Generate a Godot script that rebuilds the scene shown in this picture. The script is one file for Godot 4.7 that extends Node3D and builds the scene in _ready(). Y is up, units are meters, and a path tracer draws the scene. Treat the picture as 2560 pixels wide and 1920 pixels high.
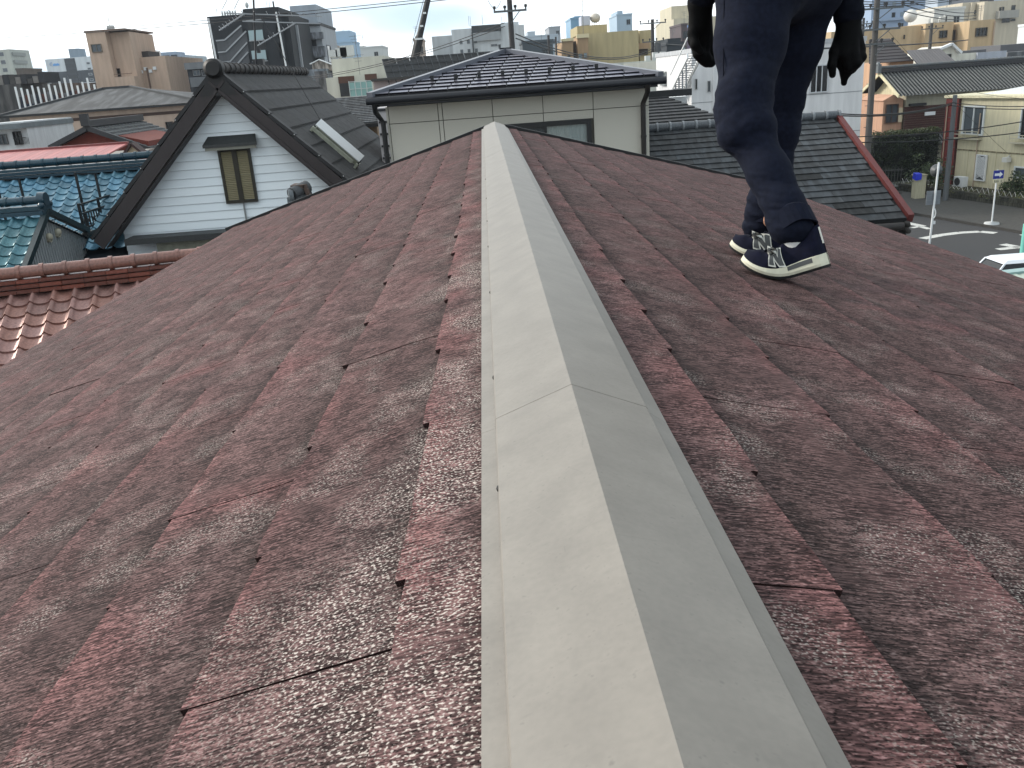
extends Node3D

const CAM_H := 8.6
var names := {}
var mats := {}
var tex := {}
var rng := RandomNumberGenerator.new()

# ---------------------------------------------------------------- mesh builder
class MB:
	var v := PackedVector3Array()
	var n := PackedVector3Array()
	var t := PackedVector2Array()
	var t2 := PackedVector2Array()
	var c := PackedColorArray()
	var i := PackedInt32Array()
	var col := Color(1, 1, 1)
	var xf := Transform3D.IDENTITY
	func vert(p: Vector3, nn: Vector3, uv := Vector2.ZERO, uv2 := Vector2.ZERO) -> int:
		v.append(xf * p); n.append((xf.basis * nn).normalized()); t.append(uv); t2.append(uv2); c.append(col)
		return v.size() - 1
	func tri_i(a: int, b: int, d: int) -> void:
		i.append(a); i.append(d); i.append(b)
	# corners counter-clockwise as seen from outside
	func quad(a: Vector3, b: Vector3, d: Vector3, e: Vector3) -> void:
		var nn := (b - a).cross(d - a)
		if nn.length_squared() < 1e-14: nn = (d - a).cross(e - a)
		nn = nn.normalized()
		var k := vert(a, nn, Vector2(0, 0)); vert(b, nn, Vector2(1, 0)); vert(d, nn, Vector2(1, 1)); vert(e, nn, Vector2(0, 1))
		tri_i(k, k + 1, k + 2); tri_i(k, k + 2, k + 3)
	func tri(a: Vector3, b: Vector3, d: Vector3) -> void:
		var nn := (b - a).cross(d - a).normalized()
		var k := vert(a, nn); vert(b, nn); vert(d, nn)
		tri_i(k, k + 1, k + 2)
	func hexa(p: Array) -> void: # p[0..3] bottom counter-clockwise from above, p[4..7] top
		quad(p[4], p[5], p[6], p[7]); quad(p[3], p[2], p[1], p[0])
		for k in 4:
			var m := (k + 1) % 4
			quad(p[k], p[m], p[m + 4], p[k + 4])
	func box(a: Vector3, b: Vector3) -> void: # two opposite corners
		var l := Vector3(minf(a.x, b.x), minf(a.y, b.y), minf(a.z, b.z))
		var h := Vector3(maxf(a.x, b.x), maxf(a.y, b.y), maxf(a.z, b.z))
		hexa([Vector3(l.x, l.y, h.z), Vector3(h.x, l.y, h.z), Vector3(h.x, l.y, l.z), Vector3(l.x, l.y, l.z),
			Vector3(l.x, h.y, h.z), Vector3(h.x, h.y, h.z), Vector3(h.x, h.y, l.z), Vector3(l.x, h.y, l.z)])
	func cbox(o: Vector3, s: Vector3) -> void:
		box(o - s / 2, o + s / 2)
	func bar(a: Vector3, b: Vector3, w: float, h: float, up := Vector3.UP) -> void: # box from a to b, w across, h along up
		var d := (b - a).normalized()
		if absf(d.dot(up)) > 0.99: up = Vector3(0, 0, 1)
		var s := d.cross(up).normalized()
		var u := s.cross(d).normalized()
		s *= w / 2; u *= h / 2
		hexa([a - s - u, a + s - u, b + s - u, b - s - u, a - s + u, a + s + u, b + s + u, b - s + u])
	func prism(poly: PackedVector2Array, z0: float, z1: float) -> void: # polygon in XY (counter-clockwise) from z1 (back) to z0 (front)
		if Geometry2D.is_polygon_clockwise(poly) == false: pass
		var ar := 0.0
		for k in poly.size(): ar += poly[k].cross(poly[(k + 1) % poly.size()])
		if ar < 0: poly.reverse()
		var ix := Geometry2D.triangulate_polygon(poly)
		for k in range(0, ix.size(), 3):
			var p := [poly[ix[k]], poly[ix[k + 1]], poly[ix[k + 2]]]
			if (p[1] - p[0]).cross(p[2] - p[0]) < 0: p = [p[0], p[2], p[1]]
			tri(Vector3(p[0].x, p[0].y, z0), Vector3(p[1].x, p[1].y, z0), Vector3(p[2].x, p[2].y, z0))
			tri(Vector3(p[0].x, p[0].y, z1), Vector3(p[2].x, p[2].y, z1), Vector3(p[1].x, p[1].y, z1))
		for k in poly.size():
			var a := poly[k]; var b := poly[(k + 1) % poly.size()]
			quad(Vector3(a.x, a.y, z1), Vector3(b.x, b.y, z1), Vector3(b.x, b.y, z0), Vector3(a.x, a.y, z0))
	func tube(pts: Array, r, sides := 8, cap := true) -> void: # r number or array
		var start := v.size()
		var u := Vector3.UP
		for k in pts.size():
			var d: Vector3 = (pts[mini(k + 1, pts.size() - 1)] - pts[maxi(k - 1, 0)]).normalized()
			if k == 0:
				u = Vector3.RIGHT if absf(d.dot(Vector3.UP)) > 0.9 else Vector3.UP
			var s := d.cross(u).normalized()
			u = s.cross(d).normalized()
			var rr: float = r[k] if r is Array else r
			for m in sides:
				var a := TAU * m / sides
				var nn := s * cos(a) + u * sin(a)
				vert(pts[k] + nn * rr, nn, Vector2(float(m) / sides, k))
		for k in pts.size() - 1:
			for m in sides:
				var a := start + k * sides + m
				var b := start + k * sides + (m + 1) % sides
				tri_i(a, b + sides, b); tri_i(a, a + sides, b + sides)
		if cap:
			for e: int in [0, pts.size() - 1]:
				var d: Vector3 = (pts[1] - pts[0]).normalized() * -1.0 if e == 0 else (pts[-1] - pts[-2]).normalized()
				var k0 := v.size()
				vert(pts[e], d)
				for m in sides:
					var src := start + e * sides + m
					v.append(v[src]); n.append((xf.basis * d).normalized()); t.append(Vector2.ZERO); t2.append(Vector2.ZERO); c.append(col)
				for m in sides:
					if e != 0: tri_i(k0, k0 + 1 + (m + 1) % sides, k0 + 1 + m)
					else: tri_i(k0, k0 + 1 + m, k0 + 1 + (m + 1) % sides)
	func lathe(base: Vector3, prof: Array, sides := 12) -> void: # prof of Vector2(radius, height)
		for k in prof.size() - 1:
			var a: Vector2 = prof[k]; var b: Vector2 = prof[k + 1]
			var sl := Vector2(b.y - a.y, -(b.x - a.x)).normalized()
			for m in sides:
				var p0 := TAU * m / sides; var p1 := TAU * (m + 1) / sides
				var d0 := Vector3(cos(p0), 0, -sin(p0)); var d1 := Vector3(cos(p1), 0, -sin(p1))
				var q := vert(base + d0 * a.x + Vector3(0, a.y, 0), d0 * sl.x + Vector3(0, sl.y, 0))
				vert(base + d1 * a.x + Vector3(0, a.y, 0), d1 * sl.x + Vector3(0, sl.y, 0))
				vert(base + d1 * b.x + Vector3(0, b.y, 0), d1 * sl.x + Vector3(0, sl.y, 0))
				vert(base + d0 * b.x + Vector3(0, b.y, 0), d0 * sl.x + Vector3(0, sl.y, 0))
				tri_i(q, q + 1, q + 2); tri_i(q, q + 2, q + 3)
	func ball(o: Vector3, r: Vector3, la := 8, lo := 12) -> void:
		var k0 := v.size()
		for a in la + 1:
			for b in lo:
				var th := PI * a / la; var ph := TAU * b / lo
				var d := Vector3(sin(th) * cos(ph), cos(th), -sin(th) * sin(ph))
				vert(o + d * r, d / r)
		for a in la:
			for b in lo:
				var p := k0 + a * lo + b; var q := k0 + a * lo + (b + 1) % lo
				tri_i(p, p + lo, q + lo); tri_i(p, q + lo, q)
	func mesh() -> ArrayMesh:
		var m := ArrayMesh.new()
		if i.is_empty(): return m
		var a := []
		a.resize(Mesh.ARRAY_MAX)
		a[Mesh.ARRAY_VERTEX] = v; a[Mesh.ARRAY_NORMAL] = n; a[Mesh.ARRAY_TEX_UV] = t; a[Mesh.ARRAY_TEX_UV2] = t2; a[Mesh.ARRAY_COLOR] = c; a[Mesh.ARRAY_INDEX] = i
		m.add_surface_from_arrays(Mesh.PRIMITIVE_TRIANGLES, a)
		return m

# ---------------------------------------------------------------- scene tree helpers
func numbered(called: String, par: Node) -> String:
	var key := str(par.get_instance_id()) + called
	var k: int = names.get(key, 0)
	names[key] = k + 1
	return called if k == 0 else "%s_%03d" % [called, k]

func origin_of(o: Node3D) -> Vector3:
	var s := Vector3.ZERO
	while o != self:
		s += o.position
		o = o.get_parent()
	return s

func thing(called: String, label: String, category: String, at := Vector3.ZERO, group := "") -> Node3D:
	var o := Node3D.new()
	o.name = numbered(called, self)
	add_child(o, true)
	o.position = at
	o.set_meta("label", label); o.set_meta("category", category)
	if group != "": o.set_meta("group", group)
	return o

# commits a builder (in world coordinates) as one named mesh under a thing or part
func part(called: String, b: MB, m: Material, par: Node3D) -> MeshInstance3D:
	return part_mesh(called, b.mesh(), m, par, Vector3.ZERO)

func part_mesh(called: String, me: Mesh, m: Material, par: Node3D, at: Vector3) -> MeshInstance3D:
	var o := MeshInstance3D.new()
	o.name = numbered(called, par)
	o.mesh = me
	o.material_override = m
	par.add_child(o, true)
	o.position = at - (origin_of(par) if par != self else Vector3.ZERO)
	return o

func single(called: String, b: MB, m: Material, label: String, category: String, group := "") -> MeshInstance3D:
	var lo := Vector3(1e9, 1e9, 1e9); var hi := -lo
	for p in b.v:
		lo = lo.min(p); hi = hi.max(p)
	var base := Vector3((lo.x + hi.x) / 2, lo.y, (lo.z + hi.z) / 2)
	for k in b.v.size(): b.v[k] -= base
	var o := part_mesh(called, b.mesh(), m, self, base)
	o.set_meta("label", label); o.set_meta("category", category)
	if group != "": o.set_meta("group", group)
	return o

func structure(called: String, b: MB, m: Material) -> MeshInstance3D:
	var o := part_mesh(called, b.mesh(), m, self, Vector3.ZERO)
	o.set_meta("kind", "structure")
	return o

# ---------------------------------------------------------------- textures and materials
func noise(seed_: int, freq: float, octaves := 4, kind := FastNoiseLite.TYPE_SIMPLEX_SMOOTH) -> FastNoiseLite:
	var f := FastNoiseLite.new()
	f.seed = seed_; f.frequency = freq; f.noise_type = kind
	f.fractal_octaves = octaves
	if octaves <= 1: f.fractal_type = FastNoiseLite.FRACTAL_NONE
	return f

func grey(seed_: int, w: int, h: int, freq: float, octaves: int, to_w: int, to_h: int) -> PackedByteArray:
	var im := noise(seed_, freq, octaves).get_seamless_image(w, h)
	im.convert(Image.FORMAT_L8)
	if w != to_w or h != to_h: im.resize(to_w, to_h, Image.INTERPOLATE_CUBIC)
	return im.get_data()

func tone_tex(src: PackedByteArray, w: int, lo: float, hi: float, gain := 1.0) -> ImageTexture:
	var d := PackedByteArray()
	d.resize(w * w)
	for k in w * w:
		var x := clampf((src[k] / 255.0 - 0.5) * gain + 0.5, 0, 1)
		d[k] = int(255.0 * lerpf(lo, hi, x))
	var im := Image.create_from_data(w, w, false, Image.FORMAT_L8, d)
	im.generate_mipmaps()
	return ImageTexture.create_from_image(im)

# colour given as it is in sRGB under white light
func wm(key: String, r: float, g: float, b: float, rough := 0.85, tx := "blotch", scale := 0.3, metal := 0.0) -> StandardMaterial3D:
	if mats.has(key): return mats[key]
	var m := StandardMaterial3D.new()
	m.albedo_color = Color(r, g, b)
	m.roughness = rough
	m.metallic = metal
	if tx != "":
		m.albedo_texture = tex[tx]
		m.uv1_triplanar = true
		m.uv1_world_triplanar = true
		m.uv1_scale = Vector3(scale, scale, scale)
	m.vertex_color_use_as_albedo = true
	m.resource_name = key
	mats[key] = m
	return m

func make_textures() -> void:
	tex.blotch = tone_tex(grey(3, 512, 512, 0.012, 5, 512, 512), 512, 0.88, 1.0, 1.6)
	tex.streak = tone_tex(grey(5, 512, 64, 0.03, 4, 512, 512), 512, 0.93, 1.0, 1.5)
	tex.grain = tone_tex(grey(7, 512, 512, 0.12, 3, 512, 512), 512, 0.86, 1.0, 1.6)
	tex.stain = tone_tex(grey(9, 512, 128, 0.02, 5, 512, 512), 512, 0.62, 1.0, 2.2)
	tex.tile = tone_tex(grey(11, 512, 512, 0.03, 4, 512, 512), 512, 0.80, 1.0, 1.8)

func make_sky() -> PanoramaSkyMaterial:
	var w := 1024; var h := 512
	var im := Image.create(w, h, false, Image.FORMAT_RGBF)
	var f := noise(21, 1.3, 5)
	var to_sun := Vector3(-0.80, 0.46, -0.38).normalized()
	for y in h:
		var th := PI * (y + 0.5) / h
		for x in w:
			var ph := TAU * (x + 0.5) / w
			var d := Vector3(sin(th) * sin(ph), cos(th), -sin(th) * cos(ph))
			if d.y < -0.02:
				im.set_pixel(x, y, Color(0.32, 0.32, 0.31))
				continue
			var q := Vector3(d.x, d.y * 2.6, d.z) * 1.6
			var cl := clampf(f.get_noise_3d(q.x * 1.0, q.y * 2.0, q.z * 1.0) * 1.1 + 0.62, 0, 1)
			var s := d.dot(to_sun)
			var near := smoothstep(-0.6, 0.75, s)
			var low := exp(-maxf(d.y, 0.0) / 0.30)
			var blue := Color(0.34, 0.425, 0.50)
			var white := Color(0.80, 0.835, 0.86)
			var c := blue.lerp(white, clampf(cl * 1.5 + near * 0.62 - 0.72, 0, 1))
			var sp := maxf(s, 0.0)
			var g := (1.04 + 0.14 * near + 0.2 * pow(sp, 3.0) + 1.2 * pow(sp, 18.0)) * (0.68 + 0.26 * low)
			im.set_pixel(x, y, Color(c.r * g, c.g * g, c.b * g * 0.99))
	var m := PanoramaSkyMaterial.new()
	m.panorama = ImageTexture.create_from_image(im)
	return m

# ---------------------------------------------------------------- the scene
func _ready() -> void:
	rng.seed = 77
	var cam := Camera3D.new()
	cam.name = "camera"
	cam.transform = Transform3D(Basis(Vector3(0.99714, -0.06809, 0.03289), Vector3(0.07514, 0.94093, -0.33017), Vector3(-0.00846, 0.33170, 0.94335)).orthonormalized(), Vector3(0, CAM_H, 0))
	cam.fov = 47.53
	cam.near = 0.05
	cam.far = 900.0
	add_child(cam)
	cam.current = true
	var we := WorldEnvironment.new()
	we.name = "world_environment"
	var env := Environment.new()
	env.background_mode = Environment.BG_SKY
	env.sky = Sky.new()
	env.sky.sky_material = make_sky()
	env.tonemap_mode = Environment.TONE_MAPPER_LINEAR
	env.tonemap_exposure = 2.0
	env.background_energy_multiplier = 1.1
	env.sdfgi_enabled = true
	env.ssao_enabled = true
	env.ssil_enabled = true
	env.fog_enabled = true
	env.fog_density = 0.00025
	env.fog_light_color = Color(0.86, 0.90, 0.94)
	we.environment = env
	add_child(we)
	var sun := DirectionalLight3D.new()
	sun.name = "sun"
	sun.light_energy = 0.5
	sun.light_color = Color(1.0, 0.965, 0.92)
	sun.light_angular_distance = 10.0
	sun.shadow_enabled = true
	add_child(sun)
	sun.look_at_from_position(Vector3.ZERO, Vector3(0.80, -0.46, 0.38), Vector3.UP)
	make_textures()
	build_ground()
	build_roof()
	build_person()
	build_centre_house()
	build_white_house()
	build_terracotta()
	build_blue()
	build_slate_house()
	build_street()
	build_poles()
	build_town()

# ---------------------------------------------------------------- the roof the photographer stands on
const RX := 0.077
const RY := 8.26        # top of the ridge cap
const ZF := -7.5
const ZN := 1.2

func slope_of(s: int) -> float:
	return 0.300 if s < 0 else 0.2846

func rp(s: int, v: float, z: float, up := 0.0) -> Vector3: # point v metres down the slope, up metres above the deck
	var k := slope_of(s)
	var c := 1.0 / sqrt(1.0 + k * k)
	var sn := k * c
	return Vector3(RX + s * (v * c + up * sn), RY - 0.034 - v * sn + up * c, z)

func rn(s: int) -> Vector3:
	var k := slope_of(s)
	var c := 1.0 / sqrt(1.0 + k * k)
	return Vector3(s * k * c, c, 0)

func shingle_materials() -> StandardMaterial3D:
	var w := 2048
	var a := grey(31, 2048, 256, 0.11, 3, w, w)     # fine grain running down the slope
	var b := grey(32, 2048, 512, 0.16, 2, w, w)     # short flecks
	var e := grey(33, 1024, 1024, 0.014, 4, w, w)   # broad wear
	var q := grey(34, 2048, 1024, 0.20, 2, w, w)    # pits
	var p := grey(35, 2048, 1500, 0.15, 2, w, w)   # flakes
	var al := PackedByteArray(); al.resize(w * w * 3)
	var hg := PackedByteArray(); hg.resize(w * w)
	var sp := PackedByteArray(); sp.resize(w * w)
	for k in w * w:
		var g := a[k] / 255.0
		var fl := b[k] / 255.0
		var wr := e[k] / 255.0
		var pt := q[k] / 255.0
		var t := clampf((g - 0.5) * 1.9 + (fl - 0.5) * 1.3 + (wr - 0.5) * 0.8 + 0.52, 0, 1)
		var light := clampf((fl + pt - 1.28) * 4.5, 0, 1) * 0.85
		var hole := clampf((0.36 - pt) * 7.0, 0, 1)
		var r := lerpf(92, 196, t); var gg := lerpf(80, 170, t); var bb := lerpf(79, 167, t)
		r = lerpf(r, 250, light); gg = lerpf(gg, 232, light); bb = lerpf(bb, 228, light)
		var dk := 1.0 - 0.55 * hole
		al[k * 3] = int(r * dk); al[k * 3 + 1] = int(gg * dk); al[k * 3 + 2] = int(bb * dk)
		hg[k] = int(clampf(120 + (g - 0.5) * 190 + (fl - 0.5) * 90 - hole * 70, 0, 255))
		sp[k] = int(clampf((p[k] / 255.0 + (g - 0.5) * 0.25 - 0.62) * 8.0, 0, 1) * 255)
	var m := StandardMaterial3D.new()
	m.resource_name = "worn_shingle"
	var ia := Image.create_from_data(w, w, false, Image.FORMAT_RGB8, al)
	ia.generate_mipmaps()
	m.albedo_texture = ImageTexture.create_from_image(ia)
	m.albedo_color = Color(0.98, 0.98, 0.98)
	m.vertex_color_use_as_albedo = true
	m.roughness = 0.88
	m.metallic_specular = 0.25
	m.heightmap_enabled = true
	m.heightmap_scale = 0.22
	m.heightmap_texture = ImageTexture.create_from_image(Image.create_from_data(w, w, false, Image.FORMAT_L8, hg))
	# pale flakes, only where the old coating has come off
	m.detail_enabled = true
	m.detail_blend_mode = BaseMaterial3D.BLEND_MODE_MIX
	m.detail_uv_layer = BaseMaterial3D.DETAIL_UV_2
	m.detail_mask = ImageTexture.create_from_image(Image.create_from_data(w, w, false, Image.FORMAT_L8, sp))
	var pw := 512
	var pi := Image.create(pw, pw, false, Image.FORMAT_RGBA8)
	var f := noise(41, 1.0, 4)
	for y in pw:
		for x in pw:
			var s := -1 if y < pw / 2 else 1
			var v := (y % (pw / 2)) / float(pw / 2) * 2.6
			var z := x / float(pw) * 9.0 - 8.0
			var n0 := f.get_noise_3d(z * 1.5, v * 2.6, s * 7.0)
			var n1 := f.get_noise_3d(z * 5.0, v * 7.0, s * 17.0)
			var al2 := clampf(n0 * 0.7 + n1 * 2.4 + (-0.2 if s < 0 else -0.4), 0, 0.5) * clampf(1.25 + z * 0.2, 0.25, 1.0)
			if s < 0: # heavy beside the ridge cap, near the camera
				al2 += clampf(1.1 - absf(v - 0.13) / 0.10, 0, 1) * clampf(n1 * 2.2 + n0 + 0.55, 0, 1) * clampf(1.25 + z * 0.22, 0, 1)
				al2 += 0.8 * clampf(1.0 - Vector2((v - 0.24) / 0.16, (z + 0.62) / 0.22).length(), 0, 1)
				al2 += 0.9 * clampf(1.0 - Vector2((v - 0.16) / 0.1, (z + 0.52) / 0.12).length(), 0, 1)
			else:
				al2 += 0.9 * clampf(1.0 - Vector2((v - 0.34) / 0.14, (z + 0.62) / 0.16).length(), 0, 1) * clampf(n1 * 2 + 0.7, 0, 1)
			pi.set_pixel(x, y, Color(0.74, 0.70, 0.665, clampf(al2, 0, 1)))
	m.detail_albedo = ImageTexture.create_from_image(pi)
	return m

func build_roof() -> void:
	var house := thing("house", "house under the camera with a worn maroon shingle roof and a beige metal ridge cap", "house", Vector3(RX, 0, -3.0))
	var deck := MB.new()
	var vl := 2.42; var vr := 2.30
	for s in [-1, 1]:
		var ve: float = vl if s < 0 else vr
		var a := rp(s, 0, ZN); var b := rp(s, ve, ZN); var c := rp(s, ve, ZF); var d := rp(s, 0, ZF)
		var k := Vector3(0, -0.06, 0)
		if s < 0: deck.hexa([b + k, a + k, d + k, c + k, b, a, d, c])
		else: deck.hexa([a + k, b + k, c + k, d + k, a, b, c, d])
	var roof := part("roof", deck, wm("deck", 0.11, 0.07, 0.07, 0.95), house)
	var w := MB.new()
	w.box(Vector3(rp(-1, 2.2, 0).x, 0, ZN), Vector3(rp(1, 2.1, 0).x, 7.5, ZF + 0.12))
	part("wall", w, wm("own_wall", 0.72, 0.70, 0.66), house)
	var mat := shingle_materials()
	var nz := noise(51, 2.2, 3); var nf := noise(52, 9.0, 2); var ne := noise(53, 6.0, 3)
	var r := RandomNumberGenerator.new(); r.seed = 5
	var pitch := 0.182
	for s in [-1, 1]:
		var rows := 13
		for row in rows:
			var v1 := 0.187 + pitch * row
			var joint := (-0.608 if row % 2 == 0 else -1.09) if s > 0 else (-1.05 if row % 2 == 0 else -1.50)
			joint += r.randf_range(-0.03, 0.03) if row > 1 else 0.0
			for k in range(-2, 9):
				var zn := joint - 0.91 * k          # near end
				var zf := zn - 0.91
				if zf > 0.0 or zn < ZF: continue
				zn = minf(zn, 0.25); zf = maxf(zf, ZF - 0.01)
				if zn - zf < 0.05: continue
				var b := MB.new()
				var ou := r.randf(); var ov := r.randf()
				var tone := r.randf_range(0.88, 1.06)
				var nu := maxi(5, int(round((zn - zf) / 0.07))); var nv := 4
				var lift := r.randf_range(0.0, 0.0025)
				# places where the lower edge steps back
				var cuts: Array = [r.randf_range(0.22, 0.4), r.randf_range(0.55, 0.78), 1.2]
				var amp := r.randf_range(0.006, 0.015)
				var edge := []
				var us := []
				for iu in nu + 1: us.append(float(iu) / nu)
				for cc in cuts:
					if cc < 1.0: us.append(cc - 0.001); us.append(cc + 0.001)
				us.sort()
				nu = us.size() - 1
				for iu in nu + 1: # from the near end to the far end; the edge comes out towards the near end
					var u: float = us[iu]
					var prev := 0.0; var nxt := 1.0
					for cc in cuts:
						if u > cc: prev = cc
						elif cc < nxt: nxt = cc
					var f := (u - prev) / maxf(nxt - prev, 0.01)
					var z := lerpf(zn, zf, u)
					edge.append(amp * (1.0 - f) * 0.9 - 0.006 + ne.get_noise_2d(z * 3.0, v1 * 10.0) * 0.004)
				var gap := 0.002
				if row == 0 and s < 0: gap = 0.001
				var top := v1 - pitch - 0.05
				if row == 0: top = 0.09
				var grid := []
				for iu in nu + 1:
					var u: float = us[iu]
					var z := lerpf(zn - gap, zf + gap, u)
					var line := []
					for iv in nv + 1:
						var fv := [0.0, 0.24, 0.46, 0.87, 1.0][iv] as float
						var v := lerpf(top, v1 + edge[iu], fv)
						var wob := nz.get_noise_2d(z * 2.0, v * 3.0 + s * 9.0) * 0.0022
						var p := rp(s, v, z, 0.003 + fv * (0.0085 + lift) + wob)
						# wear: pink where the coating has thinned along the edges
						var ed := clampf(1.0 - (v1 + edge[iu] - v) / 0.040, 0, 1)
						var js := clampf(1.0 - minf(zn - z, z - zf) / 0.07, 0, 1)
						var nn := nz.get_noise_3d(z * 1.6, v * 2.5, s * 5.0 + 40.0) + 0.6 * nf.get_noise_3d(z, v, s * 3.0)
						var pk := clampf(ed * (0.68 + nn * 1.3) + js * (0.25 + ed * 0.35 + nn) + maxf(0, nn - 0.25) * 1.0, 0, 1)
						if row == 0: pk = clampf(pk + 0.18 + nn * 0.4, 0, 1)
						var dirt := clampf(0.5 + nz.get_noise_3d(z * 1.1 + 30.0, v * 1.7, s * 11.0) * 1.3, 0, 1)
						var base := Color(0.255, 0.210, 0.206).lerp(Color(0.365, 0.300, 0.296), dirt) * tone
						# the upper part of the exposed strip is tinted darker and greyer
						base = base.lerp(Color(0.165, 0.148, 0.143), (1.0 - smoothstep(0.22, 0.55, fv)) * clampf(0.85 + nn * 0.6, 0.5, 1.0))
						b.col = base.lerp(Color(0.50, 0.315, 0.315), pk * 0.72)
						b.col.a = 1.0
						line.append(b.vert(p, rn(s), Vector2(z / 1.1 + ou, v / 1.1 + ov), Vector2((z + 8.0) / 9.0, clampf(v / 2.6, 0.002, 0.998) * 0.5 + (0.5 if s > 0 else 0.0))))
					grid.append(line)
				for iu in nu:
					for iv in nv:
						var q0: int = grid[iu][iv]; var q1: int = grid[iu + 1][iv]; var q2: int = grid[iu + 1][iv + 1]; var q3: int = grid[iu][iv + 1]
						if s > 0: b.tri_i(q0, q3, q2); b.tri_i(q0, q2, q1)
						else: b.tri_i(q0, q2, q3); b.tri_i(q0, q1, q2)
				# cut faces: lower edge and the two ends
				b.col = Color(0.20, 0.13, 0.13)
				for iu in nu:
					var p0: Vector3 = b.v[grid[iu][nv]]; var p1: Vector3 = b.v[grid[iu + 1][nv]]
					var dn := -rn(s) * 0.0065
					if s > 0: b.quad(p0 + dn, p1 + dn, p1, p0)
					else: b.quad(p1 + dn, p0 + dn, p0, p1)
				for e in [0, nu]:
					for iv in nv:
						var p0: Vector3 = b.v[grid[e][iv]]; var p1: Vector3 = b.v[grid[e][iv + 1]]
						var dn := -rn(s) * 0.0065
						if (e == 0) == (s > 0): b.quad(p0 + dn, p1 + dn, p1, p0)
						else: b.quad(p1 + dn, p0 + dn, p0, p1)
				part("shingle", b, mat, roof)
	build_cap(house)
	# black verge strip along the far gable and eaves boards
	for s in [-1, 1]:
		var g := MB.new()
		var ve: float = vl if s < 0 else vr
		var a := rp(s, 0.08, ZF - 0.02, 0.008); var c := rp(s, ve + 0.02, ZF - 0.02, 0.008)
		g.bar(a, c, 0.035, 0.045, rn(s))
		part("verge_strip", g, wm("black_metal", 0.07, 0.075, 0.08, 0.5, "", 1.0), house)
		var q := MB.new()
		q.bar(rp(s, ve + 0.01, ZN, -0.06), rp(s, ve + 0.01, ZF, -0.06), 0.02, 0.12, Vector3.UP)
		part("eaves_board", q, wm("black_metal", 0.07, 0.075, 0.08, 0.5, "", 1.0), house)

func build_cap(house: Node3D) -> void:
	var prof := [Vector2(-0.1085, -0.0525), Vector2(-0.0915, -0.0478), Vector2(-0.0905, -0.0365), Vector2(-0.0895, -0.0352), Vector2(0, 0), Vector2(0.0865, -0.0352), Vector2(0.0880, -0.0376), Vector2(0.0900, -0.0430), Vector2(0.1105, -0.0580)]
	var m := wm("cap_metal", 0.515, 0.492, 0.458, 0.5, "", 1.0)
	m.albedo_texture = cap_texture()
	m.uv1_triplanar = true; m.uv1_world_triplanar = true; m.uv1_scale = Vector3(1.1, 1.1, 1.1)
	var ends := [0.62, -1.0, -2.71, -4.56, -6.3, ZF - 0.05]
	var nz := noise(61, 3.0, 3)
	var cap := Node3D.new()
	cap.name = numbered("ridge_cap", house)
	house.add_child(cap, true)
	for k in ends.size() - 1:
		var b := MB.new()
		var z0: float = ends[k] + (0.05 if k > 0 else 0.0); var z1: float = ends[k + 1]
		var steps := int((z0 - z1) / 0.06)
		var off := 0.0003 * (k % 2) # laps over its neighbours
		var rows := []
		for i in steps + 1:
			var z := lerpf(z0, z1, float(i) / steps)
			var row := []
			for j in prof.size():
				var q: Vector2 = prof[j]
				var wob := nz.get_noise_2d(z * 1.6, q.x * 16.0) * (0.0006 if j in [3, 4, 5] else 0.0004)
				var push := off * (1.0 if j in [2, 3, 4, 5, 6] else 0.5)
				row.append(Vector3(RX + q.x * (1.0 + push * 5.0), RY + q.y + push + wob, z))
			rows.append(row)
		for i in steps:
			for j in prof.size() - 1:
				b.quad(rows[i][j], rows[i][j + 1], rows[i + 1][j + 1], rows[i + 1][j])
		# the folded end and the lip below the flanges
		for i in steps:
			for j in [0, prof.size() - 1]:
				var a: Vector3 = rows[i][j]; var c: Vector3 = rows[i + 1][j]
				var dn := Vector3(0, -0.006, 0)
				if j == 0: b.quad(c + dn, a + dn, a, c)
				else: b.quad(a + dn, c + dn, c, a)
		for e in [0, steps]:
			for j in prof.size() - 1:
				var a: Vector3 = rows[e][j]; var c: Vector3 = rows[e][j + 1]
				var dn := Vector3(0, -0.0006, 0)
				if e == steps and k == ends.size() - 2: dn = Vector3(0, -0.03, 0)
				b.quad(a + dn, c + dn, c, a) if e == 0 else b.quad(c + dn, a + dn, a, c)
		var sec := part("ridge_cap_section", b, m, cap)
	# nail heads along the left fold
	for z in [-0.78, -1.12, -1.62, -2.1, -2.5, -3.0, -3.6]:
		var q := MB.new()
		q.ball(Vector3(RX - 0.0912, RY - 0.0425, z), Vector3(0.002, 0.0028, 0.005), 4, 6)
		part("nail", q, wm("nail", 0.12, 0.11, 0.1, 0.6, "", 1.0), cap)

func cap_texture() -> ImageTexture:
	var w := 1024
	var a := grey(71, w, w, 0.010, 5, w, w)
	var b := grey(72, w, w, 0.09, 3, w, w)
	var d := PackedByteArray(); d.resize(w * w)
	for k in w * w:
		var x := a[k] / 255.0; var y := b[k] / 255.0
		d[k] = int(clampf(238.0 + (x - 0.5) * 34.0 + (y - 0.5) * 22.0 - clampf((y - 0.76) * 6.0, 0, 1) * 50.0, 0, 255))
	var im := Image.create_from_data(w, w, false, Image.FORMAT_L8, d)
	var r := RandomNumberGenerator.new(); r.seed = 8
	for k in 60: # hair scratches
		var x := r.randf() * w; var y := r.randf() * w; var an := r.randf() * TAU
		var len := r.randi_range(10, 60)
		var up := 20 if r.randf() < 0.6 else -30
		for q in len:
			var xx := posmod(int(x + cos(an) * q), w); var yy := posmod(int(y + sin(an) * q), w)
			var c := im.get_pixel(xx, yy).r + up / 255.0 * 0.5
			im.set_pixel(xx, yy, Color(c, c, c))
	im.generate_mipmaps()
	return ImageTexture.create_from_image(im)

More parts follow.
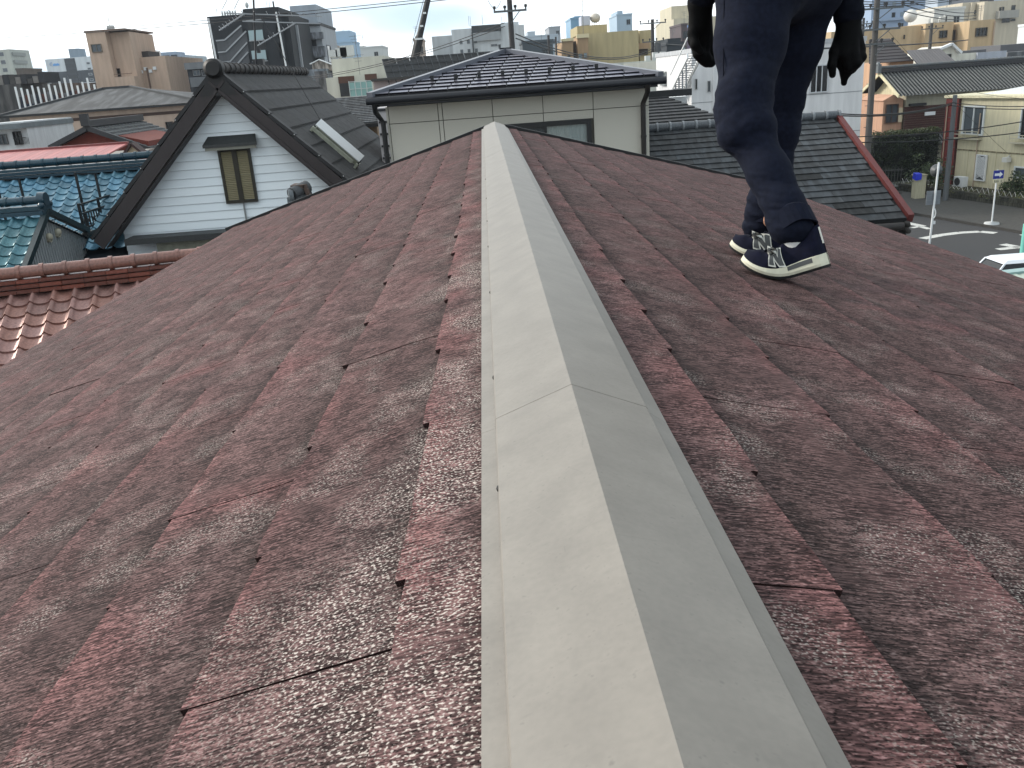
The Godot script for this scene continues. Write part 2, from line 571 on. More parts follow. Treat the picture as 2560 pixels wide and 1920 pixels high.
# ---------------------------------------------------------------- bodies: smooth union of tapered capsules, meshed with surface nets
# prim: [a, b, ra, rb, fold_amount]
func blob(prims: Array, cell: float, k: float, fold: FastNoiseLite = null, fs := Vector3(6, 22, 6)) -> MB:
	var lo := Vector3(1e9, 1e9, 1e9); var hi := -lo
	for p in prims:
		var m: float = maxf(p[2], p[3]) + 0.05
		for e in 2:
			lo = lo.min(p[e] - Vector3(m, m, m)); hi = hi.max(p[e] + Vector3(m, m, m))
	var nx := int((hi.x - lo.x) / cell) + 2; var ny := int((hi.y - lo.y) / cell) + 2; var nz := int((hi.z - lo.z) / cell) + 2
	var f := PackedFloat32Array(); f.resize(nx * ny * nz)
	var reach := maxf(3.5 / k, 2.5 * cell)
	for p in prims:
		var a: Vector3 = p[0]; var b: Vector3 = p[1]; var ra: float = p[2]; var rb: float = p[3]
		var am: float = p[4] if p.size() > 4 else 0.0
		var m := maxf(ra, rb) + reach
		var l := (a.min(b) - Vector3(m, m, m) - lo) / cell
		var h := (a.max(b) + Vector3(m, m, m) - lo) / cell
		var ab := b - a
		var il := 1.0 / maxf(ab.length_squared(), 1e-9)
		for z in range(maxi(0, int(l.z)), mini(nz, int(h.z) + 1)):
			for y in range(maxi(0, int(l.y)), mini(ny, int(h.y) + 1)):
				var row := (z * ny + y) * nx
				for x in range(maxi(0, int(l.x)), mini(nx, int(h.x) + 1)):
					var q := lo + Vector3(x, y, z) * cell
					var t := clampf((q - a).dot(ab) * il, 0.0, 1.0)
					var d := q.distance_to(a + ab * t) - lerpf(ra, rb, t)
					if d < reach:
						if am > 0.0 and absf(d) < 0.035:
							var w := fold.get_noise_3d(q.x * fs.x, q.y * fs.y + q.x * 5.0, q.z * fs.z)
							d -= am * (0.75 - 2.2 * absf(w))
						f[row + x] += exp(-k * d)
	for c in f.size():
		f[c] = -log(maxf(f[c], 1e-7)) / k
	var out := MB.new()
	var at := {}
	var sx := 1; var sy := nx; var sz := nx * ny
	var off := [0, sx, sy, sx + sy, sz, sx + sz, sy + sz, sx + sy + sz]
	for z in nz - 1:
		for y in ny - 1:
			for x in nx - 1:
				var o := (z * ny + y) * nx + x
				var s := 0
				for c in 8:
					if f[o + off[c]] < 0.0: s += 1
				if s == 0 or s == 8: continue
				var sum := Vector3.ZERO; var cnt := 0
				for e in EDGES:
					var va := f[o + off[e.x]]; var vb := f[o + off[e.y]]
					if (va < 0.0) != (vb < 0.0):
						var t := va / (va - vb)
						var ca := Vector3(e.x & 1, (e.x >> 1) & 1, (e.x >> 2) & 1); var cb := Vector3(e.y & 1, (e.y >> 1) & 1, (e.y >> 2) & 1)
						sum += ca.lerp(cb, t); cnt += 1
				var lp := sum / cnt
				var g := Vector3.ZERO
				for c in 4:
					var u := [c & 1, (c >> 1) & 1]
					g.x += f[o + sx + u[0] * sy + u[1] * sz] - f[o + u[0] * sy + u[1] * sz]
					g.y += f[o + sy + u[0] * sx + u[1] * sz] - f[o + u[0] * sx + u[1] * sz]
					g.z += f[o + sz + u[0] * sx + u[1] * sy] - f[o + u[0] * sx + u[1] * sy]
				at[o] = out.vert(lo + (Vector3(x, y, z) + lp) * cell, g if g.length_squared() > 0 else Vector3.UP)
	for o: int in at:
		for ax in 3:
			var step: int = [sx, sy, sz][ax]
			var u: int = [sy, sz, sx][ax]; var w: int = [sz, sx, sy][ax]
			var a0 := f[o] < 0.0; var a1 := f[o + step] < 0.0
			if a0 == a1: continue
			if not (at.has(o - u) and at.has(o - w) and at.has(o - u - w)): continue
			var p0: int = at[o]; var p1: int = at[o - u]; var p2: int = at[o - u - w]; var p3: int = at[o - w]
			if a0: out.tri_i(p0, p1, p2); out.tri_i(p0, p2, p3)
			else: out.tri_i(p0, p2, p1); out.tri_i(p0, p3, p2)
	return out

const EDGES: Array[Vector2i] = [Vector2i(0, 1), Vector2i(2, 3), Vector2i(4, 5), Vector2i(6, 7), Vector2i(0, 2), Vector2i(1, 3), Vector2i(4, 6), Vector2i(5, 7), Vector2i(0, 4), Vector2i(1, 5), Vector2i(2, 6), Vector2i(3, 7)]

func cloth_mat(key: String, r: float, g: float, b: float, rough := 0.92) -> StandardMaterial3D:
	var m := wm(key, r, g, b, rough, "tile", 3.2)
	m.rim_enabled = true; m.rim = 0.06; m.rim_tint = 0.6
	m.metallic_specular = 0.25
	return m

func chain(list: Array, pts: Array, radii: Array, fold := 0.0) -> void:
	for k in pts.size() - 1: list.append([pts[k], pts[k + 1], radii[k], radii[k + 1], fold])

func build_person() -> void:
	var la := Vector3(0.785, 8.179, -2.24); var lk := Vector3(0.701, 8.444, -2.46); var lh := Vector3(0.771, 8.782, -2.6)
	var ra := Vector3(0.893, 8.092, -2.82); var rk := Vector3(0.938, 8.425, -2.92); var rh := Vector3(0.983, 8.785, -2.84)
	var man := thing("person", "person in navy work trousers, black gloves and navy sneakers walking up the maroon roof", "person", Vector3((la.x + ra.x) / 2, rp(1, 0.75, 0).y, (la.z + ra.z) / 2))
	var fw := Vector3(-0.78, 0, -0.62).normalized()
	var rt := Vector3(0.62, 0, -0.78).normalized()
	var pel := (lh + rh) / 2 + Vector3(0, 0.02, 0)
	var chest := pel + Vector3(0, 0.40, 0) + fw * 0.04
	var neck := pel + Vector3(0, 0.56, 0) + fw * 0.05
	var ls := neck - rt * 0.19 + Vector3(0, -0.06, 0); var rs := neck + rt * 0.19 + Vector3(0, -0.06, 0)
	var lw := Vector3(0.665, 8.769, -2.8); var rw := Vector3(1.128, 8.695, -2.84)
	var le := ls.lerp(lw, 0.52) - fw * 0.05 - rt * 0.03; var re := rs.lerp(rw, 0.52) - fw * 0.05 + rt * 0.02
	var lkn := Vector3(0.673, 8.655, -2.84); var rkn := Vector3(1.136, 8.603, -2.83)
	# --- the body itself, one continuous surface from head to ankles
	var s := []
	chain(s, [lh, lk, lk.lerp(la, 0.9), la + Vector3(0, -0.02, 0)], [0.075, 0.044, 0.026, 0.022])
	chain(s, [rh, rk, rk.lerp(ra, 0.9), ra + Vector3(0, -0.02, 0)], [0.075, 0.044, 0.026, 0.022])
	chain(s, [lh + Vector3(0, 0.06, 0), rh + Vector3(0, 0.06, 0)], [0.09, 0.09])
	for o in [-0.07, 0.0, 0.07]: chain(s, [pel + rt * o, chest + rt * o * 1.3, neck + rt * o * 0.9 + Vector3(0, -0.06, 0)], [0.085, 0.095, 0.06])
	chain(s, [ls, le, lw, lw.lerp(lkn, 0.45)], [0.045, 0.037, 0.026, 0.020])
	chain(s, [rs, re, rw, rw.lerp(rkn, 0.45)], [0.045, 0.037, 0.026, 0.020])
	var hd := neck + Vector3(0, 0.17, 0) + fw * 0.03
	chain(s, [neck + Vector3(0, -0.04, 0), hd + Vector3(0, -0.02, 0)], [0.055, 0.05])
	chain(s, [hd + Vector3(0, 0.03, 0) - fw * 0.02, hd + Vector3(0, 0.02, 0) + fw * 0.01], [0.088, 0.085])
	chain(s, [hd + fw * 0.045 + Vector3(0, -0.03, 0), hd + fw * 0.06 + Vector3(0, -0.07, 0)], [0.058, 0.036])
	chain(s, [hd + fw * 0.105 + Vector3(0, 0.005, 0), hd + fw * 0.118 + Vector3(0, -0.025, 0)], [0.010, 0.014])
	for q in [-1, 1]: chain(s, [hd + rt * 0.085 * q + Vector3(0, 0.02, 0), hd + rt * 0.088 * q + Vector3(0, -0.02, 0)], [0.014, 0.010])
	var body := part("body", blob(s, 0.012, 80.0), wm("skin", 0.74, 0.55, 0.44, 0.6, "", 1.0), man)
	var hair := []
	chain(hair, [hd + Vector3(0, 0.055, 0) - fw * 0.03, hd + Vector3(0, 0.06, 0) + fw * 0.03], [0.085, 0.078])
	chain(hair, [hd + Vector3(0, 0.01, 0) - fw * 0.05, hd + Vector3(0, -0.04, 0) - fw * 0.05], [0.07, 0.05])
	part("hair", blob(hair, 0.012, 60.0), wm("hair", 0.06, 0.05, 0.05, 0.6, "grain", 6.0), man)
	for q in [-1, 1]:
		var e := MB.new()
		e.ball(hd + fw * 0.088 + rt * 0.032 * q + Vector3(0, 0.012, 0), Vector3(0.011, 0.008, 0.011), 6, 8)
		part("eye", e, wm("eye", 0.12, 0.09, 0.08, 0.2, "", 1.0), man)
	# --- trousers
	var fn := noise(91, 1.0, 3)
	var t := []
	var shin := la.lerp(lk, 0.60)
	chain(t, [lh + Vector3(0, 0.03, 0), lh.lerp(lk, 0.42), lk.lerp(lh, 0.17)], [0.108, 0.090, 0.063], 0.0016)
	chain(t, [lk.lerp(lh, 0.17), lk, lk.lerp(la, 0.16)], [0.063, 0.056, 0.053], 0.009)
	chain(t, [lk.lerp(la, 0.16), lk.lerp(la, 0.5), la + (lk - la) * 0.02], [0.053, 0.050, 0.045], 0.002)
	# cloth bunched over the laces
	chain(t, [ra + (rk - ra) * 0.16 + fw * 0.014, ra + fw * 0.030 - (rk - ra) * 0.03], [0.056, 0.048], 0.010)
	chain(t, [la + (lk - la) * 0.20 + fw * 0.012, la + fw * 0.028 + (lk - la) * 0.015], [0.044, 0.036], 0.008)
	chain(t, [rh + Vector3(0, 0.03, 0), rh.lerp(rk, 0.45), rk.lerp(rh, 0.15)], [0.108, 0.090, 0.065], 0.0016)
	chain(t, [rk.lerp(rh, 0.15), rk - fw * 0.004, rk.lerp(ra, 0.2) - fw * 0.012], [0.065, 0.058, 0.056], 0.009)
	chain(t, [rk.lerp(ra, 0.2) - fw * 0.012, rk.lerp(ra, 0.55) - fw * 0.006, ra + (rk - ra) * 0.08 + fw * 0.012], [0.056, 0.053, 0.046], 0.002)
	chain(t, [lh + Vector3(0, 0.07, 0), rh + Vector3(0, 0.07, 0)], [0.118, 0.118], 0.003)
	chain(t, [lh - fw * 0.035 + rt * 0.015 + Vector3(0, 0.045, 0), lh - fw * 0.03 + rt * 0.02 + Vector3(0, 0.01, 0)], [0.105, 0.10], 0.004)
	chain(t, [rh - fw * 0.035 - rt * 0.01 + Vector3(0, 0.045, 0), rh - fw * 0.03 - rt * 0.01 + Vector3(0, 0.01, 0)], [0.105, 0.10], 0.004)
	for o in [-0.07, 0.0, 0.07]: chain(t, [pel + rt * o, pel + rt * o + Vector3(0, 0.16, 0)], [0.11, 0.105])
	# creases gathered round the bent knee and above the hem
	for leg in [[lk, lh, la, 0.060, 1.0], [rk, rh, ra, 0.061, 0.8]]:
		var ax: Vector3 = (leg[1] - leg[2]).normalized()
		var fc := (Vector3(-0.25, 0, 0.97) - ax * ax.dot(Vector3(-0.25, 0, 0.97))).normalized()
		var sd2 := ax.cross(fc).normalized()
		for q in 5:
			var h0: float = [0.105, 0.062, 0.022, -0.018, -0.06, -0.28][q]
			var arc := []
			for e in 5:
				var an := lerpf(-1.5 + 0.25 * (q % 3), 1.3 - 0.3 * (q % 2), e / 4.0)
				var base: Vector3 = leg[0] + ax * (h0 + (0.018 + 0.012 * (q % 2)) * sin(an) * (1 if q < 5 else -1) + 0.006 * sin(e * 2.3 + q))
				if h0 < -0.05: base = (leg[0] as Vector3).lerp(leg[2], -h0 / 0.40) + ax * 0.02 * sin(an)
				if h0 > 0.05: base = (leg[0] as Vector3).lerp(leg[1], h0 / 0.42) + ax * 0.02 * sin(an)
				arc.append(base + (fc * cos(an) + sd2 * sin(an)) * (leg[3] + 0.002 + (0.004 if h0 > 0.05 else 0.0) - (0.006 if h0 < -0.2 else 0.0)))
			var rr: float = 0.0075 * leg[4]
			chain(t, arc, [0.003, rr, rr * 1.1, rr, 0.003])
	var navy := cloth_mat("navy_cloth", 0.09, 0.108, 0.165)
	var tr := part("trousers", blob(t, 0.0085, 70.0, fn, Vector3(3.0, 19, 3.0)), navy, man)
	# turned hem, side seam, pocket mouth
	for leg in [[la, lk, 0.0505], [ra + fw * 0.012, rk, 0.0505]]:
		var q := MB.new()
		var d: Vector3 = (leg[1] - leg[0]).normalized()
		var sd := d.cross(fw).normalized(); var f2 := sd.cross(d)
		var ring := []
		for r in 4:
			var line := []
			for m in 24:
				var a := TAU * m / 24.0
				var rad: float = leg[2] + [0.0025, 0.006, 0.006, 0.001][r] + 0.003 * sin(a * 3.0 + 1.0)
				line.append(leg[0] + d * ([0.052, 0.048, -0.002, -0.002][r] + 0.010 * cos(a) + 0.003 * sin(a * 4.0)) + (sd * sin(a) + f2 * cos(a)) * rad)
			ring.append(line)
		for r in 3:
			for m in 24:
				var n1 := (m + 1) % 24
				q.quad(ring[r + 1][m], ring[r + 1][n1], ring[r][n1], ring[r][m])
		part("hem", q, navy, tr)
	var seam := cloth_mat("seam_cloth", 0.065, 0.075, 0.12)
	var sm := MB.new()
	var sp := []
	for k in 12:
		var u := k / 11.0
		var c := lh.lerp(lk, u * 0.8)
		var rad := lerpf(0.112, 0.076, u)
		var dir := (-rt * 0.92 + fw * 0.39).normalized()
		sp.append(c + dir * (rad + 0.0045))
	sm.tube(sp, 0.0018, 5)
	part("side_seam", sm, seam, tr)
	var pk := MB.new()
	var pd := (-rt * 0.75 + fw * 0.66).normalized()
	pk.tube([lh + Vector3(0, 0.11, 0) + pd * 0.124, lh + Vector3(0, 0.06, 0) + (-rt * 0.85 + fw * 0.53).normalized() * 0.125, lh + Vector3(0, -0.005, 0) + (-rt * 0.97 + fw * 0.25).normalized() * 0.119], [0.004, 0.0055, 0.003], 6)
	part("pocket_mouth", pk, seam, tr)
	# --- jacket
	var j := []
	for o in [-0.08, 0.0, 0.08]: chain(j, [pel + rt * o + Vector3(0, 0.17, 0), chest + rt * o * 1.3, neck + rt * o * 0.9 + Vector3(0, -0.06, 0)], [0.118, 0.122, 0.085], 0.006)
	chain(j, [ls, le, lw + (le - lw) * 0.10], [0.072, 0.058, 0.043], 0.007)
	chain(j, [rs, re, rw + (re - rw) * 0.06], [0.072, 0.058, 0.044], 0.007)
	part("jacket", blob(j, 0.011, 70.0, fn, Vector3(5, 14, 5)), cloth_mat("jacket_cloth", 0.065, 0.078, 0.12), man)
	# --- gloves
	var glove := cloth_mat("glove_cloth", 0.06, 0.062, 0.066, 0.85)
	var away := fw
	var g := []
	chain(g, [rw + (re - rw) * 0.12, rw + (re - rw) * 0.02], [0.037, 0.038], 0.0)
	for q in [Vector3(1.105, 8.612, -2.84), Vector3(1.115, 8.597, -2.82), Vector3(1.139, 8.593, -2.82), Vector3(1.167, 8.605, -2.84)]:
		chain(g, [rw, q], [0.031, 0.019], 0.0)
	chain(g, [Vector3(1.105, 8.612, -2.84), Vector3(1.117, 8.567, -2.85), Vector3(1.134, 8.536, -2.86), Vector3(1.137, 8.51, -2.87)], [0.0165, 0.013, 0.0115, 0.0095])
	chain(g, [Vector3(1.115, 8.597, -2.82), Vector3(1.132, 8.559, -2.82), Vector3(1.14, 8.541, -2.86), Vector3(1.141, 8.542, -2.89)], [0.016, 0.0135, 0.012, 0.010])
	chain(g, [Vector3(1.139, 8.593, -2.82), Vector3(1.149, 8.568, -2.81), Vector3(1.148, 8.551, -2.84), Vector3(1.152, 8.551, -2.88)], [0.016, 0.0135, 0.012, 0.010])
	chain(g, [Vector3(1.167, 8.605, -2.84), Vector3(1.169, 8.583, -2.82), Vector3(1.16, 8.566, -2.83), Vector3(1.162, 8.564, -2.87)], [0.014, 0.012, 0.011, 0.009])
	chain(g, [Vector3(1.116, 8.655, -2.85), Vector3(1.086, 8.604, -2.83), Vector3(1.077, 8.567, -2.82), Vector3(1.084, 8.538, -2.83)], [0.019, 0.0145, 0.0125, 0.0105])
	part("glove", blob(g, 0.0034, 270.0), glove, man)
	var h := []
	chain(h, [lw + (le - lw) * 0.2, lw], [0.037, 0.036])
	for q in [Vector3(0.652, 8.667, -2.82), Vector3(0.668, 8.652, -2.83), Vector3(0.687, 8.647, -2.85), Vector3(0.705, 8.651, -2.87)]:
		chain(h, [lw, q], [0.031, 0.019])
	chain(h, [Vector3(0.652, 8.667, -2.82), Vector3(0.66, 8.627, -2.81), Vector3(0.683, 8.608, -2.83), Vector3(0.703, 8.609, -2.86)], [0.0165, 0.0135, 0.012, 0.010])
	chain(h, [Vector3(0.668, 8.652, -2.83), Vector3(0.672, 8.619, -2.82), Vector3(0.695, 8.6, -2.84), Vector3(0.716, 8.604, -2.87)], [0.0165, 0.0135, 0.012, 0.010])
	chain(h, [Vector3(0.687, 8.647, -2.85), Vector3(0.69, 8.614, -2.83), Vector3(0.711, 8.599, -2.85), Vector3(0.73, 8.603, -2.88)], [0.016, 0.0135, 0.012, 0.010])
	chain(h, [Vector3(0.705, 8.651, -2.87), Vector3(0.712, 8.623, -2.86), Vector3(0.731, 8.61, -2.88), Vector3(0.744, 8.613, -2.9)], [0.014, 0.012, 0.011, 0.009])
	chain(h, [Vector3(0.661, 8.722, -2.82), Vector3(0.643, 8.685, -2.8), Vector3(0.645, 8.652, -2.78), Vector3(0.66, 8.633, -2.78)], [0.019, 0.0145, 0.0125, 0.0105])
	part("glove", blob(h, 0.0036, 270.0), glove, man)
	# --- sneakers
	var sl := rn(1)
	var f1 := Vector3(-0.86, 0, -0.51)
	f1 = (f1 - sl * f1.dot(sl)).normalized()
	sneaker(man, Vector3(0.724, 8.055, -2.257), f1, sl, 0.58, la)
	var f3 := Vector3(-0.84, 0, -0.54)
	f3 = (f3 - sl * f3.dot(sl)).normalized()
	sneaker(man, Vector3(0.775, 8.04, -2.559), f3, sl, 0.03, ra)

# ball: point under the ball of the foot; d runs forward from it (toe 0.10, heel -0.19)
func sneaker(man: Node3D, ball: Vector3, fwd: Vector3, nrm: Vector3, pitch: float, ankle: Vector3) -> void:
	var left := nrm.cross(fwd).normalized()   # towards the walker's left
	var N := 30
	var toe := 0.088; var heel := -0.158
	var pos := []; var nn := []; var ds := []
	# sole line, bent upwards behind the ball
	var p := ball; var ang := 0.0
	var back := []
	var q := ball
	var steps := 40
	for k in steps + 1:
		var d := heel * k / steps
		var a := pitch * clampf(-d / 0.07, 0, 1)
		back.append([d, q, a])
		q -= (fwd * cos(a) - nrm * sin(a)) * (-heel / steps)
	var sect := []
	for k in N + 1:
		var d := lerpf(toe, heel, float(k) / N)
		# denser at both ends
		var u := float(k) / N
		u = 0.5 - 0.5 * cos(u * PI)
		d = lerpf(toe, heel, u)
		var o: Vector3; var up: Vector3
		if d >= 0:
			o = ball + fwd * d + nrm * (d * d * 2.2); up = (nrm - fwd * d * 4.4 * 0.8).normalized()
		else:
			var e = back[int(round(-d / -heel * -1.0 * steps * -1.0))] if false else back[clampi(int(round(d / heel * steps)), 0, steps)]
			o = e[1]; up = (nrm * cos(e[2]) + fwd * sin(e[2])).normalized()
		var s := (toe - d) / (toe - heel) # 0 toe .. 1 heel
		var w := 0.050 * pow(clampf(1.0 - pow(maxf(0.0, 1.0 - s / 0.30), 2.3), 0, 1), 0.5)
		if s > 0.30: w = lerpf(0.050, 0.036, smoothstep(0.30, 0.62, s))
		if s > 0.62: w = 0.036 + 0.001 * sin((s - 0.62) * 8.0)
		if s > 0.86: w *= pow(clampf(1.0 - pow((s - 0.86) / 0.14, 2.4), 0, 1), 0.5)
		w = maxf(w, 0.004)
		var m0 := lerpf(0.020, 0.036, smoothstep(0.15, 0.85, s))
		var hh := lerpf(0.038, 0.056, smoothstep(0.0, 0.16, s))
		hh = lerpf(hh, 0.098, smoothstep(0.22, 0.56, s))
		hh = lerpf(hh, 0.086, smoothstep(0.58, 0.76, s))
		hh = lerpf(hh, 0.112, smoothstep(0.80, 0.97, s))
		sect.append([o, up, w, m0, hh, s, d])
	var pt := func(e: Array, z: float, y: float) -> Vector3: return e[0] + e[1] * y + left * z
	var shoe := Node3D.new()
	shoe.name = numbered("sneaker", man)
	man.add_child(shoe, true)
	# outsole and midsole
	var os := MB.new(); var ms := MB.new(); var up_ := MB.new()
	for k in N:
		var a: Array = sect[k]; var b: Array = sect[k + 1]
		for z in [-1.0, 1.0]:
			var f := func(m: MB, y0: float, g0: float, y1: float, g1: float, e0: Array, e1: Array, r0: float, r1: float) -> void:
				var a0: Vector3 = pt.call(e0, z * e0[2] * g0, y0 * r0); var a1: Vector3 = pt.call(e0, z * e0[2] * g1, y1 * r0)
				var c0: Vector3 = pt.call(e1, z * e1[2] * g0, y0 * r1); var c1: Vector3 = pt.call(e1, z * e1[2] * g1, y1 * r1)
				if z > 0: m.quad(a0, c0, c1, a1)
				else: m.quad(c0, a0, a1, c1)
			f.call(os, 0.0, 0.0, 0.0, 0.97, a, b, 1.0, 1.0)
			f.call(os, 0.0, 0.97, 0.007, 1.03, a, b, 1.0, 1.0)
			f.call(ms, 0.007, 1.03, 0.014, 1.09, a, b, 1.0, 1.0)
			f.call(ms, 0.014 , 1.09, 0.80, 1.07, a, b, 1.0, 1.0) if false else null
			var ya: float = a[3]; var yb: float = b[3]
			var q0: Vector3 = pt.call(a, z * a[2] * 1.09, 0.014); var q1: Vector3 = pt.call(a, z * a[2] * 1.05, ya)
			var q2: Vector3 = pt.call(b, z * b[2] * 1.05, yb); var q3: Vector3 = pt.call(b, z * b[2] * 1.09, 0.014)
			if z > 0: ms.quad(q0, q3, q2, q1)
			else: ms.quad(q3, q0, q1, q2)
			q0 = q1; q3 = q2
			q1 = pt.call(a, z * a[2] * 0.9, ya + 0.002); q2 = pt.call(b, z * b[2] * 0.9, yb + 0.002)
			if z > 0: ms.quad(q0, q3, q2, q1)
			else: ms.quad(q3, q0, q1, q2)
	# upper: rows of rounded sections with smooth normals
	var M := 16
	var grid := []
	for k in N + 1:
		var e: Array = sect[k]
		var row := []
		for m in M + 1:
			row.append(pt.call(e, upper_z(e, m, M), upper_y(e, m, M)))
		grid.append(row)
	for k in N + 1:
		for m in M + 1:
			var dx: Vector3 = grid[mini(k + 1, N)][m] - grid[maxi(k - 1, 0)][m]
			var dy: Vector3 = grid[k][mini(m + 1, M)] - grid[k][maxi(m - 1, 0)]
			var n := dx.cross(dy)
			var outw: Vector3 = grid[k][m] - (sect[k][0] + sect[k][1] * 0.02)
			if n.dot(outw) < 0: n = -n
			up_.vert(grid[k][m], n if n.length_squared() > 1e-16 else outw, Vector2(k / 8.0, m / 8.0))
	for k in N:
		for m in M:
			var a := k * (M + 1) + m
			up_.tri_i(a, a + M + 1, a + M + 2); up_.tri_i(a, a + M + 2, a + 1)
	part("outsole", os, wm("rubber", 0.07, 0.07, 0.075, 0.8, "grain", 5.0), shoe)
	part("midsole", ms, wm("midsole", 0.86, 0.85, 0.76, 0.7, "blotch", 3.0), shoe)
	part("upper", up_, cloth_mat("shoe_cloth", 0.08, 0.09, 0.16, 0.85), shoe)
	# letter on the side towards the walker's left
	var on := func(d: float, y: float, out: float) -> Vector3:
		var k := 0
		while k < N - 1 and sect[k + 1][6] > d: k += 1
		var a: Array = sect[k]; var b: Array = sect[k + 1]
		var t := clampf((d - a[6]) / (b[6] - a[6]), 0, 1)
		var e := [a[0].lerp(b[0], t), a[1].lerp(b[1], t).normalized(), lerpf(a[2], b[2], t), lerpf(a[3], b[3], t), lerpf(a[4], b[4], t)]
		# find the height on the section
		for m in range(0, M):
			var y0 := upper_y(e, m, M); var y1 := upper_y(e, m + 1, M)
			if y >= y0 and y <= y1 and y1 > y0:
				var f := (y - y0) / (y1 - y0)
				return pt.call(e, lerpf(upper_z(e, m, M), upper_z(e, m + 1, M), f) + out * 0.85, y + out * 0.5)
		return pt.call(e, e[2] + out, y)
	for layer in 2:
		var b := MB.new()
		var grow := 0.0035 if layer == 0 else 0.0
		var out := 0.0035 if layer == 0 else 0.0048
		var sw := 0.0165 + grow * 2.0
		var c := Vector2(-0.016, 0.054)
		var ht := 0.0215 + grow; var wd := 0.026 + grow
		var shear := 0.5
		for st in [[Vector2(wd, -ht), Vector2(wd, ht)], [Vector2(-wd + sw, -ht), Vector2(-wd + sw, ht)], [Vector2(wd - sw * 0.05, ht), Vector2(-wd + sw * 1.05, -ht)]]:
			var nseg := 6
			for k in nseg:
				var y0 := lerpf(st[0].y, st[1].y, float(k) / nseg); var y1 := lerpf(st[0].y, st[1].y, float(k + 1) / nseg)
				var x0 := lerpf(st[0].x, st[1].x, float(k) / nseg); var x1 := lerpf(st[0].x, st[1].x, float(k + 1) / nseg)
				for h in 2:
					var l0 := -sw * h * 0.5; var l1 := -sw * (h + 1) * 0.5
					b.quad(on.call(c.x + x0 + l0 + y0 * shear, c.y + y0, out), on.call(c.x + x0 + l1 + y0 * shear, c.y + y0, out), on.call(c.x + x1 + l1 + y1 * shear, c.y + y1, out), on.call(c.x + x1 + l0 + y1 * shear, c.y + y1, out))
		part("letter_border" if layer == 0 else "letter", b, wm("shoe_white", 0.86, 0.86, 0.82, 0.6, "", 1.0) if layer == 0 else wm("shoe_grey", 0.30, 0.31, 0.31, 0.6, "", 1.0), shoe)
	# grey insert in the midsole, heel tab, laces, sock
	var ins := MB.new()
	for k in range(17, 23):
		var a: Array = sect[k]; var b: Array = sect[k + 1]
		ins.quad(pt.call(a, a[2] * 1.10, a[3] * 0.62), pt.call(b, b[2] * 1.10, b[3] * 0.62), pt.call(b, b[2] * 1.085, b[3] * 0.95), pt.call(a, a[2] * 1.085, a[3] * 0.95))
	part("midsole_insert", ins, wm("shoe_grey", 0.30, 0.31, 0.31, 0.6, "", 1.0), shoe)
	var tab := MB.new()
	var hs: Array = sect[N - 1]
	for k in 5:
		var y0: float = lerpf(0.062, 0.105, k / 5.0); var y1: float = lerpf(0.062, 0.105, (k + 1) / 5.0)
		tab.bar(pt.call(hs, hs[2] * 0.9 + 0.0015, y0), pt.call(hs, hs[2] * 0.8 + 0.0015, y1), 0.004, 0.004, fwd)
	part("heel_stripe", tab, wm("shoe_white", 0.86, 0.86, 0.82, 0.6, "", 1.0), shoe)
	for k in 5:
		var e: Array = sect[9 + k]
		var b := MB.new()
		b.tube([pt.call(e, 0.021, e[4] - 0.006), pt.call(e, 0.008, e[4] + 0.0035), pt.call(e, -0.008, e[4] + 0.0035), pt.call(e, -0.021, e[4] - 0.006)], 0.0028, 6)
		part("lace", b, cloth_mat("lace_cloth", 0.08, 0.09, 0.14), shoe)
	var col: Array = sect[19]
	var sk := MB.new()
	var c0: Vector3 = pt.call(col, 0.0, 0.055); var c1: Vector3 = pt.call(col, 0.0, 0.100)
	sk.tube([c0, c0.lerp(c1, 0.6), c1, c1 + col[1] * 0.002], [0.029, 0.030, 0.031, 0.028], 20)
	part("sock", sk, wm("sock", 0.80, 0.80, 0.79, 0.95, "grain", 8.0), shoe)
	var sk2 := MB.new()
	sk2.tube([c0.lerp(c1, 0.9), ankle + Vector3(0, 0.02, 0)], [0.028, 0.025], 16)
	part("ankle_skin", sk2, wm("skin", 0.74, 0.55, 0.44, 0.6, "", 1.0), shoe)

func upper_y(e: Array, m: int, M: int) -> float:
	var a := PI * m / M
	return e[3] - 0.004 + (e[4] - e[3] + 0.004) * pow(maxf(sin(a), 0.0), 0.85)

func upper_z(e: Array, m: int, M: int) -> float:
	var a := PI * m / M
	var c := cos(a)
	return e[2] * 1.0 * signf(c) * pow(absf(c), 0.62)

var xf_now := Transform3D.IDENTITY
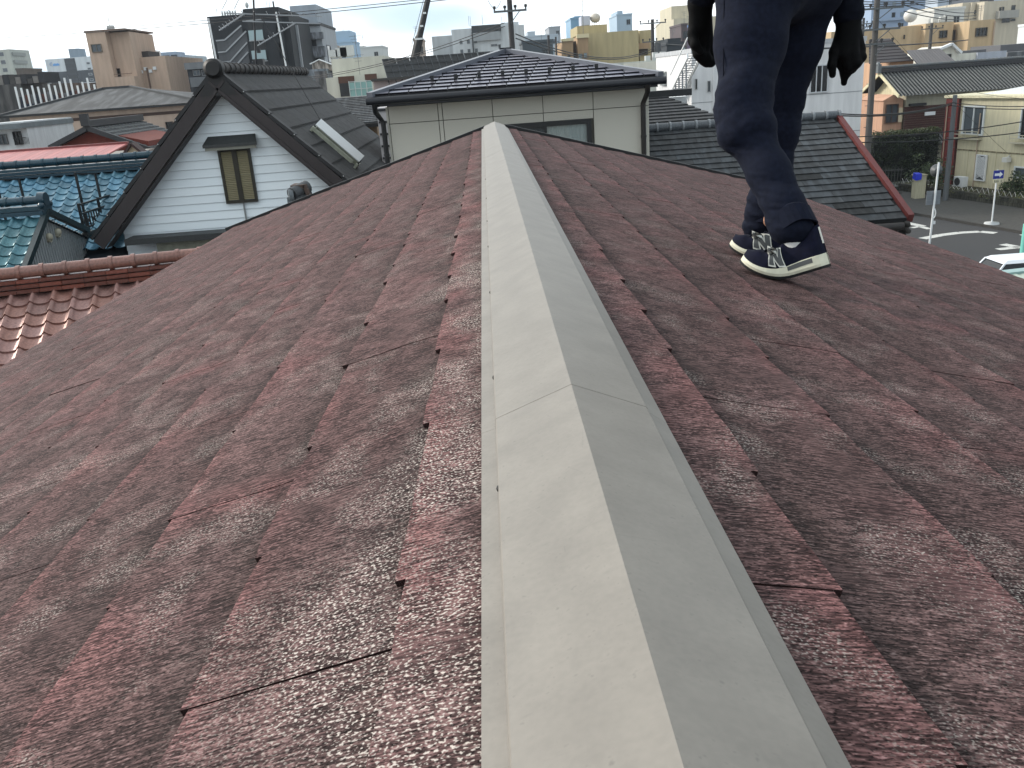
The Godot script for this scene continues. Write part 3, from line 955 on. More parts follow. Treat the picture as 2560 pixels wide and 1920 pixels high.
# ---------------------------------------------------------------- building helpers
# a window in a wall that faces +z (face = 0), -x (face = 1) or +x (face = 2): frame proud of the wall, panes set back in it
func window(par: Node3D, c: Vector3, w: float, h: float, face := 0, frame := Color(0.72, 0.73, 0.73), panes := 2, glass := "glass_dark", deep := 0.05, called := "window") -> MeshInstance3D:
	var b := MB.new()
	var turn: float = [0.0, -PI / 2, PI / 2][face]
	b.xf = xf_now * Transform3D(Basis(Vector3.UP, turn), c)
	var t := clampf(w * 0.06, 0.03, 0.09)
	b.box(Vector3(-w / 2, h / 2 - t, 0), Vector3(w / 2, h / 2, deep)); b.box(Vector3(-w / 2, -h / 2, 0), Vector3(w / 2, -h / 2 + t, deep * 1.3))
	b.box(Vector3(-w / 2, -h / 2 + t, 0), Vector3(-w / 2 + t, h / 2 - t, deep)); b.box(Vector3(w / 2 - t, -h / 2 + t, 0), Vector3(w / 2, h / 2 - t, deep))
	var iw := (w - 2 * t) / panes
	for k in range(1, panes):
		var x := -w / 2 + t + iw * k
		b.box(Vector3(x - t * 0.4, -h / 2 + t, 0.003), Vector3(x + t * 0.4, h / 2 - t, deep * 0.8))
	var key := "frame%d%d%d" % [int(frame.r * 99), int(frame.g * 99), int(frame.b * 99)]
	var o := part(called, b, wm(key, frame.r, frame.g, frame.b, 0.5, "", 1.0), par)
	for k in panes:
		var g := MB.new()
		g.xf = b.xf
		var x := -w / 2 + t + iw * k
		g.box(Vector3(x + 0.002, -h / 2 + t, 0.004), Vector3(x + iw - 0.002, h / 2 - t, 0.012 + 0.006 * (k % 2)))
		part("pane", g, glass_mat(glass), o)
	return o

func glass_mat(key: String) -> StandardMaterial3D:
	var c: Color = {"glass_dark": Color(0.10, 0.11, 0.12), "glass_mid": Color(0.28, 0.31, 0.33), "glass_pale": Color(0.55, 0.60, 0.62), "glass_green": Color(0.50, 0.60, 0.58), "curtain": Color(0.62, 0.64, 0.63), "glass_blue": Color(0.36, 0.46, 0.60)}[key]
	var m := wm(key, c.r, c.g, c.b, 0.12, "", 1.0)
	return m

func block(par: Node3D, called: String, m: Material, x0: float, x1: float, y0: float, y1: float, z0: float, z1: float) -> MeshInstance3D:
	var b := MB.new()
	b.xf = xf_now
	b.box(Vector3(x0, y0, z0), Vector3(x1, y1, z1))
	return part(called, b, m, par)

# a plain building with its top and front-left corner given: front face at z
func building(called: String, label: String, cat: String, x0: float, x1: float, y1: float, z: float, deep: float, m: Material, group := "", y0 := 0.0) -> Node3D:
	var t := thing(called, label, cat, Vector3((x0 + x1) / 2, y0, z - deep / 2), group)
	block(t, "wall", m, x0, x1, y0, y1, z, z - deep)
	return t

func parapet(t: Node3D, m: Material, x0: float, x1: float, y: float, z: float, deep: float, h := 0.3, w := 0.25) -> void:
	var b := MB.new()
	b.box(Vector3(x0 - 0.05, y, z + 0.05), Vector3(x1 + 0.05, y + h, z - w)); b.box(Vector3(x0 - 0.05, y, z - deep + w), Vector3(x1 + 0.05, y + h, z - deep - 0.05))
	b.box(Vector3(x0 - 0.05, y, z - w), Vector3(x0 + w, y + h, z - deep + w)); b.box(Vector3(x1 - w, y, z - w), Vector3(x1 + 0.05, y + h, z - deep + w))
	part("parapet", b, m, t)

func variants(key: String, r: float, g: float, b: float, n: int, spread: float, rough: float, tx := "tile", scale := 1.0) -> Array:
	var l := []
	var q := RandomNumberGenerator.new(); q.seed = hash(key)
	for k in n:
		var f := 1.0 + q.randf_range(-spread, spread)
		var d := q.randf_range(-spread, spread) * 0.25
		l.append(wm(key + str(k), clampf(r * f * (1 + d), 0, 1), clampf(g * f, 0, 1), clampf(b * f * (1 - d), 0, 1), rough, tx, scale))
	return l

# one clay pan tile: hump on the left, hollow on the right; u across (0..w), runs down +z, up y
func pan_tile(w: float, l: float, deep := 0.045) -> ArrayMesh:
	var b := MB.new()
	var n := 9
	var top := []
	for k in n + 1:
		var u := float(k) / n
		var y := deep * (exp(-pow((u - 0.10) / 0.11, 2.0)) * 1.05 - 0.55 * sin(PI * clampf((u - 0.16) / 0.84, 0, 1)) + 0.35 * smoothstep(0.86, 1.0, u))
		top.append(Vector2(u * w, y))
	for k in n:
		for e in 2: pass
		var a: Vector2 = top[k]; var c: Vector2 = top[k + 1]
		var na := Vector3(-(top[mini(k + 1, n)].y - top[maxi(k - 1, 0)].y), (top[mini(k + 1, n)].x - top[maxi(k - 1, 0)].x), 0)
		var nc := Vector3(-(top[mini(k + 2, n)].y - top[k].y), (top[mini(k + 2, n)].x - top[k].x), 0)
		var i0 := b.vert(Vector3(a.x, a.y + 0.026, l), na); b.vert(Vector3(c.x, c.y + 0.026, l), nc); b.vert(Vector3(c.x, c.y, 0), nc); b.vert(Vector3(a.x, a.y, 0), na)
		b.tri_i(i0, i0 + 1, i0 + 2); b.tri_i(i0, i0 + 2, i0 + 3)
		b.quad(Vector3(a.x, a.y + 0.004, l), Vector3(c.x, c.y + 0.004, l), Vector3(c.x, c.y + 0.026, l), Vector3(a.x, a.y + 0.026, l))
	return b.mesh()

# rows of tiles on a slope that falls towards +z (dir = 1) or -z (dir = -1)
func tile_rows(roof: Node3D, me: Mesh, mlist: Array, x0: float, cols: int, pitch: float, y: float, z: float, fall: float, rows: int, step: float, dir := 1, called := "roof_tile") -> void:
	var c := 1.0 / sqrt(1.0 + fall * fall)
	var bs := Basis(Vector3(dir, 0, 0), Vector3(0, c, dir * fall * c), Vector3(0, -fall * c, dir * c))
	var q := RandomNumberGenerator.new(); q.seed = cols * 31 + rows
	for r in rows:
		for k in cols:
			var o := MeshInstance3D.new()
			o.name = numbered(called, roof)
			o.mesh = me
			o.material_override = mlist[q.randi() % mlist.size()]
			roof.add_child(o, true)
			var x := x0 + pitch * (k if dir > 0 else k + 1)
			o.transform = Transform3D(bs, Vector3(x, y - fall * c * step * r, z + dir * c * step * r) - origin_of(roof))

func ridge_tiles(roof: Node3D, a: Vector3, b: Vector3, r: float, step: float, mlist: Array, collar: Material, called := "ridge_tile") -> void:
	var n := int(round(a.distance_to(b) / step))
	for k in n:
		var p := a.lerp(b, float(k) / n); var q := a.lerp(b, float(k + 1) / n)
		var g := MB.new()
		g.tube([p, p.lerp(q, 0.86)], [r, r * 0.96], 10)
		if collar == null: g.tube([p.lerp(q, 0.84), p.lerp(q, 1.02)], [r * 1.17, r * 1.17], 10)
		else:
			var cg := MB.new()
			cg.tube([p.lerp(q, 0.84), p.lerp(q, 1.0)], [r * 1.2, r * 1.2], 10)
			part("ridge_collar", cg, collar, roof)
		part(called, g, mlist[k % mlist.size()], roof)

func gable_wall(par: Node3D, called: String, m: Material, x0: float, x1: float, y0: float, ye: float, xa: float, ya: float, z0: float, z1: float) -> MeshInstance3D:
	var b := MB.new()
	b.prism(PackedVector2Array([Vector2(x0, y0), Vector2(x1, y0), Vector2(x1, ye), Vector2(xa, ya), Vector2(x0, ye)]), z0, z1)
	return part(called, b, m, par)

# ---------------------------------------------------------------- the houses next door
func build_centre_house() -> void:
	var x0 := -1.61; var x1 := 2.72
	var ye := 8.33; var zf := -15.0; var deep := 5.2
	var t := thing("house", "grey panelled house with a black hipped tile roof, straight ahead beyond the ridge", "house", Vector3((x0 + x1) / 2, 0, zf - deep / 2))
	block(t, "wall", wm("panel_back", 0.38, 0.37, 0.34), x0 + 0.03, x1 - 0.03, 0, ye - 0.05, zf - 0.03, zf - deep)
	var pm := wm("panel_face", 0.80, 0.785, 0.735, 0.8, "grain", 1.3)
	var jy := 8.00
	var js := [x0, -1.563, -0.753, -0.681, 0.14, 0.97, 1.796, x1]
	var wx0 := 0.325; var wx1 := 1.751; var wy := 7.86
	for k in 7:
		for r in 3:
			var yb: float = [jy + 0.006, 6.4, 3.2][r]; var yt: float = [ye - 0.06, jy - 0.006, 6.388][r]
			var a: float = js[k] + 0.006; var b: float = js[k + 1] - 0.006
			if r == 1 and b > wx0 and a < wx1:
				block(t, "panel", pm, a, b, wy + 0.004, yt, zf, zf - 0.03)
				if a < wx0 - 0.02: block(t, "panel", pm, a, wx0 - 0.005, yb, wy - 0.004, zf, zf - 0.03)
				continue
			block(t, "panel", pm, a, b, yb, yt, zf, zf - 0.03)
	# window with net curtain
	var w := MB.new()
	var fb := 0.075
	w.box(Vector3(wx0, wy - fb, zf - 0.02), Vector3(wx1, wy, zf + 0.05)); w.box(Vector3(wx0, wy - 1.25, zf - 0.02), Vector3(wx1, wy - 1.25 + fb, zf + 0.05))
	w.box(Vector3(wx0, wy - 1.25 + fb, zf - 0.02), Vector3(wx0 + fb, wy - fb, zf + 0.05)); w.box(Vector3(wx1 - fb, wy - 1.25 + fb, zf - 0.02), Vector3(wx1, wy - fb, zf + 0.05))
	var mx := 0.989
	w.box(Vector3(mx - 0.025, wy - 1.25 + fb, zf - 0.02), Vector3(mx + 0.025, wy - fb, zf + 0.03))
	var win := part("window", w, wm("black_metal", 0.07, 0.075, 0.08, 0.5, "", 1.0), t)
	block(win, "pane", wm("glass_shade", 0.20, 0.23, 0.25, 0.1, "", 1.0), wx0 + fb, mx - 0.025, wy - 1.25 + fb, wy - fb, zf - 0.012, zf - 0.02)
	var cur := MB.new()
	var n := 26
	for k in n:
		var xa := lerpf(mx + 0.03, wx1 - fb, float(k) / n); var xb := lerpf(mx + 0.03, wx1 - fb, float(k + 1) / n)
		var za := zf - 0.020 + 0.008 * sin(k * 1.9); var zb := zf - 0.020 + 0.008 * sin((k + 1) * 1.9)
		cur.quad(Vector3(xa, wy - 1.25 + fb, za), Vector3(xb, wy - 1.25 + fb, zb), Vector3(xb, wy - fb, zb), Vector3(xa, wy - fb, za))
	part("curtain", cur, wm("curtain_cloth", 0.50, 0.54, 0.53, 0.9, "streak", 1.2), win)
	var gl := wm("clear_pane", 0.75, 0.82, 0.82, 0.04, "", 1.0)
	gl.transparency = BaseMaterial3D.TRANSPARENCY_ALPHA; gl.albedo_color.a = 0.12
	block(win, "pane", gl, mx + 0.025, wx1 - fb, wy - 1.25 + fb, wy - fb, zf + 0.004, zf - 0.004)
	# roof: four falls, courses of interlocking metal tiles on the front one
	var ex0 := -1.775; var ex1 := 2.821; var ez := -14.5; var ey := 8.46
	var ap := Vector3(0.48, 9.017, -17.3)
	var bz := -20.2
	var black := wm("tile_black", 0.16, 0.165, 0.19, 0.34, "grain", 3.0)
	var rb := MB.new()
	var c0 := Vector3(ex0, ey, ez); var c1 := Vector3(ex1, ey, ez); var c2 := Vector3(ex1, ey, bz); var c3 := Vector3(ex0, ey, bz)
	rb.tri(c0, c1, ap); rb.tri(c1, c2, ap); rb.tri(c2, c3, ap); rb.tri(c3, c0, ap); rb.quad(c3, c2, c1, c0); rb.box(c0 + Vector3(0.02, -0.13, 0.0), c1 + Vector3(-0.02, 0.012, -0.048))
	var roof := part("roof", rb, wm("roof_under", 0.07, 0.07, 0.08, 0.6, "", 1.0), t)
	var rows := 11
	var nrm := (c1 - c0).cross(ap - c0).normalized()
	var dn := (Vector3((ex0 + ex1) / 2, ey, ez) - Vector3((ex0 + ex1) / 2, ap.y, ap.z)).normalized()
	var tiles := variants("tile_gloss", 0.57, 0.57, 0.62, 3, 0.04, 0.32, "", 1.0)
	for m in tiles: m.metallic = 0.7
	for r in rows:
		var f0 := float(r) / rows; var f1 := float(r + 1) / rows
		var la := c0.lerp(ap, f0); var ra := c1.lerp(ap, f0)
		var lb := c0.lerp(ap, f1); var rb2 := c1.lerp(ap, f1)
		var x := la.x - 0.31 * ((r % 2) * 0.5)
		while x < ra.x - 0.03:
			var xa := maxf(x, la.x); var xb := minf(x + 0.30, ra.x)
			if xb - xa > 0.03:
				var ta := clampf(xa, lb.x, rb2.x); var tb := clampf(xb, lb.x, rb2.x)
				var g := MB.new()
				var y0 := la.y; var z0 := la.z; var y1 := lb.y; var z1 := lb.z
				var lift := nrm * 0.030; var low := nrm * 0.006
				var p0 := Vector3(xa, y0, z0); var p1 := Vector3(xb - 0.008, y0, z0); var p2 := Vector3(maxf(tb - 0.008, ta), y1, z1); var p3 := Vector3(ta, y1, z1)
				g.quad(p0 + lift, p1 + lift, p2 + low, p3 + low)
				g.col = Color(0.03, 0.03, 0.04)
				g.quad(p0, p1, p1 + lift, p0 + lift)
				g.quad(p1, p2, p2 + low, p1 + lift); g.quad(p3, p0, p0 + lift, p3 + low)
				part("roof_tile", g, tiles[(r * 7 + int(x * 13)) % 3], roof)
			x += 0.31
	var hm := wm("hip_metal", 0.36, 0.37, 0.40, 0.35, "", 1.0)
	for c: Vector3 in [c0, c1]:
		var g := MB.new()
		g.bar(c + nrm * 0.02, ap + nrm * 0.05, 0.13, 0.075, Vector3.UP)
		part("hip_cap", g, hm, roof)
	for c: Vector3 in [c2, c3]:
		var g := MB.new()
		g.bar(c + Vector3(0, 0.02, 0), ap + Vector3(0, 0.045, 0), 0.13, 0.075, Vector3.UP)
		part("hip_cap", g, hm, roof)
	var kn := MB.new()
	kn.cbox(ap + Vector3(0, 0.07, 0), Vector3(0.22, 0.05, 0.18))
	part("roof_finial", kn, wm("black_metal", 0.07, 0.075, 0.08, 0.5, "", 1.0), roof)
	for k in 8:
		var f := 0.255
		var p := c0.lerp(ap, f)
		p.x = lerpf(-0.81, 1.896, k / 7.0)
		var g := MB.new()
		g.cbox(p + nrm * 0.065, Vector3(0.055, 0.075, 0.05)); g.bar(p + nrm * 0.03 - dn * 0.12, p + nrm * 0.036 + dn * 0.02, 0.03, 0.012, nrm)
		part("snow_guard", g, wm("black_metal", 0.07, 0.075, 0.08, 0.5, "", 1.0), roof)
	# eaves: fascia and round gutter, downpipes
	var fa := MB.new()
	fa.box(Vector3(ex0 + 0.04, ey - 0.17, ez - 0.05), Vector3(ex1 - 0.04, ey + 0.01, ez - 0.08)); fa.box(Vector3(ex0 + 0.04, ey - 0.17, ez - 0.08), Vector3(ex0 + 0.07, ey - 0.012, bz)); fa.box(Vector3(ex1 - 0.07, ey - 0.17, ez - 0.08), Vector3(ex1 - 0.04, ey - 0.012, bz))
	fa.box(Vector3(ex0 + 0.07, ey - 0.165, ez - 0.08), Vector3(ex1 - 0.07, ey - 0.15, zf - 0.02))
	part("fascia", fa, wm("fascia_black", 0.075, 0.085, 0.115, 0.4, "", 1.0), t)
	var gu := MB.new()
	gu.tube([Vector3(ex0 - 0.06, ey - 0.075, ez + 0.03), Vector3(ex1 + 0.08, ey - 0.075, ez + 0.03)], 0.06, 14)
	part("gutter", gu, wm("fascia_black", 0.075, 0.085, 0.115, 0.4, "", 1.0), t)
	for s in 2:
		var d := MB.new()
		var px := x0 + 0.01 if s == 0 else x1 - 0.11
		var gx := ex0 + 0.06 if s == 0 else px
		d.tube([Vector3(gx, ey - 0.12, ez + 0.02), Vector3(gx, ey - 0.24, ez), Vector3(px - (0.06 if s == 0 else 0.0), ey - 0.42, zf + 0.06), Vector3(px - (0.06 if s == 0 else 0.0), 3.0, zf + 0.06)], 0.042, 10)
		for yy in [7.5, 6.9]: d.tube([Vector3(px - (0.06 if s == 0 else 0.0), yy, zf + 0.06), Vector3(px - (0.06 if s == 0 else 0.0), yy + 0.04, zf + 0.06)], 0.05, 10)
		part("downpipe", d, wm("pipe_black", 0.06, 0.065, 0.08, 0.4, "", 1.0) if s == 0 else wm("pipe_brown", 0.12, 0.10, 0.09, 0.5, "", 1.0), t)

func build_white_house() -> void:
	var zf := -17.0
	var a := Vector3(-4.726, 8.997, -16.6)          # under the ridge at the gable
	var ll := Vector3(-7.494, 6.081, -16.6); var rr := Vector3(-2.617, 6.96, -16.6)
	a.z = zf + 0.35
	var fl := (a.y - ll.y) / (a.x - ll.x); var fr := (a.y - rr.y) / (rr.x - a.x)
	var fall := (fl + fr) / 2.0
	var half := a.x - ll.x
	var ye := a.y - fall * half
	var zb := -25.2
	var t := thing("house", "white weatherboarded gable house with a steep dark slate roof, left of the ridge", "house", Vector3(a.x, 0, (zf + zb) / 2))
	block(t, "wall", wm("white_back", 0.25, 0.26, 0.27), a.x - half + 0.42, a.x + half - 0.42, 0, ye + 0.35, zf - 0.05, zb + 0.3)
	gable_wall(t, "gable_backing", wm("white_back", 0.25, 0.26, 0.27), a.x - half + 0.42, a.x + half - 0.42, ye - 1.0, ye + 0.30, a.x, a.y - 0.12, zf - 0.035, zf - 0.5)
	# weatherboards, each cut to the gable
	var boards := variants("white_board", 0.90, 0.935, 0.955, 3, 0.02, 0.7, "", 1.0)
	var bh := 0.158
	var y := ye - 0.9
	var k := 0
	while y < a.y - 0.3:
		var w0 := half - 0.42 if y < ye + 0.25 else (a.y - 0.10 - y) / fall
		var w1 := half - 0.42 if y + bh < ye + 0.25 else (a.y - 0.10 - y - bh) / fall
		w0 = minf(w0, half - 0.42); w1 = minf(w1, half - 0.42)
		if w1 > 0.02:
			var g := MB.new()
			var z0 := zf + 0.012; var z1 := zf - 0.010
			var p := [Vector3(a.x - w0, y + 0.004, z0), Vector3(a.x + w0, y + 0.004, z0), Vector3(a.x + w1, y + bh, z1), Vector3(a.x - w1, y + bh, z1)]
			# mildew creeps along the boards from under the barge
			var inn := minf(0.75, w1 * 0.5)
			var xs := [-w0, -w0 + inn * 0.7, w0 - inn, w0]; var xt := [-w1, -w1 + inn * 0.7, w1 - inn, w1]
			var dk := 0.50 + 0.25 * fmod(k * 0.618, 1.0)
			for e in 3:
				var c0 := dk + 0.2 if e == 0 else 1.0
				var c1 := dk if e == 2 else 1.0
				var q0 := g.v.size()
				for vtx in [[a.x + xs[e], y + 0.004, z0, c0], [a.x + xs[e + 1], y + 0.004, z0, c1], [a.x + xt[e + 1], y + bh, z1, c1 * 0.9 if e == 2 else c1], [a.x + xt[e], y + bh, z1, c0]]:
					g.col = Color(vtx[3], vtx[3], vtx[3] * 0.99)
					g.vert(Vector3(vtx[0], vtx[1], vtx[2]), Vector3(0, 0.1, 1))
				g.tri_i(q0, q0 + 1, q0 + 2); g.tri_i(q0, q0 + 2, q0 + 3)
			g.col = Color(0.35, 0.35, 0.36)
			var bk := Vector3(0, 0, -0.024)
			g.quad(p[1] + bk, p[0] + bk, p[3] + bk, p[2] + bk)
			g.quad(p[0] + bk, p[1] + bk, p[1], p[0]); g.quad(p[3], p[2], p[2] + bk, p[3] + bk)
			g.quad(p[1], p[1] + bk, p[2] + bk, p[2]); g.quad(p[0] + bk, p[0], p[3], p[3] + bk)
			part("weatherboard", g, boards[k % 3], t)
		y += bh; k += 1
	# soot under the eaves: dirt stains where the boards meet the barge
	# roof planes
	var slate := wm("white_house_slate", 0.215, 0.215, 0.22, 0.8, "stain", 1.1)
	var roof := Node3D.new(); roof.name = numbered("roof", t); t.add_child(roof, true)
	var nrR := Vector3(fall, 1, 0).normalized(); var nrL := Vector3(-fall, 1, 0).normalized()
	var dnR := Vector3(1, -fall, 0).normalized(); var dnL := Vector3(-1, -fall, 0).normalized()
	var top := Vector3(a.x, a.y + 0.02, 0)
	var runl := half * sqrt(1 + fall * fall)
	for s in 2:
		var d := dnR if s == 0 else dnL; var n := nrR if s == 0 else nrL
		var ml := variants("white_house_slate", 0.19, 0.19, 0.195, 4, 0.16, 0.8, "stain", 1.1)
		var rows := 8 if s == 0 else 6
		var step := runl / rows
		var q := RandomNumberGenerator.new(); q.seed = 3 + s
		for r in rows:
			var z := a.z
			var off := 0.45 * (r % 2)
			var zz := a.z + off
			while zz > zb:
				var z0 := minf(zz, a.z - 0.16); var z1 := maxf(zz - 0.9, zb)
				if z0 - z1 > 0.05:
					var g := MB.new()
					var u0 := step * r - 0.02; var u1 := step * (r + 1) + 0.02
					var pts := []
					for e in [[u0, z0, 0.02], [u1, z0, 0.055], [u1, z1 + 0.012, 0.055], [u0, z1 + 0.012, 0.02]]:
						pts.append(top + d * e[0] + Vector3(0, 0, e[1]) + n * e[2])
					var dk := n * -0.02
					if s == 0: g.hexa([pts[0] + dk, pts[1] + dk, pts[2] + dk, pts[3] + dk, pts[0], pts[1], pts[2], pts[3]])
					else: g.hexa([pts[1] + dk, pts[0] + dk, pts[3] + dk, pts[2] + dk, pts[1], pts[0], pts[3], pts[2]])
					# saw-toothed lower edge
					for c in 6:
						var zc := lerpf(z0, z1, (c + 0.25) / 6.0); var zd := lerpf(z0, z1, (c + 0.75) / 6.0)
						var e0 := top + d * u1 + n * 0.052; var e1 := top + d * (u1 + 0.03) + n * 0.05
						if s == 0: g.quad(e0 + Vector3(0, 0, zc), e1 + Vector3(0, 0, zc), e1 + Vector3(0, 0, zd), e0 + Vector3(0, 0, zd))
					part("slate", g, ml[q.randi() % 4], roof)
				zz -= 0.9
		# verge tiles along the gable edge
		var m := 7
		for r in m:
			var g := MB.new()
			var u0 := runl * r / m; var u1 := runl * (r + 1) / m + 0.015
			var p0 := top + d * u0 + n * 0.05 + Vector3(0, 0, a.z - 0.08); var p1 := top + d * u1 + n * 0.07 + Vector3(0, 0, a.z - 0.08)
			g.bar(p0, p1, 0.19, 0.06, n)
			part("verge_tile", g, wm("verge_dark", 0.155, 0.155, 0.16, 0.7, "blotch", 2.0), roof)
			if r > 0:
				var s2 := MB.new()
				s2.ball(p0 + n * 0.03 + Vector3(0, 0, 0.09), Vector3(0.014, 0.014, 0.014), 4, 6)
				part("screw", s2, wm("shiny", 0.75, 0.75, 0.75, 0.3, "", 1.0), roof)
		var bb := MB.new()
		bb.bar(top + n * -0.10 + Vector3(0, 0, a.z), top + d * (runl + 0.02) + n * -0.10 + Vector3(0, 0, a.z), 0.03, 0.235, n)
		bb.bar(top + n * -0.19 + Vector3(0, 0, a.z + 0.02), top + d * (runl + 0.02) + n * -0.19 + Vector3(0, 0, a.z + 0.02), 0.04, 0.05, n)
		part("barge_board", bb, wm("barge_brown", 0.215, 0.19, 0.19, 0.7, "streak", 0.8), t)
		var so := MB.new()
		so.bar(top + n * -0.235 + Vector3(0, 0, a.z - 0.17), top + d * (runl - 0.02) + n * -0.235 + Vector3(0, 0, a.z - 0.17), 0.32, 0.02, n)
		part("soffit", so, wm("barge_brown", 0.215, 0.19, 0.19, 0.7, "streak", 0.8), t)
	var rd := variants("ridge_dark", 0.24, 0.225, 0.22, 3, 0.2, 0.7, "tile", 2.0)
	ridge_tiles(roof, Vector3(a.x, a.y + 0.11, zb), Vector3(a.x, a.y + 0.11, a.z - 0.05), 0.095, 0.36, rd, null)
	var oni := MB.new()
	oni.tube([Vector3(a.x, a.y + 0.10, a.z - 0.1), Vector3(a.x, a.y + 0.10, a.z + 0.10), Vector3(a.x, a.y + 0.10, a.z + 0.12)], [0.17, 0.17, 0.12], 18); oni.cbox(Vector3(a.x, a.y - 0.08, a.z - 0.03), Vector3(0.30, 0.26, 0.08))
	oni.prism(PackedVector2Array([Vector2(a.x - 0.34, a.y - 0.36), Vector2(a.x + 0.34, a.y - 0.36), Vector2(a.x + 0.05, a.y + 0.1), Vector2(a.x - 0.05, a.y + 0.1)]), a.z + 0.025, a.z - 0.02)
	part("ridge_end", oni, wm("ridge_end_dark", 0.13, 0.125, 0.125, 0.6, "blotch", 2.0), roof)
	# louvred shutter window under its own little hood
	var c := Vector3(-4.715, 7.2, -17.0)
	var w := 0.60; var h := 1.02
	c.z = zf
	var fr2 := MB.new()
	fr2.box(c + Vector3(-w / 2, -h / 2, 0.01), c + Vector3(-w / 2 + 0.05, h / 2, 0.06)); fr2.box(c + Vector3(w / 2 - 0.05, -h / 2, 0.01), c + Vector3(w / 2, h / 2, 0.06))
	fr2.box(c + Vector3(-w / 2 + 0.05, -h / 2, 0.01), c + Vector3(w / 2 - 0.05, -h / 2 + 0.05, 0.065)); fr2.box(c + Vector3(-w / 2 + 0.05, h / 2 - 0.05, 0.01), c + Vector3(w / 2 - 0.05, h / 2, 0.06))
	fr2.box(c + Vector3(-0.045, -h / 2 + 0.05, 0.01), c + Vector3(0.045, h / 2 - 0.05, 0.06))
	fr2.box(c + Vector3(-w / 2, -h / 2, 0.004), c + Vector3(w / 2, h / 2, 0.01))
	var olive := wm("shutter_olive", 0.165, 0.15, 0.10, 0.6, "blotch", 1.5)
	var win := part("shutter_window", fr2, olive, t)
	for s in [-1, 1]:
		for q in 27:
			var g := MB.new()
			var yy := c.y - h / 2 + 0.068 + q * (h - 0.13) / 27.0
			var xa: float = c.x + (s * 0.045 if s > 0 else -w / 2 + 0.05) + 0.003; var xb: float = c.x + (w / 2 - 0.05 if s > 0 else -0.045) - 0.003
			g.quad(Vector3(xa, yy, zf + 0.052), Vector3(xb, yy, zf + 0.052), Vector3(xb, yy + 0.024, zf + 0.024), Vector3(xa, yy + 0.024, zf + 0.024))
			g.quad(Vector3(xa, yy - 0.005, zf + 0.05), Vector3(xb, yy - 0.005, zf + 0.05), Vector3(xb, yy, zf + 0.052), Vector3(xa, yy, zf + 0.052))
			part("slat", g, wm("slat_olive", 0.56, 0.53, 0.42, 0.6, "", 1.0), win)
	var hood := MB.new()
	var hy := c.y + h / 2 + 0.05
	hood.hexa([Vector3(c.x - 0.50, hy - 0.02, zf + 0.24), Vector3(c.x + 0.50, hy - 0.02, zf + 0.24), Vector3(c.x + 0.44, hy + 0.02, zf + 0.013), Vector3(c.x - 0.44, hy + 0.02, zf + 0.013), Vector3(c.x - 0.50, hy + 0.03, zf + 0.24), Vector3(c.x + 0.50, hy + 0.03, zf + 0.24), Vector3(c.x + 0.44, hy + 0.17, zf + 0.013), Vector3(c.x - 0.44, hy + 0.17, zf + 0.013)])
	var hd := part("window_hood", hood, wm("hood_grey", 0.21, 0.22, 0.22, 0.6, "blotch", 2.0), t)
	var lip := MB.new()
	lip.box(Vector3(c.x - 0.47, hy - 0.075, zf + 0.20), Vector3(c.x + 0.47, hy - 0.022, zf + 0.22))
	part("hood_board", lip, wm("hood_board", 0.50, 0.50, 0.46, 0.7, "streak", 2.0), hd)
	var pp := MB.new()
	pp.tube([c + Vector3(0.015, -h / 2, 0.03), c + Vector3(0.015, -h / 2 - 0.9, 0.03)], 0.016, 8)
	part("pipe", pp, wm("pipe_grey", 0.55, 0.56, 0.56, 0.4, "", 1.0), t)
	# lower eaves over the ground floor and the pale window frame beneath
	var ly := 6.131
	var lo := MB.new()
	lo.box(Vector3(a.x - half + 0.6, ly - 0.02, zf + 0.5), Vector3(a.x + 0.9, ly + 0.09, zf + 0.02))
	part("lower_eave", lo, wm("hood_grey", 0.21, 0.22, 0.22, 0.6, "blotch", 2.0), t)
	var lf := MB.new()
	lf.box(Vector3(a.x - half + 1.05, ly - 1.2, zf + 0.13), Vector3(a.x + 0.7, ly - 0.03, zf + 0.15))
	part("lower_window_frame", lf, wm("frame_cream", 0.66, 0.67, 0.60, 0.6, "blotch", 1.0), t)
	# white skylight louvre lying open on the right-hand slope
	var sk := thing("skylight", "white tilted skylight frame standing open on the dark slate roof", "skylight", Vector3(a.x + 1.5, a.y - 1.5 * fall, -19.5))
	var s0 := Vector3(-3.375, 7.988, -18.7); var s1 := Vector3(-2.683, 7.319, -18.7)
	var u := 0.0
	var b0 := top + dnR * (runl * 0.43) + Vector3(0, 0, -18.3); var b1 := top + dnR * (runl * 0.71) + Vector3(0, 0, -18.3)
	var lid := MB.new()
	lid.bar(b0 + nrR * 0.27 + Vector3(0, 0, -0.12), b1 + nrR * 0.27 + Vector3(0, 0, -0.12), 0.21, 0.03, (nrR * 0.75 + Vector3(0, 0, 0.66)).normalized())
	part("lid", lid, wm("white_plain", 0.86, 0.87, 0.87, 0.5, "", 1.0), sk)
	var fr3 := MB.new()
	fr3.bar(b0 + nrR * 0.12, b1 + nrR * 0.12 - dnR * 0.1, 0.04, 0.07, nrR)
	fr3.bar(b0 + nrR * 0.10 + Vector3(0, 0, -0.4), b1 + nrR * 0.10 + Vector3(0, 0, -0.4), 0.05, 0.10, nrR)
	fr3.bar(b0 + nrR * 0.10, b0 + nrR * 0.10 + Vector3(0, 0, -0.4), 0.05, 0.10, nrR); fr3.bar(b1 + nrR * 0.10, b1 + nrR * 0.10 + Vector3(0, 0, -0.4), 0.05, 0.10, nrR)
	part("frame", fr3, wm("frame_cream", 0.66, 0.67, 0.60, 0.6, "blotch", 1.0), sk)
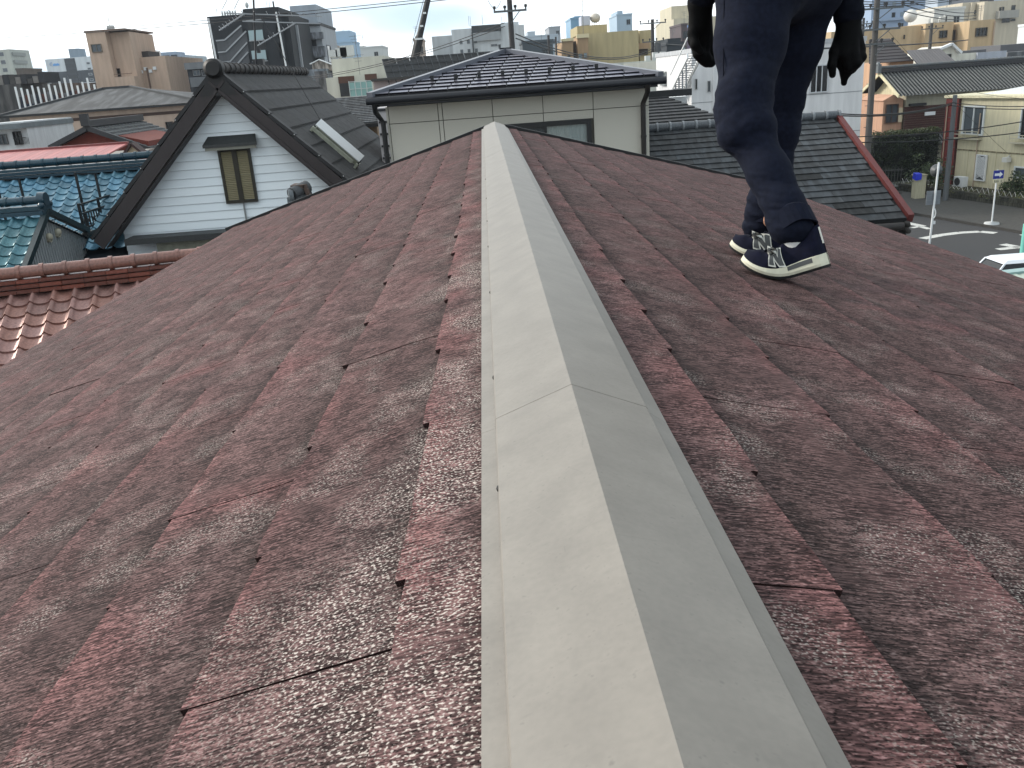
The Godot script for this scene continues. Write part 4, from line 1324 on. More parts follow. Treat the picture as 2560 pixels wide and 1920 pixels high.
	for f: Vector3 in [b0, b1]:
		var st := MB.new()
		st.bar(f + nrR * 0.06 + Vector3(0, 0, -0.1), f + nrR * 0.24 + Vector3(0, 0, -0.16), 0.03, 0.03, Vector3(1, 0, 0))
		part("stay", st, wm("black_metal", 0.07, 0.075, 0.08, 0.5, "", 1.0), sk)
	# small ridge end of a lower grey roof in front of the gable
	var lr := thing("roof", "low grey tiled ridge end peeping over the maroon roof before the white gable", "roof", Vector3(-2.847, 7.236, -13.0))
	var e0 := Vector3(-2.932, 7.173, -13.0); var e1 := Vector3(-2.82, 7.239, -13.25)
	var og := MB.new()
	og.tube([e0, e0 + Vector3(0.06, 0, -0.02)], [0.11, 0.11], 14); og.tube([e0 + Vector3(-0.01, -0.08, 0.02), e0 + Vector3(0.05, -0.08, 0)], [0.05, 0.05], 10)
	og.box(e0 + Vector3(-0.01, -0.3, -0.09), e0 + Vector3(0.05, 0, 0.09))
	part("ridge_end", og, wm("kawara_grey", 0.36, 0.385, 0.40, 0.5, "tile", 2.0), lr)
	var ot := MB.new()
	ot.tube([e0 + Vector3(0.05, 0.03, 0), e1 + Vector3(0.12, 0.03, 0)], [0.10, 0.10], 12)
	ot.bar(e0 + Vector3(0.05, -0.1, 0), e1 + Vector3(0.12, -0.1, 0), 0.2, 0.16)
	part("ridge_tile", ot, wm("kawara_dim", 0.25, 0.26, 0.27, 0.6, "blotch", 2.0), lr)
	var bt := MB.new()
	bt.cbox(e1 + Vector3(0.02, 0.06, 0.05), Vector3(0.2, 0.05, 0.3)); bt.bar(e1 + Vector3(0.12, 0.08, 0.15), e1 + Vector3(0.22, -0.3, 0.15), 0.1, 0.05)
	part("ridge_board", bt, wm("barge_wood", 0.30, 0.24, 0.21, 0.8, "streak", 1.0), lr)

func build_terracotta() -> void:
	var zr := -12.0
	var yr := 6.56
	var xr := -3.2; var xl := -8.2
	var t := thing("house", "house with a glazed terracotta pan tile roof at the lower left", "house", Vector3((xl + xr) / 2, 0, zr))
	block(t, "wall", wm("terra_wall", 0.55, 0.50, 0.44), xl + 0.3, xr - 0.3, 0, 4.9, zr + 2.9, zr - 2.6)
	var base := MB.new()
	var fall := 0.46
	base.quad(Vector3(xl, yr - 0.35 - 3.4 * fall, zr + 3.4), Vector3(xr, yr - 0.35 - 3.4 * fall, zr + 3.4), Vector3(xr, yr - 0.35, zr), Vector3(xl, yr - 0.35, zr))
	base.quad(Vector3(xr, yr - 0.25 - 3.0 * fall, zr - 3.0), Vector3(xl, yr - 0.25 - 3.0 * fall, zr - 3.0), Vector3(xl, yr - 0.25, zr), Vector3(xr, yr - 0.25, zr))
	var roof := part("roof", base, wm("terra_under", 0.16, 0.07, 0.055, 0.8, "", 1.0), t)
	var ml := variants("terra", 0.61, 0.455, 0.42, 5, 0.17, 0.34, "tile", 1.6)
	for mm in ml: mm.metallic = 0.35
	tile_rows(roof, pan_tile(0.272, 0.27), ml, xl, 18, 0.268, yr - 0.27, zr + 0.12, fall, 12, 0.235)
	var nl := variants("terra_dark", 0.44, 0.235, 0.185, 4, 0.15, 0.35, "tile", 1.6)
	for k in 17:
		for r in 3:
			var g := MB.new()
			var x := xl + 0.285 * k
			g.box(Vector3(x + 0.003, yr - 0.26 + 0.062 * r, zr + 0.19 - 0.035 * r), Vector3(x + 0.282, yr - 0.215 + 0.062 * r, zr - 0.19 + 0.035 * r))
			part("ridge_course", g, nl[(k + r) % 4], roof)
	ridge_tiles(roof, Vector3(xl, yr, zr), Vector3(xr, yr, zr), 0.082, 0.29, variants("terra_ridge", 0.55, 0.39, 0.345, 4, 0.08, 0.32, "tile", 1.6), null)
	t.rotation.y = 0.20

func build_blue() -> void:
	var zr := -20.0; var yr := 7.52
	var xl := -14.0; var xr := -6.6
	var fall := 0.50
	var t := thing("house", "house with a shiny blue pan tile roof on the left", "house", Vector3((xl + xr) / 2, 0, zr))
	block(t, "wall", wm("blue_wall", 0.55, 0.53, 0.50), xl + 0.4, xr - 0.4, 0, 5.6, zr + 3.2, zr - 3.2)
	var base := MB.new()
	base.quad(Vector3(xl, yr - 0.36 - 4.0 * fall, zr + 4.0), Vector3(xr, yr - 0.36 - 4.0 * fall, zr + 4.0), Vector3(xr, yr - 0.36, zr), Vector3(xl, yr - 0.36, zr))
	base.quad(Vector3(xr, yr - 0.3 - 3.6 * fall, zr - 3.6), Vector3(xl, yr - 0.3 - 3.6 * fall, zr - 3.6), Vector3(xl, yr - 0.3, zr), Vector3(xr, yr - 0.3, zr))
	var roof := part("roof", base, wm("blue_under", 0.05, 0.10, 0.14, 0.8, "", 1.0), t)
	var ml := variants("blue_tile", 0.34, 0.505, 0.58, 5, 0.12, 0.28, "tile", 1.4)
	for mm in ml: mm.metallic = 0.35
	tile_rows(roof, pan_tile(0.272, 0.27), ml, xl + 1.2, 23, 0.268, yr - 0.30, zr + 0.14, fall, 12, 0.235)
	var teal := variants("blue_ridge", 0.11, 0.255, 0.31, 4, 0.12, 0.3, "tile", 1.4)
	for r in 3:
		var g := MB.new()
		g.box(Vector3(xl, yr - 0.29 + 0.07 * r, zr + 0.2 - 0.03 * r), Vector3(xr, yr - 0.235 + 0.07 * r, zr - 0.2 + 0.03 * r))
		part("ridge_course", g, teal[r], roof)
	ridge_tiles(roof, Vector3(xl, yr, zr), Vector3(xr, yr, zr), 0.08, 0.29, teal, null)
	t.rotation.y = 0.06
	# the wing in front: teal tiles, gable clad in grey ribbed sheet, facing right
	var gz := -16.2; var wy := 7.04; var gx := -8.044
	var w := thing("house", "low wing with teal tiled roof and a grey ribbed metal gable on the left", "house", Vector3(gx - 3, 0, gz))
	var wf := 0.66
	var wb := MB.new()
	wb.quad(Vector3(gx - 5, wy - 0.3 - 3.0 * wf, gz + 3.0), Vector3(gx, wy - 0.3 - 3.0 * wf, gz + 3.0), Vector3(gx, wy - 0.3, gz), Vector3(gx - 5, wy - 0.3, gz))
	wb.quad(Vector3(gx, wy - 0.3 - 1.4 * 0.41, gz - 1.4), Vector3(gx - 5, wy - 0.3 - 1.4 * 0.41, gz - 1.4), Vector3(gx - 5, wy - 0.3, gz), Vector3(gx, wy - 0.3, gz))
	var wr := part("roof", wb, wm("blue_under", 0.05, 0.10, 0.14, 0.8, "", 1.0), w)
	var tl := variants("teal_tile", 0.30, 0.48, 0.52, 5, 0.12, 0.28, "tile", 1.4)
	for mm in tl: mm.metallic = 0.35
	tile_rows(wr, pan_tile(0.272, 0.27), tl, gx - 0.268 * 14 - 0.04, 14, 0.268, wy - 0.23, gz + 0.1, wf, 12, 0.235)
	for r in 2:
		var g := MB.new()
		g.box(Vector3(gx - 5, wy - 0.2 + 0.08 * r, gz + 0.17 - 0.03 * r), Vector3(gx + 0.02, wy - 0.13 + 0.08 * r, gz - 0.17 + 0.03 * r))
		part("ridge_course", g, teal[r + 1], wr)
	ridge_tiles(wr, Vector3(gx - 5, wy + 0.05, gz), Vector3(gx - 0.05, wy + 0.05, gz), 0.075, 0.29, teal, null)
	var on := MB.new()
	on.tube([Vector3(gx - 0.06, wy + 0.06, gz), Vector3(gx + 0.06, wy + 0.06, gz)], [0.13, 0.12], 14); on.cbox(Vector3(gx, wy - 0.12, gz), Vector3(0.10, 0.22, 0.30))
	on.ball(Vector3(gx + 0.02, wy - 0.04, gz + 0.16), Vector3(0.06, 0.06, 0.06), 5, 8); on.ball(Vector3(gx + 0.02, wy - 0.04, gz - 0.16), Vector3(0.06, 0.06, 0.06), 5, 8)
	part("ridge_end", on, teal[0], wr)
	for s in [-1, 1]:
		var g := MB.new()
		var ln := 3.0 if s > 0 else 1.42
		g.bar(Vector3(gx + 0.02, wy - 0.16, gz), Vector3(gx + 0.02, wy - 0.16 - ln * (wf if s > 0 else 0.41), gz + s * ln), 0.1, 0.1)
		part("verge", g, wm("verge_teal", 0.07, 0.17, 0.19, 0.45, "tile", 1.4), wr)
	# ribbed gable
	var rib := wm("rib_grey", 0.64, 0.66, 0.665, 0.55, "streak", 0.6)
	var z := gz + 3.0
	while z > gz - 3.2:
		var dz := z - gz
		var yt := wy - 0.25 - absf(dz) * (wf if dz > 0 else 0.41)
		if dz < -1.4: yt = wy - 0.86
		var g := MB.new()
		g.box(Vector3(gx - 0.10, 3.5, z), Vector3(gx - 0.075, yt, z - 0.055))
		g.box(Vector3(gx - 0.10, 3.5, z - 0.055), Vector3(gx - 0.095, yt, z - 0.09))
		part("metal_rib", g, rib, w)
		z -= 0.09
	block(w, "wall", wm("blue_wall", 0.55, 0.53, 0.50), gx - 4.8, gx - 0.1, 0, wy - 1.4, gz + 2.6, gz - 3.1)
	var cp := MB.new()
	cp.bar(Vector3(gx - 0.06, wy - 0.82, gz - 1.42), Vector3(gx - 0.06, wy - 0.82, gz - 3.3), 0.12, 0.07)
	part("wall_cap", cp, wm("hood_grey", 0.21, 0.22, 0.22, 0.6, "blotch", 2.0), w)
	for k in 2:
		var v := MB.new()
		v.ball(Vector3(gx - 0.04, wy - 0.62 + 0.03 * k, gz + 0.02 - 0.36 * k), Vector3(0.06, 0.075, 0.075), 6, 10)
		v.tube([Vector3(gx - 0.08, wy - 0.66 + 0.03 * k, gz + 0.02 - 0.36 * k), Vector3(gx - 0.02, wy - 0.66 + 0.03 * k, gz + 0.02 - 0.36 * k)], 0.06, 10)
		part("vent_hood", v, wm("vent_cream", 0.72, 0.70, 0.62, 0.5, "", 1.0), w)
	# drying-deck railing in black iron on the flat part behind the wing
	var rl := thing("railing", "black iron drying deck railing standing before the blue tile roof", "railing", Vector3(gx, wy - 1.3, gz - 2.3))
	var iron := wm("black_iron", 0.055, 0.055, 0.06, 0.5, "", 1.0)
	var by := wy - 0.80; var ty := by + 0.56
	var A := Vector3(gx - 0.06, 0, gz - 1.45); var B := Vector3(gx - 0.06, 0, gz - 3.1); var C := Vector3(gx - 1.6, 0, gz - 3.1)
	for seg in [[A, B], [C, B]]:
		for yy in [by + 0.1, ty - 0.18, ty]:
			var g := MB.new()
			g.bar(seg[0] + Vector3(0, yy, 0), seg[1] + Vector3(0, yy, 0), 0.035, 0.035)
			part("rail", g, iron, rl)
		for k in 15:
			var p: Vector3 = seg[0].lerp(seg[1], k / 14.0)
			var g := MB.new()
			g.bar(p + Vector3(0, by + 0.1, 0), p + Vector3(0, ty - 0.18, 0), 0.02, 0.02)
			if k % 2 == 0 and k < 14:
				var p2: Vector3 = seg[0].lerp(seg[1], (k + 1) / 14.0)
				g.bar(p + Vector3(0, by + 0.28, 0), p2 + Vector3(0, by + 0.16, 0), 0.015, 0.015); g.bar(p + Vector3(0, by + 0.16, 0), p2 + Vector3(0, by + 0.28, 0), 0.015, 0.015)
			part("baluster", g, iron, rl)
	for p: Vector3 in [A, B, C, A.lerp(B, 0.55)]:
		var g := MB.new()
		g.bar(p + Vector3(0, by - 0.1, 0), p + Vector3(0, ty + 0.03, 0), 0.045, 0.045)
		part("post", g, iron, rl)
	# washing-line frames
	for f: Vector3 in [A + Vector3(-0.15, 0, -0.5), A + Vector3(-1.75, 0, -0.5)]:
		var fr := thing("laundry_frame", "black iron washing line frame nearest the ribbed gable" if f.x > gx - 1.0 else "black iron washing line frame at the left edge of the blue roof", "laundry frame", f + Vector3(0, by, 0), "washing line frames")
		for s in 2:
			var q := f + Vector3(0.0, 0, -0.9 * s)
			var g := MB.new()
			g.bar(q + Vector3(0, by, 0), q + Vector3(0, by + 1.15 - 0.1 * s, 0), 0.04, 0.04)
			part("post", g, iron, fr)
		var h := MB.new()
		h.bar(f + Vector3(0, by + 1.13, 0.05), f + Vector3(0, by + 1.03, -0.95), 0.03, 0.03)
		part("rail", h, iron, fr)

func build_slate_house() -> void:
	var zr := -16.0; var yr := 7.52; var ze := -13.0
	var x1 := 6.265; var x0 := 1.2
	var ye := 6.19
	var fall := (yr - ye) / (ze - zr)
	var t := thing("house", "house with a weathered grey slate roof and red verge board behind the person", "house", Vector3((x0 + x1) / 2, 0, zr))
	block(t, "wall", wm("slate_wall", 0.25, 0.23, 0.21), x0 + 0.3, x1 - 0.35, 0, ye + 0.1, ze - 0.5, zr - 2.6)
	var base := MB.new()
	base.hexa([Vector3(x0, ye - 0.1, ze), Vector3(x1, ye - 0.1, ze), Vector3(x1, yr - 0.1, zr), Vector3(x0, yr - 0.1, zr), Vector3(x0, ye, ze), Vector3(x1, ye, ze), Vector3(x1, yr, zr), Vector3(x0, yr, zr)])
	base.quad(Vector3(x1, ye, zr - 3), Vector3(x0, ye, zr - 3), Vector3(x0, yr, zr), Vector3(x1, yr, zr))
	var roof := part("roof", base, wm("slate_under", 0.08, 0.085, 0.09, 0.9, "", 1.0), t)
	var ml := variants("slate", 0.225, 0.24, 0.25, 6, 0.13, 0.7, "stain", 0.8)
	var c := 1.0 / sqrt(1 + fall * fall)
	var dn := Vector3(0, -fall * c, c); var nr := Vector3(0, c, fall * c)
	var rows := 18
	var step := 3.0 / c / rows
	var q := RandomNumberGenerator.new(); q.seed = 12
	for r in rows:
		var x := x1 - 0.1
		var wd := 0.455
		x += 0.2 * ((r * 7) % 3) / 2.0
		while x > x0 and x > x1 - 5.2:
			var xa := maxf(x - wd, x0); var xb := minf(x, x1 - 0.06)
			var p := Vector3(0, yr, zr) + dn * step * r; var e := Vector3(0, yr, zr) + dn * (step * (r + 1) + 0.01)
			var g := MB.new()
			var h0 := 0.006; var h1 := 0.024
			var j := q.randf_range(-0.006, 0.006)
			e += dn * j
			g.hexa([Vector3(xa + 0.003, e.y, e.z) + nr * (h1 - 0.012), Vector3(xb - 0.002, e.y, e.z) + nr * (h1 - 0.012), Vector3(xb - 0.002, p.y, p.z) + nr * 0.0015, Vector3(xa + 0.003, p.y, p.z) + nr * 0.0015,
				Vector3(xa + 0.003, e.y, e.z) + nr * h1, Vector3(xb - 0.002, e.y, e.z) + nr * h1, Vector3(xb - 0.002, p.y, p.z) + nr * h0, Vector3(xa + 0.003, p.y, p.z) + nr * h0])
			# lower courses on the right carry more dark lichen
			var lean := clampf((r - 4) / 14.0, 0, 1) * clampf((xa - x1 + 3.6) / 3.0, 0.1, 1)
			var k := q.randi() % 6
			part("slate", g, wm("slate_lichen", 0.145, 0.15, 0.15, 0.85, "stain", 1.3) if q.randf() < lean * 0.42 else ml[k], roof)
			x -= wd
	var rg := variants("slate_ridge", 0.53, 0.55, 0.57, 3, 0.06, 0.35, "tile", 1.5)
	ridge_tiles(roof, Vector3(x0, yr + 0.05, zr), Vector3(x1 + 0.03, yr + 0.05, zr), 0.075, 0.235, variants("slate_ridge_dark", 0.33, 0.35, 0.37, 3, 0.06, 0.4, "tile", 1.5), rg[0])
	var vb := MB.new()
	vb.bar(Vector3(x1, yr + 0.0, zr), Vector3(x1, ye + 0.0, ze + 0.02), 0.09, 0.13, nr)
	part("verge_board", vb, wm("verge_red", 0.36, 0.125, 0.115, 0.6, "blotch", 1.2), roof)
	var gu := MB.new()
	gu.tube([Vector3(x0, ye - 0.10, ze + 0.06), Vector3(x1 - 0.12, ye - 0.10, ze + 0.06)], 0.06, 10)
	gu.tube([Vector3(x1 - 0.22, ye - 0.12, ze + 0.05), Vector3(x1 - 0.22, ye - 0.30, ze + 0.03), Vector3(x1 - 0.42, ye - 0.5, ze - 0.44), Vector3(x1 - 0.42, 2.5, ze - 0.44)], 0.04, 8)
	part("gutter", gu, wm("pipe_brown", 0.12, 0.10, 0.09, 0.5, "", 1.0), t)
	var fs := MB.new()
	fs.box(Vector3(x0, ye - 0.26, ze - 0.03), Vector3(x1 - 0.02, ye - 0.015, ze - 0.06)); fs.box(Vector3(x0, ye - 0.26, ze - 0.06), Vector3(x1 - 0.02, ye - 0.24, ze - 0.5))
	part("fascia", fs, wm("fascia_dark", 0.10, 0.09, 0.085, 0.7, "blotch", 1.0), t)
	# broken corner mortar at the verge foot
	var mo := MB.new()
	for k in 5: mo.ball(Vector3(x1 - 0.05 + 0.03 * sin(k * 2.1), ye - 0.07 - 0.03 * k, ze + 0.03 * cos(k * 1.7)), Vector3(0.05, 0.04, 0.05), 5, 7)
	part("verge_mortar", mo, wm("mortar", 0.22, 0.21, 0.20, 0.9, "grain", 3.0), roof)
	# second, stepped dark roof behind
	var s := thing("house", "house with a stepped dark roof left of the person, behind the slate roof", "house", Vector3(5, 0, -23))
	var dk := wm("step_dark", 0.165, 0.17, 0.18, 0.7, "stain", 0.8)
	var xa := 3.387; var xb := 4.623; var xc := 5.109
	var yt := 7.886; var ym := 7.617; var yb2 := 7.202
	var f2 := (yt - yb2) / 3.2
	for k in 12:
		var g := MB.new()
		var f0 := k / 12.0; var f1 := (k + 1) / 12.0
		var rgt := xb + 0.12 * k if k < 5 else xc + 0.11 * (k - 5)
		if k < 5: rgt = xb + 0.10 * k
		var y0 := lerpf(yt, yb2, f0); var y1 := lerpf(yt, yb2, f1); var z0 := lerpf(-23.0, -19.8, f0); var z1 := lerpf(-23.0, -19.8, f1)
		g.hexa([Vector3(xa, y1, z1), Vector3(rgt, y1, z1), Vector3(rgt - 0.05, y0 - 0.02, z0), Vector3(xa, y0 - 0.02, z0), Vector3(xa, y1 + 0.035, z1), Vector3(rgt, y1 + 0.035, z1), Vector3(rgt - 0.05, y0 + 0.005, z0), Vector3(xa, y0 + 0.005, z0)])
		part("slate_course", g, dk, s)
	block(s, "wall", wm("slate_wall", 0.25, 0.23, 0.21), xa, xb - 0.2, 0, yb2 - 0.1, -20.2, -26)
	var cap := MB.new()
	cap.bar(Vector3(xa, yt + 0.05, -23), Vector3(xb + 0.6, yt + 0.05, -23), 0.3, 0.16)
	part("ridge_cap", cap, wm("black_metal", 0.07, 0.075, 0.08, 0.5, "", 1.0), s)
	var us := MB.new()
	us.prism(PackedVector2Array([Vector2(xb + 0.05, yt - 0.06), Vector2(xb + 0.6, yt - 0.06), Vector2(xb + 0.42, yt - 0.55), Vector2(xb + 0.2, yt - 0.55)]), -23.3, -23.6)
	part("gable_board", us, wm("white_plain", 0.86, 0.87, 0.87, 0.5, "", 1.0), s)

# ---------------------------------------------------------------- ground and street on the right
const FA := Vector3(28.3, 0, -55.0)

func street_frame() -> Transform3D:
	var u := Vector3(1.5, 0, 5.6).normalized()
	return Transform3D(Basis(u, Vector3.UP, u.cross(Vector3.UP)), FA)

func build_ground() -> void:
	var g := MB.new()
	g.quad(Vector3(-700, 0, 300), Vector3(700, 0, 300), Vector3(700, 0, -800), Vector3(-700, 0, -800))
	structure("ground", g, wm("ground", 0.46, 0.46, 0.45, 0.95, "blotch", 0.12))
	var f := street_frame()
	# local: x along the street towards the camera, z towards the road (left)
	var r := MB.new(); r.xf = f
	r.quad(Vector3(-80, 0.004, 16.5), Vector3(60, 0.004, 16.5), Vector3(60, 0.004, 2.2), Vector3(-80, 0.004, 2.2))
	structure("road", r, wm("asphalt", 0.225, 0.225, 0.23, 0.9, "grain", 0.9))
	var s := MB.new(); s.xf = f
	s.box(Vector3(-80, 0.0, 7.05), Vector3(14.0, 0.12, 2.2))
	structure("pavement", s, wm("pavement", 0.27, 0.265, 0.255, 0.92, "blotch", 0.5))
	var k := 0
	for i in 60:
		var kb := MB.new(); kb.xf = f
		kb.box(Vector3(-22.0 + 0.6 * i, 0.0, 7.21), Vector3(-22.0 + 0.6 * i + 0.588, 0.135, 7.053))
		var o := part("kerb", kb, wm("kerb", 0.24, 0.235, 0.225, 0.9, "blotch", 0.9), self)
		o.set_meta("kind", "structure")
	var mk := wm("road_paint", 0.82, 0.82, 0.80, 0.8, "tile", 0.8)
	var m := MB.new()
	var arc := [Vector3(20.362, 0.0, -40.82), Vector3(21.503, 0.0, -41.337), Vector3(22.555, 0.0, -41.566), Vector3(23.469, 0.0, -41.452), Vector3(23.897, 0.0, -40.858)]
	for i in 4:
		var a: Vector3 = arc[i] + Vector3(0, 0.009, 0); var b: Vector3 = arc[i + 1] + Vector3(0, 0.009, 0)
		var d := (b - a).normalized().cross(Vector3.UP) * 0.24
		m.quad(a + d, b + d, b - d, a - d)
	structure("curved_road_line", m, mk)
	for l in [[Vector3(21.502, 0.0, -45.309), Vector3(21.85, 0.0, -43.833), 0.22], [Vector3(21.182, 0.0, -43.633), Vector3(21.716, 0.0, -43.895), 0.14], [Vector3(21.699, 0.0, -43.775), Vector3(21.768, 0.0, -42.994), 0.16], [Vector3(22.789, 0.0, -38.332), Vector3(23.1, 0.0, -37.322), 0.22], [Vector3(22.03, 0.0, -37.37), Vector3(23.238, 0.0, -37.556), 0.2], [Vector3(24.567, 0.0, -40.002), Vector3(24.949, 0.0, -39.946), 0.12]]:
		var q := MB.new()
		var d: Vector3 = (l[1] - l[0]).normalized().cross(Vector3.UP) * l[2]
		var up := Vector3(0, 0.009, 0)
		q.quad(l[0] + d + up, l[1] + d + up, l[1] - d + up, l[0] - d + up)
		structure("road_marking", q, mk)

func leafy(b: MB, o: Vector3, r: Vector3, n: int, size: float, q: RandomNumberGenerator, cols: Array) -> void:
	for k in n:
		var d := Vector3(q.randfn(), q.randfn(), q.randfn()).normalized() * pow(q.randf(), 0.4)
		var p := o + d * r
		var a := Vector3(q.randfn(), q.randfn() + 0.3, q.randfn()).normalized() * size * q.randf_range(0.6, 1.3)
		var c := a.cross(Vector3(q.randfn(), q.randfn(), q.randfn())).normalized() * size * 0.45
		b.col = cols[q.randi() % cols.size()] * q.randf_range(0.7, 1.2)
		b.col.a = 1
		b.quad(p - a - c * 0.2, p - c, p + a, p + c)

func leaf_mat() -> StandardMaterial3D:
	var m := wm("leaf", 1, 1, 1, 0.6, "", 1.0)
	m.backlight_enabled = true; m.backlight = Color(0.12, 0.16, 0.05)
	return m

func build_street() -> void:
	var f := street_frame()
	var q := RandomNumberGenerator.new(); q.seed = 21
	# cream building with the red tiled pillar
	var hgt := 5.723
	var t := thing("building", "cream two-storey building with a red tiled corner pillar beside the road at right", "building", FA + Vector3(3, 0, 5))
	xf_now = f
	block(t, "wall", wm("cream_wall", 0.82, 0.79, 0.67, 0.85, "streak", 0.35), 1.05, 14, 0, hgt - 0.15, 0, -9)
	block(t, "plinth", wm("plinth", 0.55, 0.52, 0.43, 0.9, "stain", 0.5), 1.05, 14, 0, 0.45, 0.02, 0.001)
	block(t, "pillar_core", wm("red_core", 0.28, 0.10, 0.09), 0.02, 1.05, 0, hgt - 0.17, 0.18, -9)
	var rt := variants("red_tile", 0.49, 0.19, 0.17, 4, 0.10, 0.6, "tile", 1.5)
	var rows := 20
	for r in rows:
		for c in 3:
			var b := MB.new(); b.xf = f
			var x0 := 0.03 + 0.345 * c; var y0 := (hgt - 0.2) * r / rows
			b.box(Vector3(x0, y0 + 0.006, 0.20), Vector3(x0 + 0.335, y0 + (hgt - 0.2) / rows - 0.006, 0.181))
			part("wall_tile", b, rt[q.randi() % 4], t)
	block(t, "roof_edge", wm("cream_trim", 0.86, 0.83, 0.70, 0.7, "blotch", 0.8), -0.1, 14, hgt - 0.15, hgt, 0.26, -9)
	var rf := MB.new(); rf.xf = f
	rf.prism(PackedVector2Array([Vector2(1.5, hgt), Vector2(14, hgt), Vector2(14, hgt + 1.0), Vector2(7, hgt + 0.75)]), -1.0, -8.5)
	part("roof", rf, wm("pale_roof", 0.80, 0.83, 0.87, 0.5, "streak", 0.5), t)
	# panel joints of the cladding: battens along and across
	for y in [2.55]:
		block(t, "cladding_band", wm("cream_band", 0.62, 0.58, 0.46, 0.85, "stain", 0.6), 1.06, 14, y, y + 0.07, 0.035, 0.001)
	for x in [2.0, 3.05, 4.1, 5.15, 6.2, 7.25, 8.3]:
		block(t, "cladding_batten", wm("cream_batten", 0.70, 0.66, 0.52, 0.85, "streak", 0.5), x, x + 0.025, 0.45, 2.54, 0.012, 0.001)
	var alu := Color(0.80, 0.82, 0.82)
	window(t, Vector3(2.151, 4.298, 0.0), 1.651, 1.676, 0, alu, 2, "glass_mid", 0.10)
	window(t, Vector3(6.082, 4.222, 0.0), 1.06, 1.646, 0, alu, 2, "glass_dark", 0.10)
	window(t, Vector3(6.232, 1.572, 0.0), 1.475, 0.671, 0, alu, 1, "glass_mid", 0.06)
	# window balconettes
	for w in [[0.971, 2.922, 3.294], [5.211, 6.971, 3.215]]:
		var b := MB.new(); b.xf = f
		b.box(Vector3(w[0], w[2] - 0.06, 0.36), Vector3(w[1], w[2], 0.05))
		b.box(Vector3(w[0], w[2] + 0.2, 0.36), Vector3(w[1], w[2] + 0.24, 0.33)); b.box(Vector3(w[0], w[2] + 0.38, 0.36), Vector3(w[1], w[2] + 0.42, 0.33))
		for k in 3: b.box(Vector3(lerpf(w[0], w[1] - 0.04, k / 2.0), w[2], 0.36), Vector3(lerpf(w[0], w[1] - 0.04, k / 2.0) + 0.03, w[2] + 0.42, 0.33))
		part("window_guard", b, wm("guard_pale", 0.72, 0.70, 0.62, 0.5, "", 1.0), t)
	# white lattice guard, lamp, downpipes
	var lw := [2.776, 3.552, 2.397, 0.886]
	var la := MB.new(); la.xf = f
	la.box(Vector3(lw[0], lw[3], 0.16), Vector3(lw[1], lw[3] + 0.06, 0.05)); la.box(Vector3(lw[0], lw[2] - 0.06, 0.16), Vector3(lw[1], lw[2], 0.05))
	la.box(Vector3(lw[0], lw[3] + 0.06, 0.16), Vector3(lw[0] + 0.06, lw[2] - 0.06, 0.05)); la.box(Vector3(lw[1] - 0.06, lw[3] + 0.06, 0.16), Vector3(lw[1], lw[2] - 0.06, 0.05))
	var lat := part("lattice_guard", la, wm("white_plain", 0.86, 0.87, 0.87, 0.5, "", 1.0), t)
	block(lat, "lattice_backing", wm("lattice_dark", 0.25, 0.27, 0.29, 0.7, "", 1.0), lw[0] + 0.06, lw[1] - 0.06, lw[3] + 0.06, lw[2] - 0.06, 0.09, 0.05)
	for k in 16:
		for s in [-1, 1]:
			var b := MB.new(); b.xf = f
			var y: float = lerpf(lw[3] + 0.1, lw[2] - 0.25, k / 15.0)
			var w: float = lw[1] - lw[0] - 0.12
			var a := Vector3(lw[0] + 0.06 if s > 0 else lw[1] - 0.06, y, 0.12); var c := Vector3(lw[1] - 0.06 if s > 0 else lw[0] + 0.06, y + w * 0.55, 0.12)
			c.y = minf(c.y, lw[2] - 0.06)
			b.bar(a, c, 0.03, 0.015, Vector3(0, 0, 1))
			part("lattice_bar", b, wm("white_plain", 0.86, 0.87, 0.87, 0.5, "", 1.0), lat)
	var lm := MB.new(); lm.xf = f
	var lp := Vector3(5.159, 2.255, 0.3)
	lm.cbox(lp, Vector3(0.34, 0.26, 0.34)); lm.bar(lp + Vector3(-0.1, 0.2, -0.3), lp + Vector3(0, 0.1, 0), 0.05, 0.05)
	part("wall_lamp", lm, wm("lamp_white", 0.80, 0.80, 0.78, 0.4, "", 1.0), t)
	for d in [[2.679, hgt - 1.0, 0.5], [0.213, hgt - 0.5, 0.0]]:
		var b := MB.new(); b.xf = f
		b.tube([Vector3(d[0], d[1], 0.24 if d[2] == 0.0 else 0.08), Vector3(d[0], d[2], 0.24 if d[2] == 0.0 else 0.08)], 0.035, 8)
		part("downpipe", b, wm("pipe_beige", 0.66, 0.58, 0.50, 0.5, "", 1.0), t)
	# air conditioner by the pillar
	var ac := thing("air_conditioner", "white air conditioner unit on the ground by the red pillar", "air conditioner", f * Vector3(1.75, 0, 0.6))
	var ax := 1.95
	var b1 := MB.new(); b1.xf = f
	b1.box(Vector3(ax, 0.55, 0.85), Vector3(ax + 0.75, 1.12, 0.5)); b1.box(Vector3(ax + 0.05, 0.45, 0.8), Vector3(ax + 0.12, 0.55, 0.55)); b1.box(Vector3(ax + 0.6, 0.45, 0.8), Vector3(ax + 0.67, 0.55, 0.55))
	part("casing", b1, wm("white_plain", 0.86, 0.87, 0.87, 0.5, "", 1.0), ac)
	var b2 := MB.new(); b2.xf = f
	b2.tube([Vector3(ax + 0.28, 0.83, 0.84), Vector3(ax + 0.28, 0.83, 0.862)], 0.23, 16)
	part("fan_grille", b2, wm("grille_dark", 0.22, 0.23, 0.24, 0.6, "", 1.0), ac)
	xf_now = Transform3D.IDENTITY
	# bank with a low stone wall, weeds and a strip of wire
	var bank := thing("retaining_wall", "low mossy stone wall with weeds below the cream building", "wall", f * Vector3(6, 0, 2.0))
	var st := variants("bank_stone", 0.30, 0.29, 0.24, 4, 0.18, 0.9, "stain", 0.9)
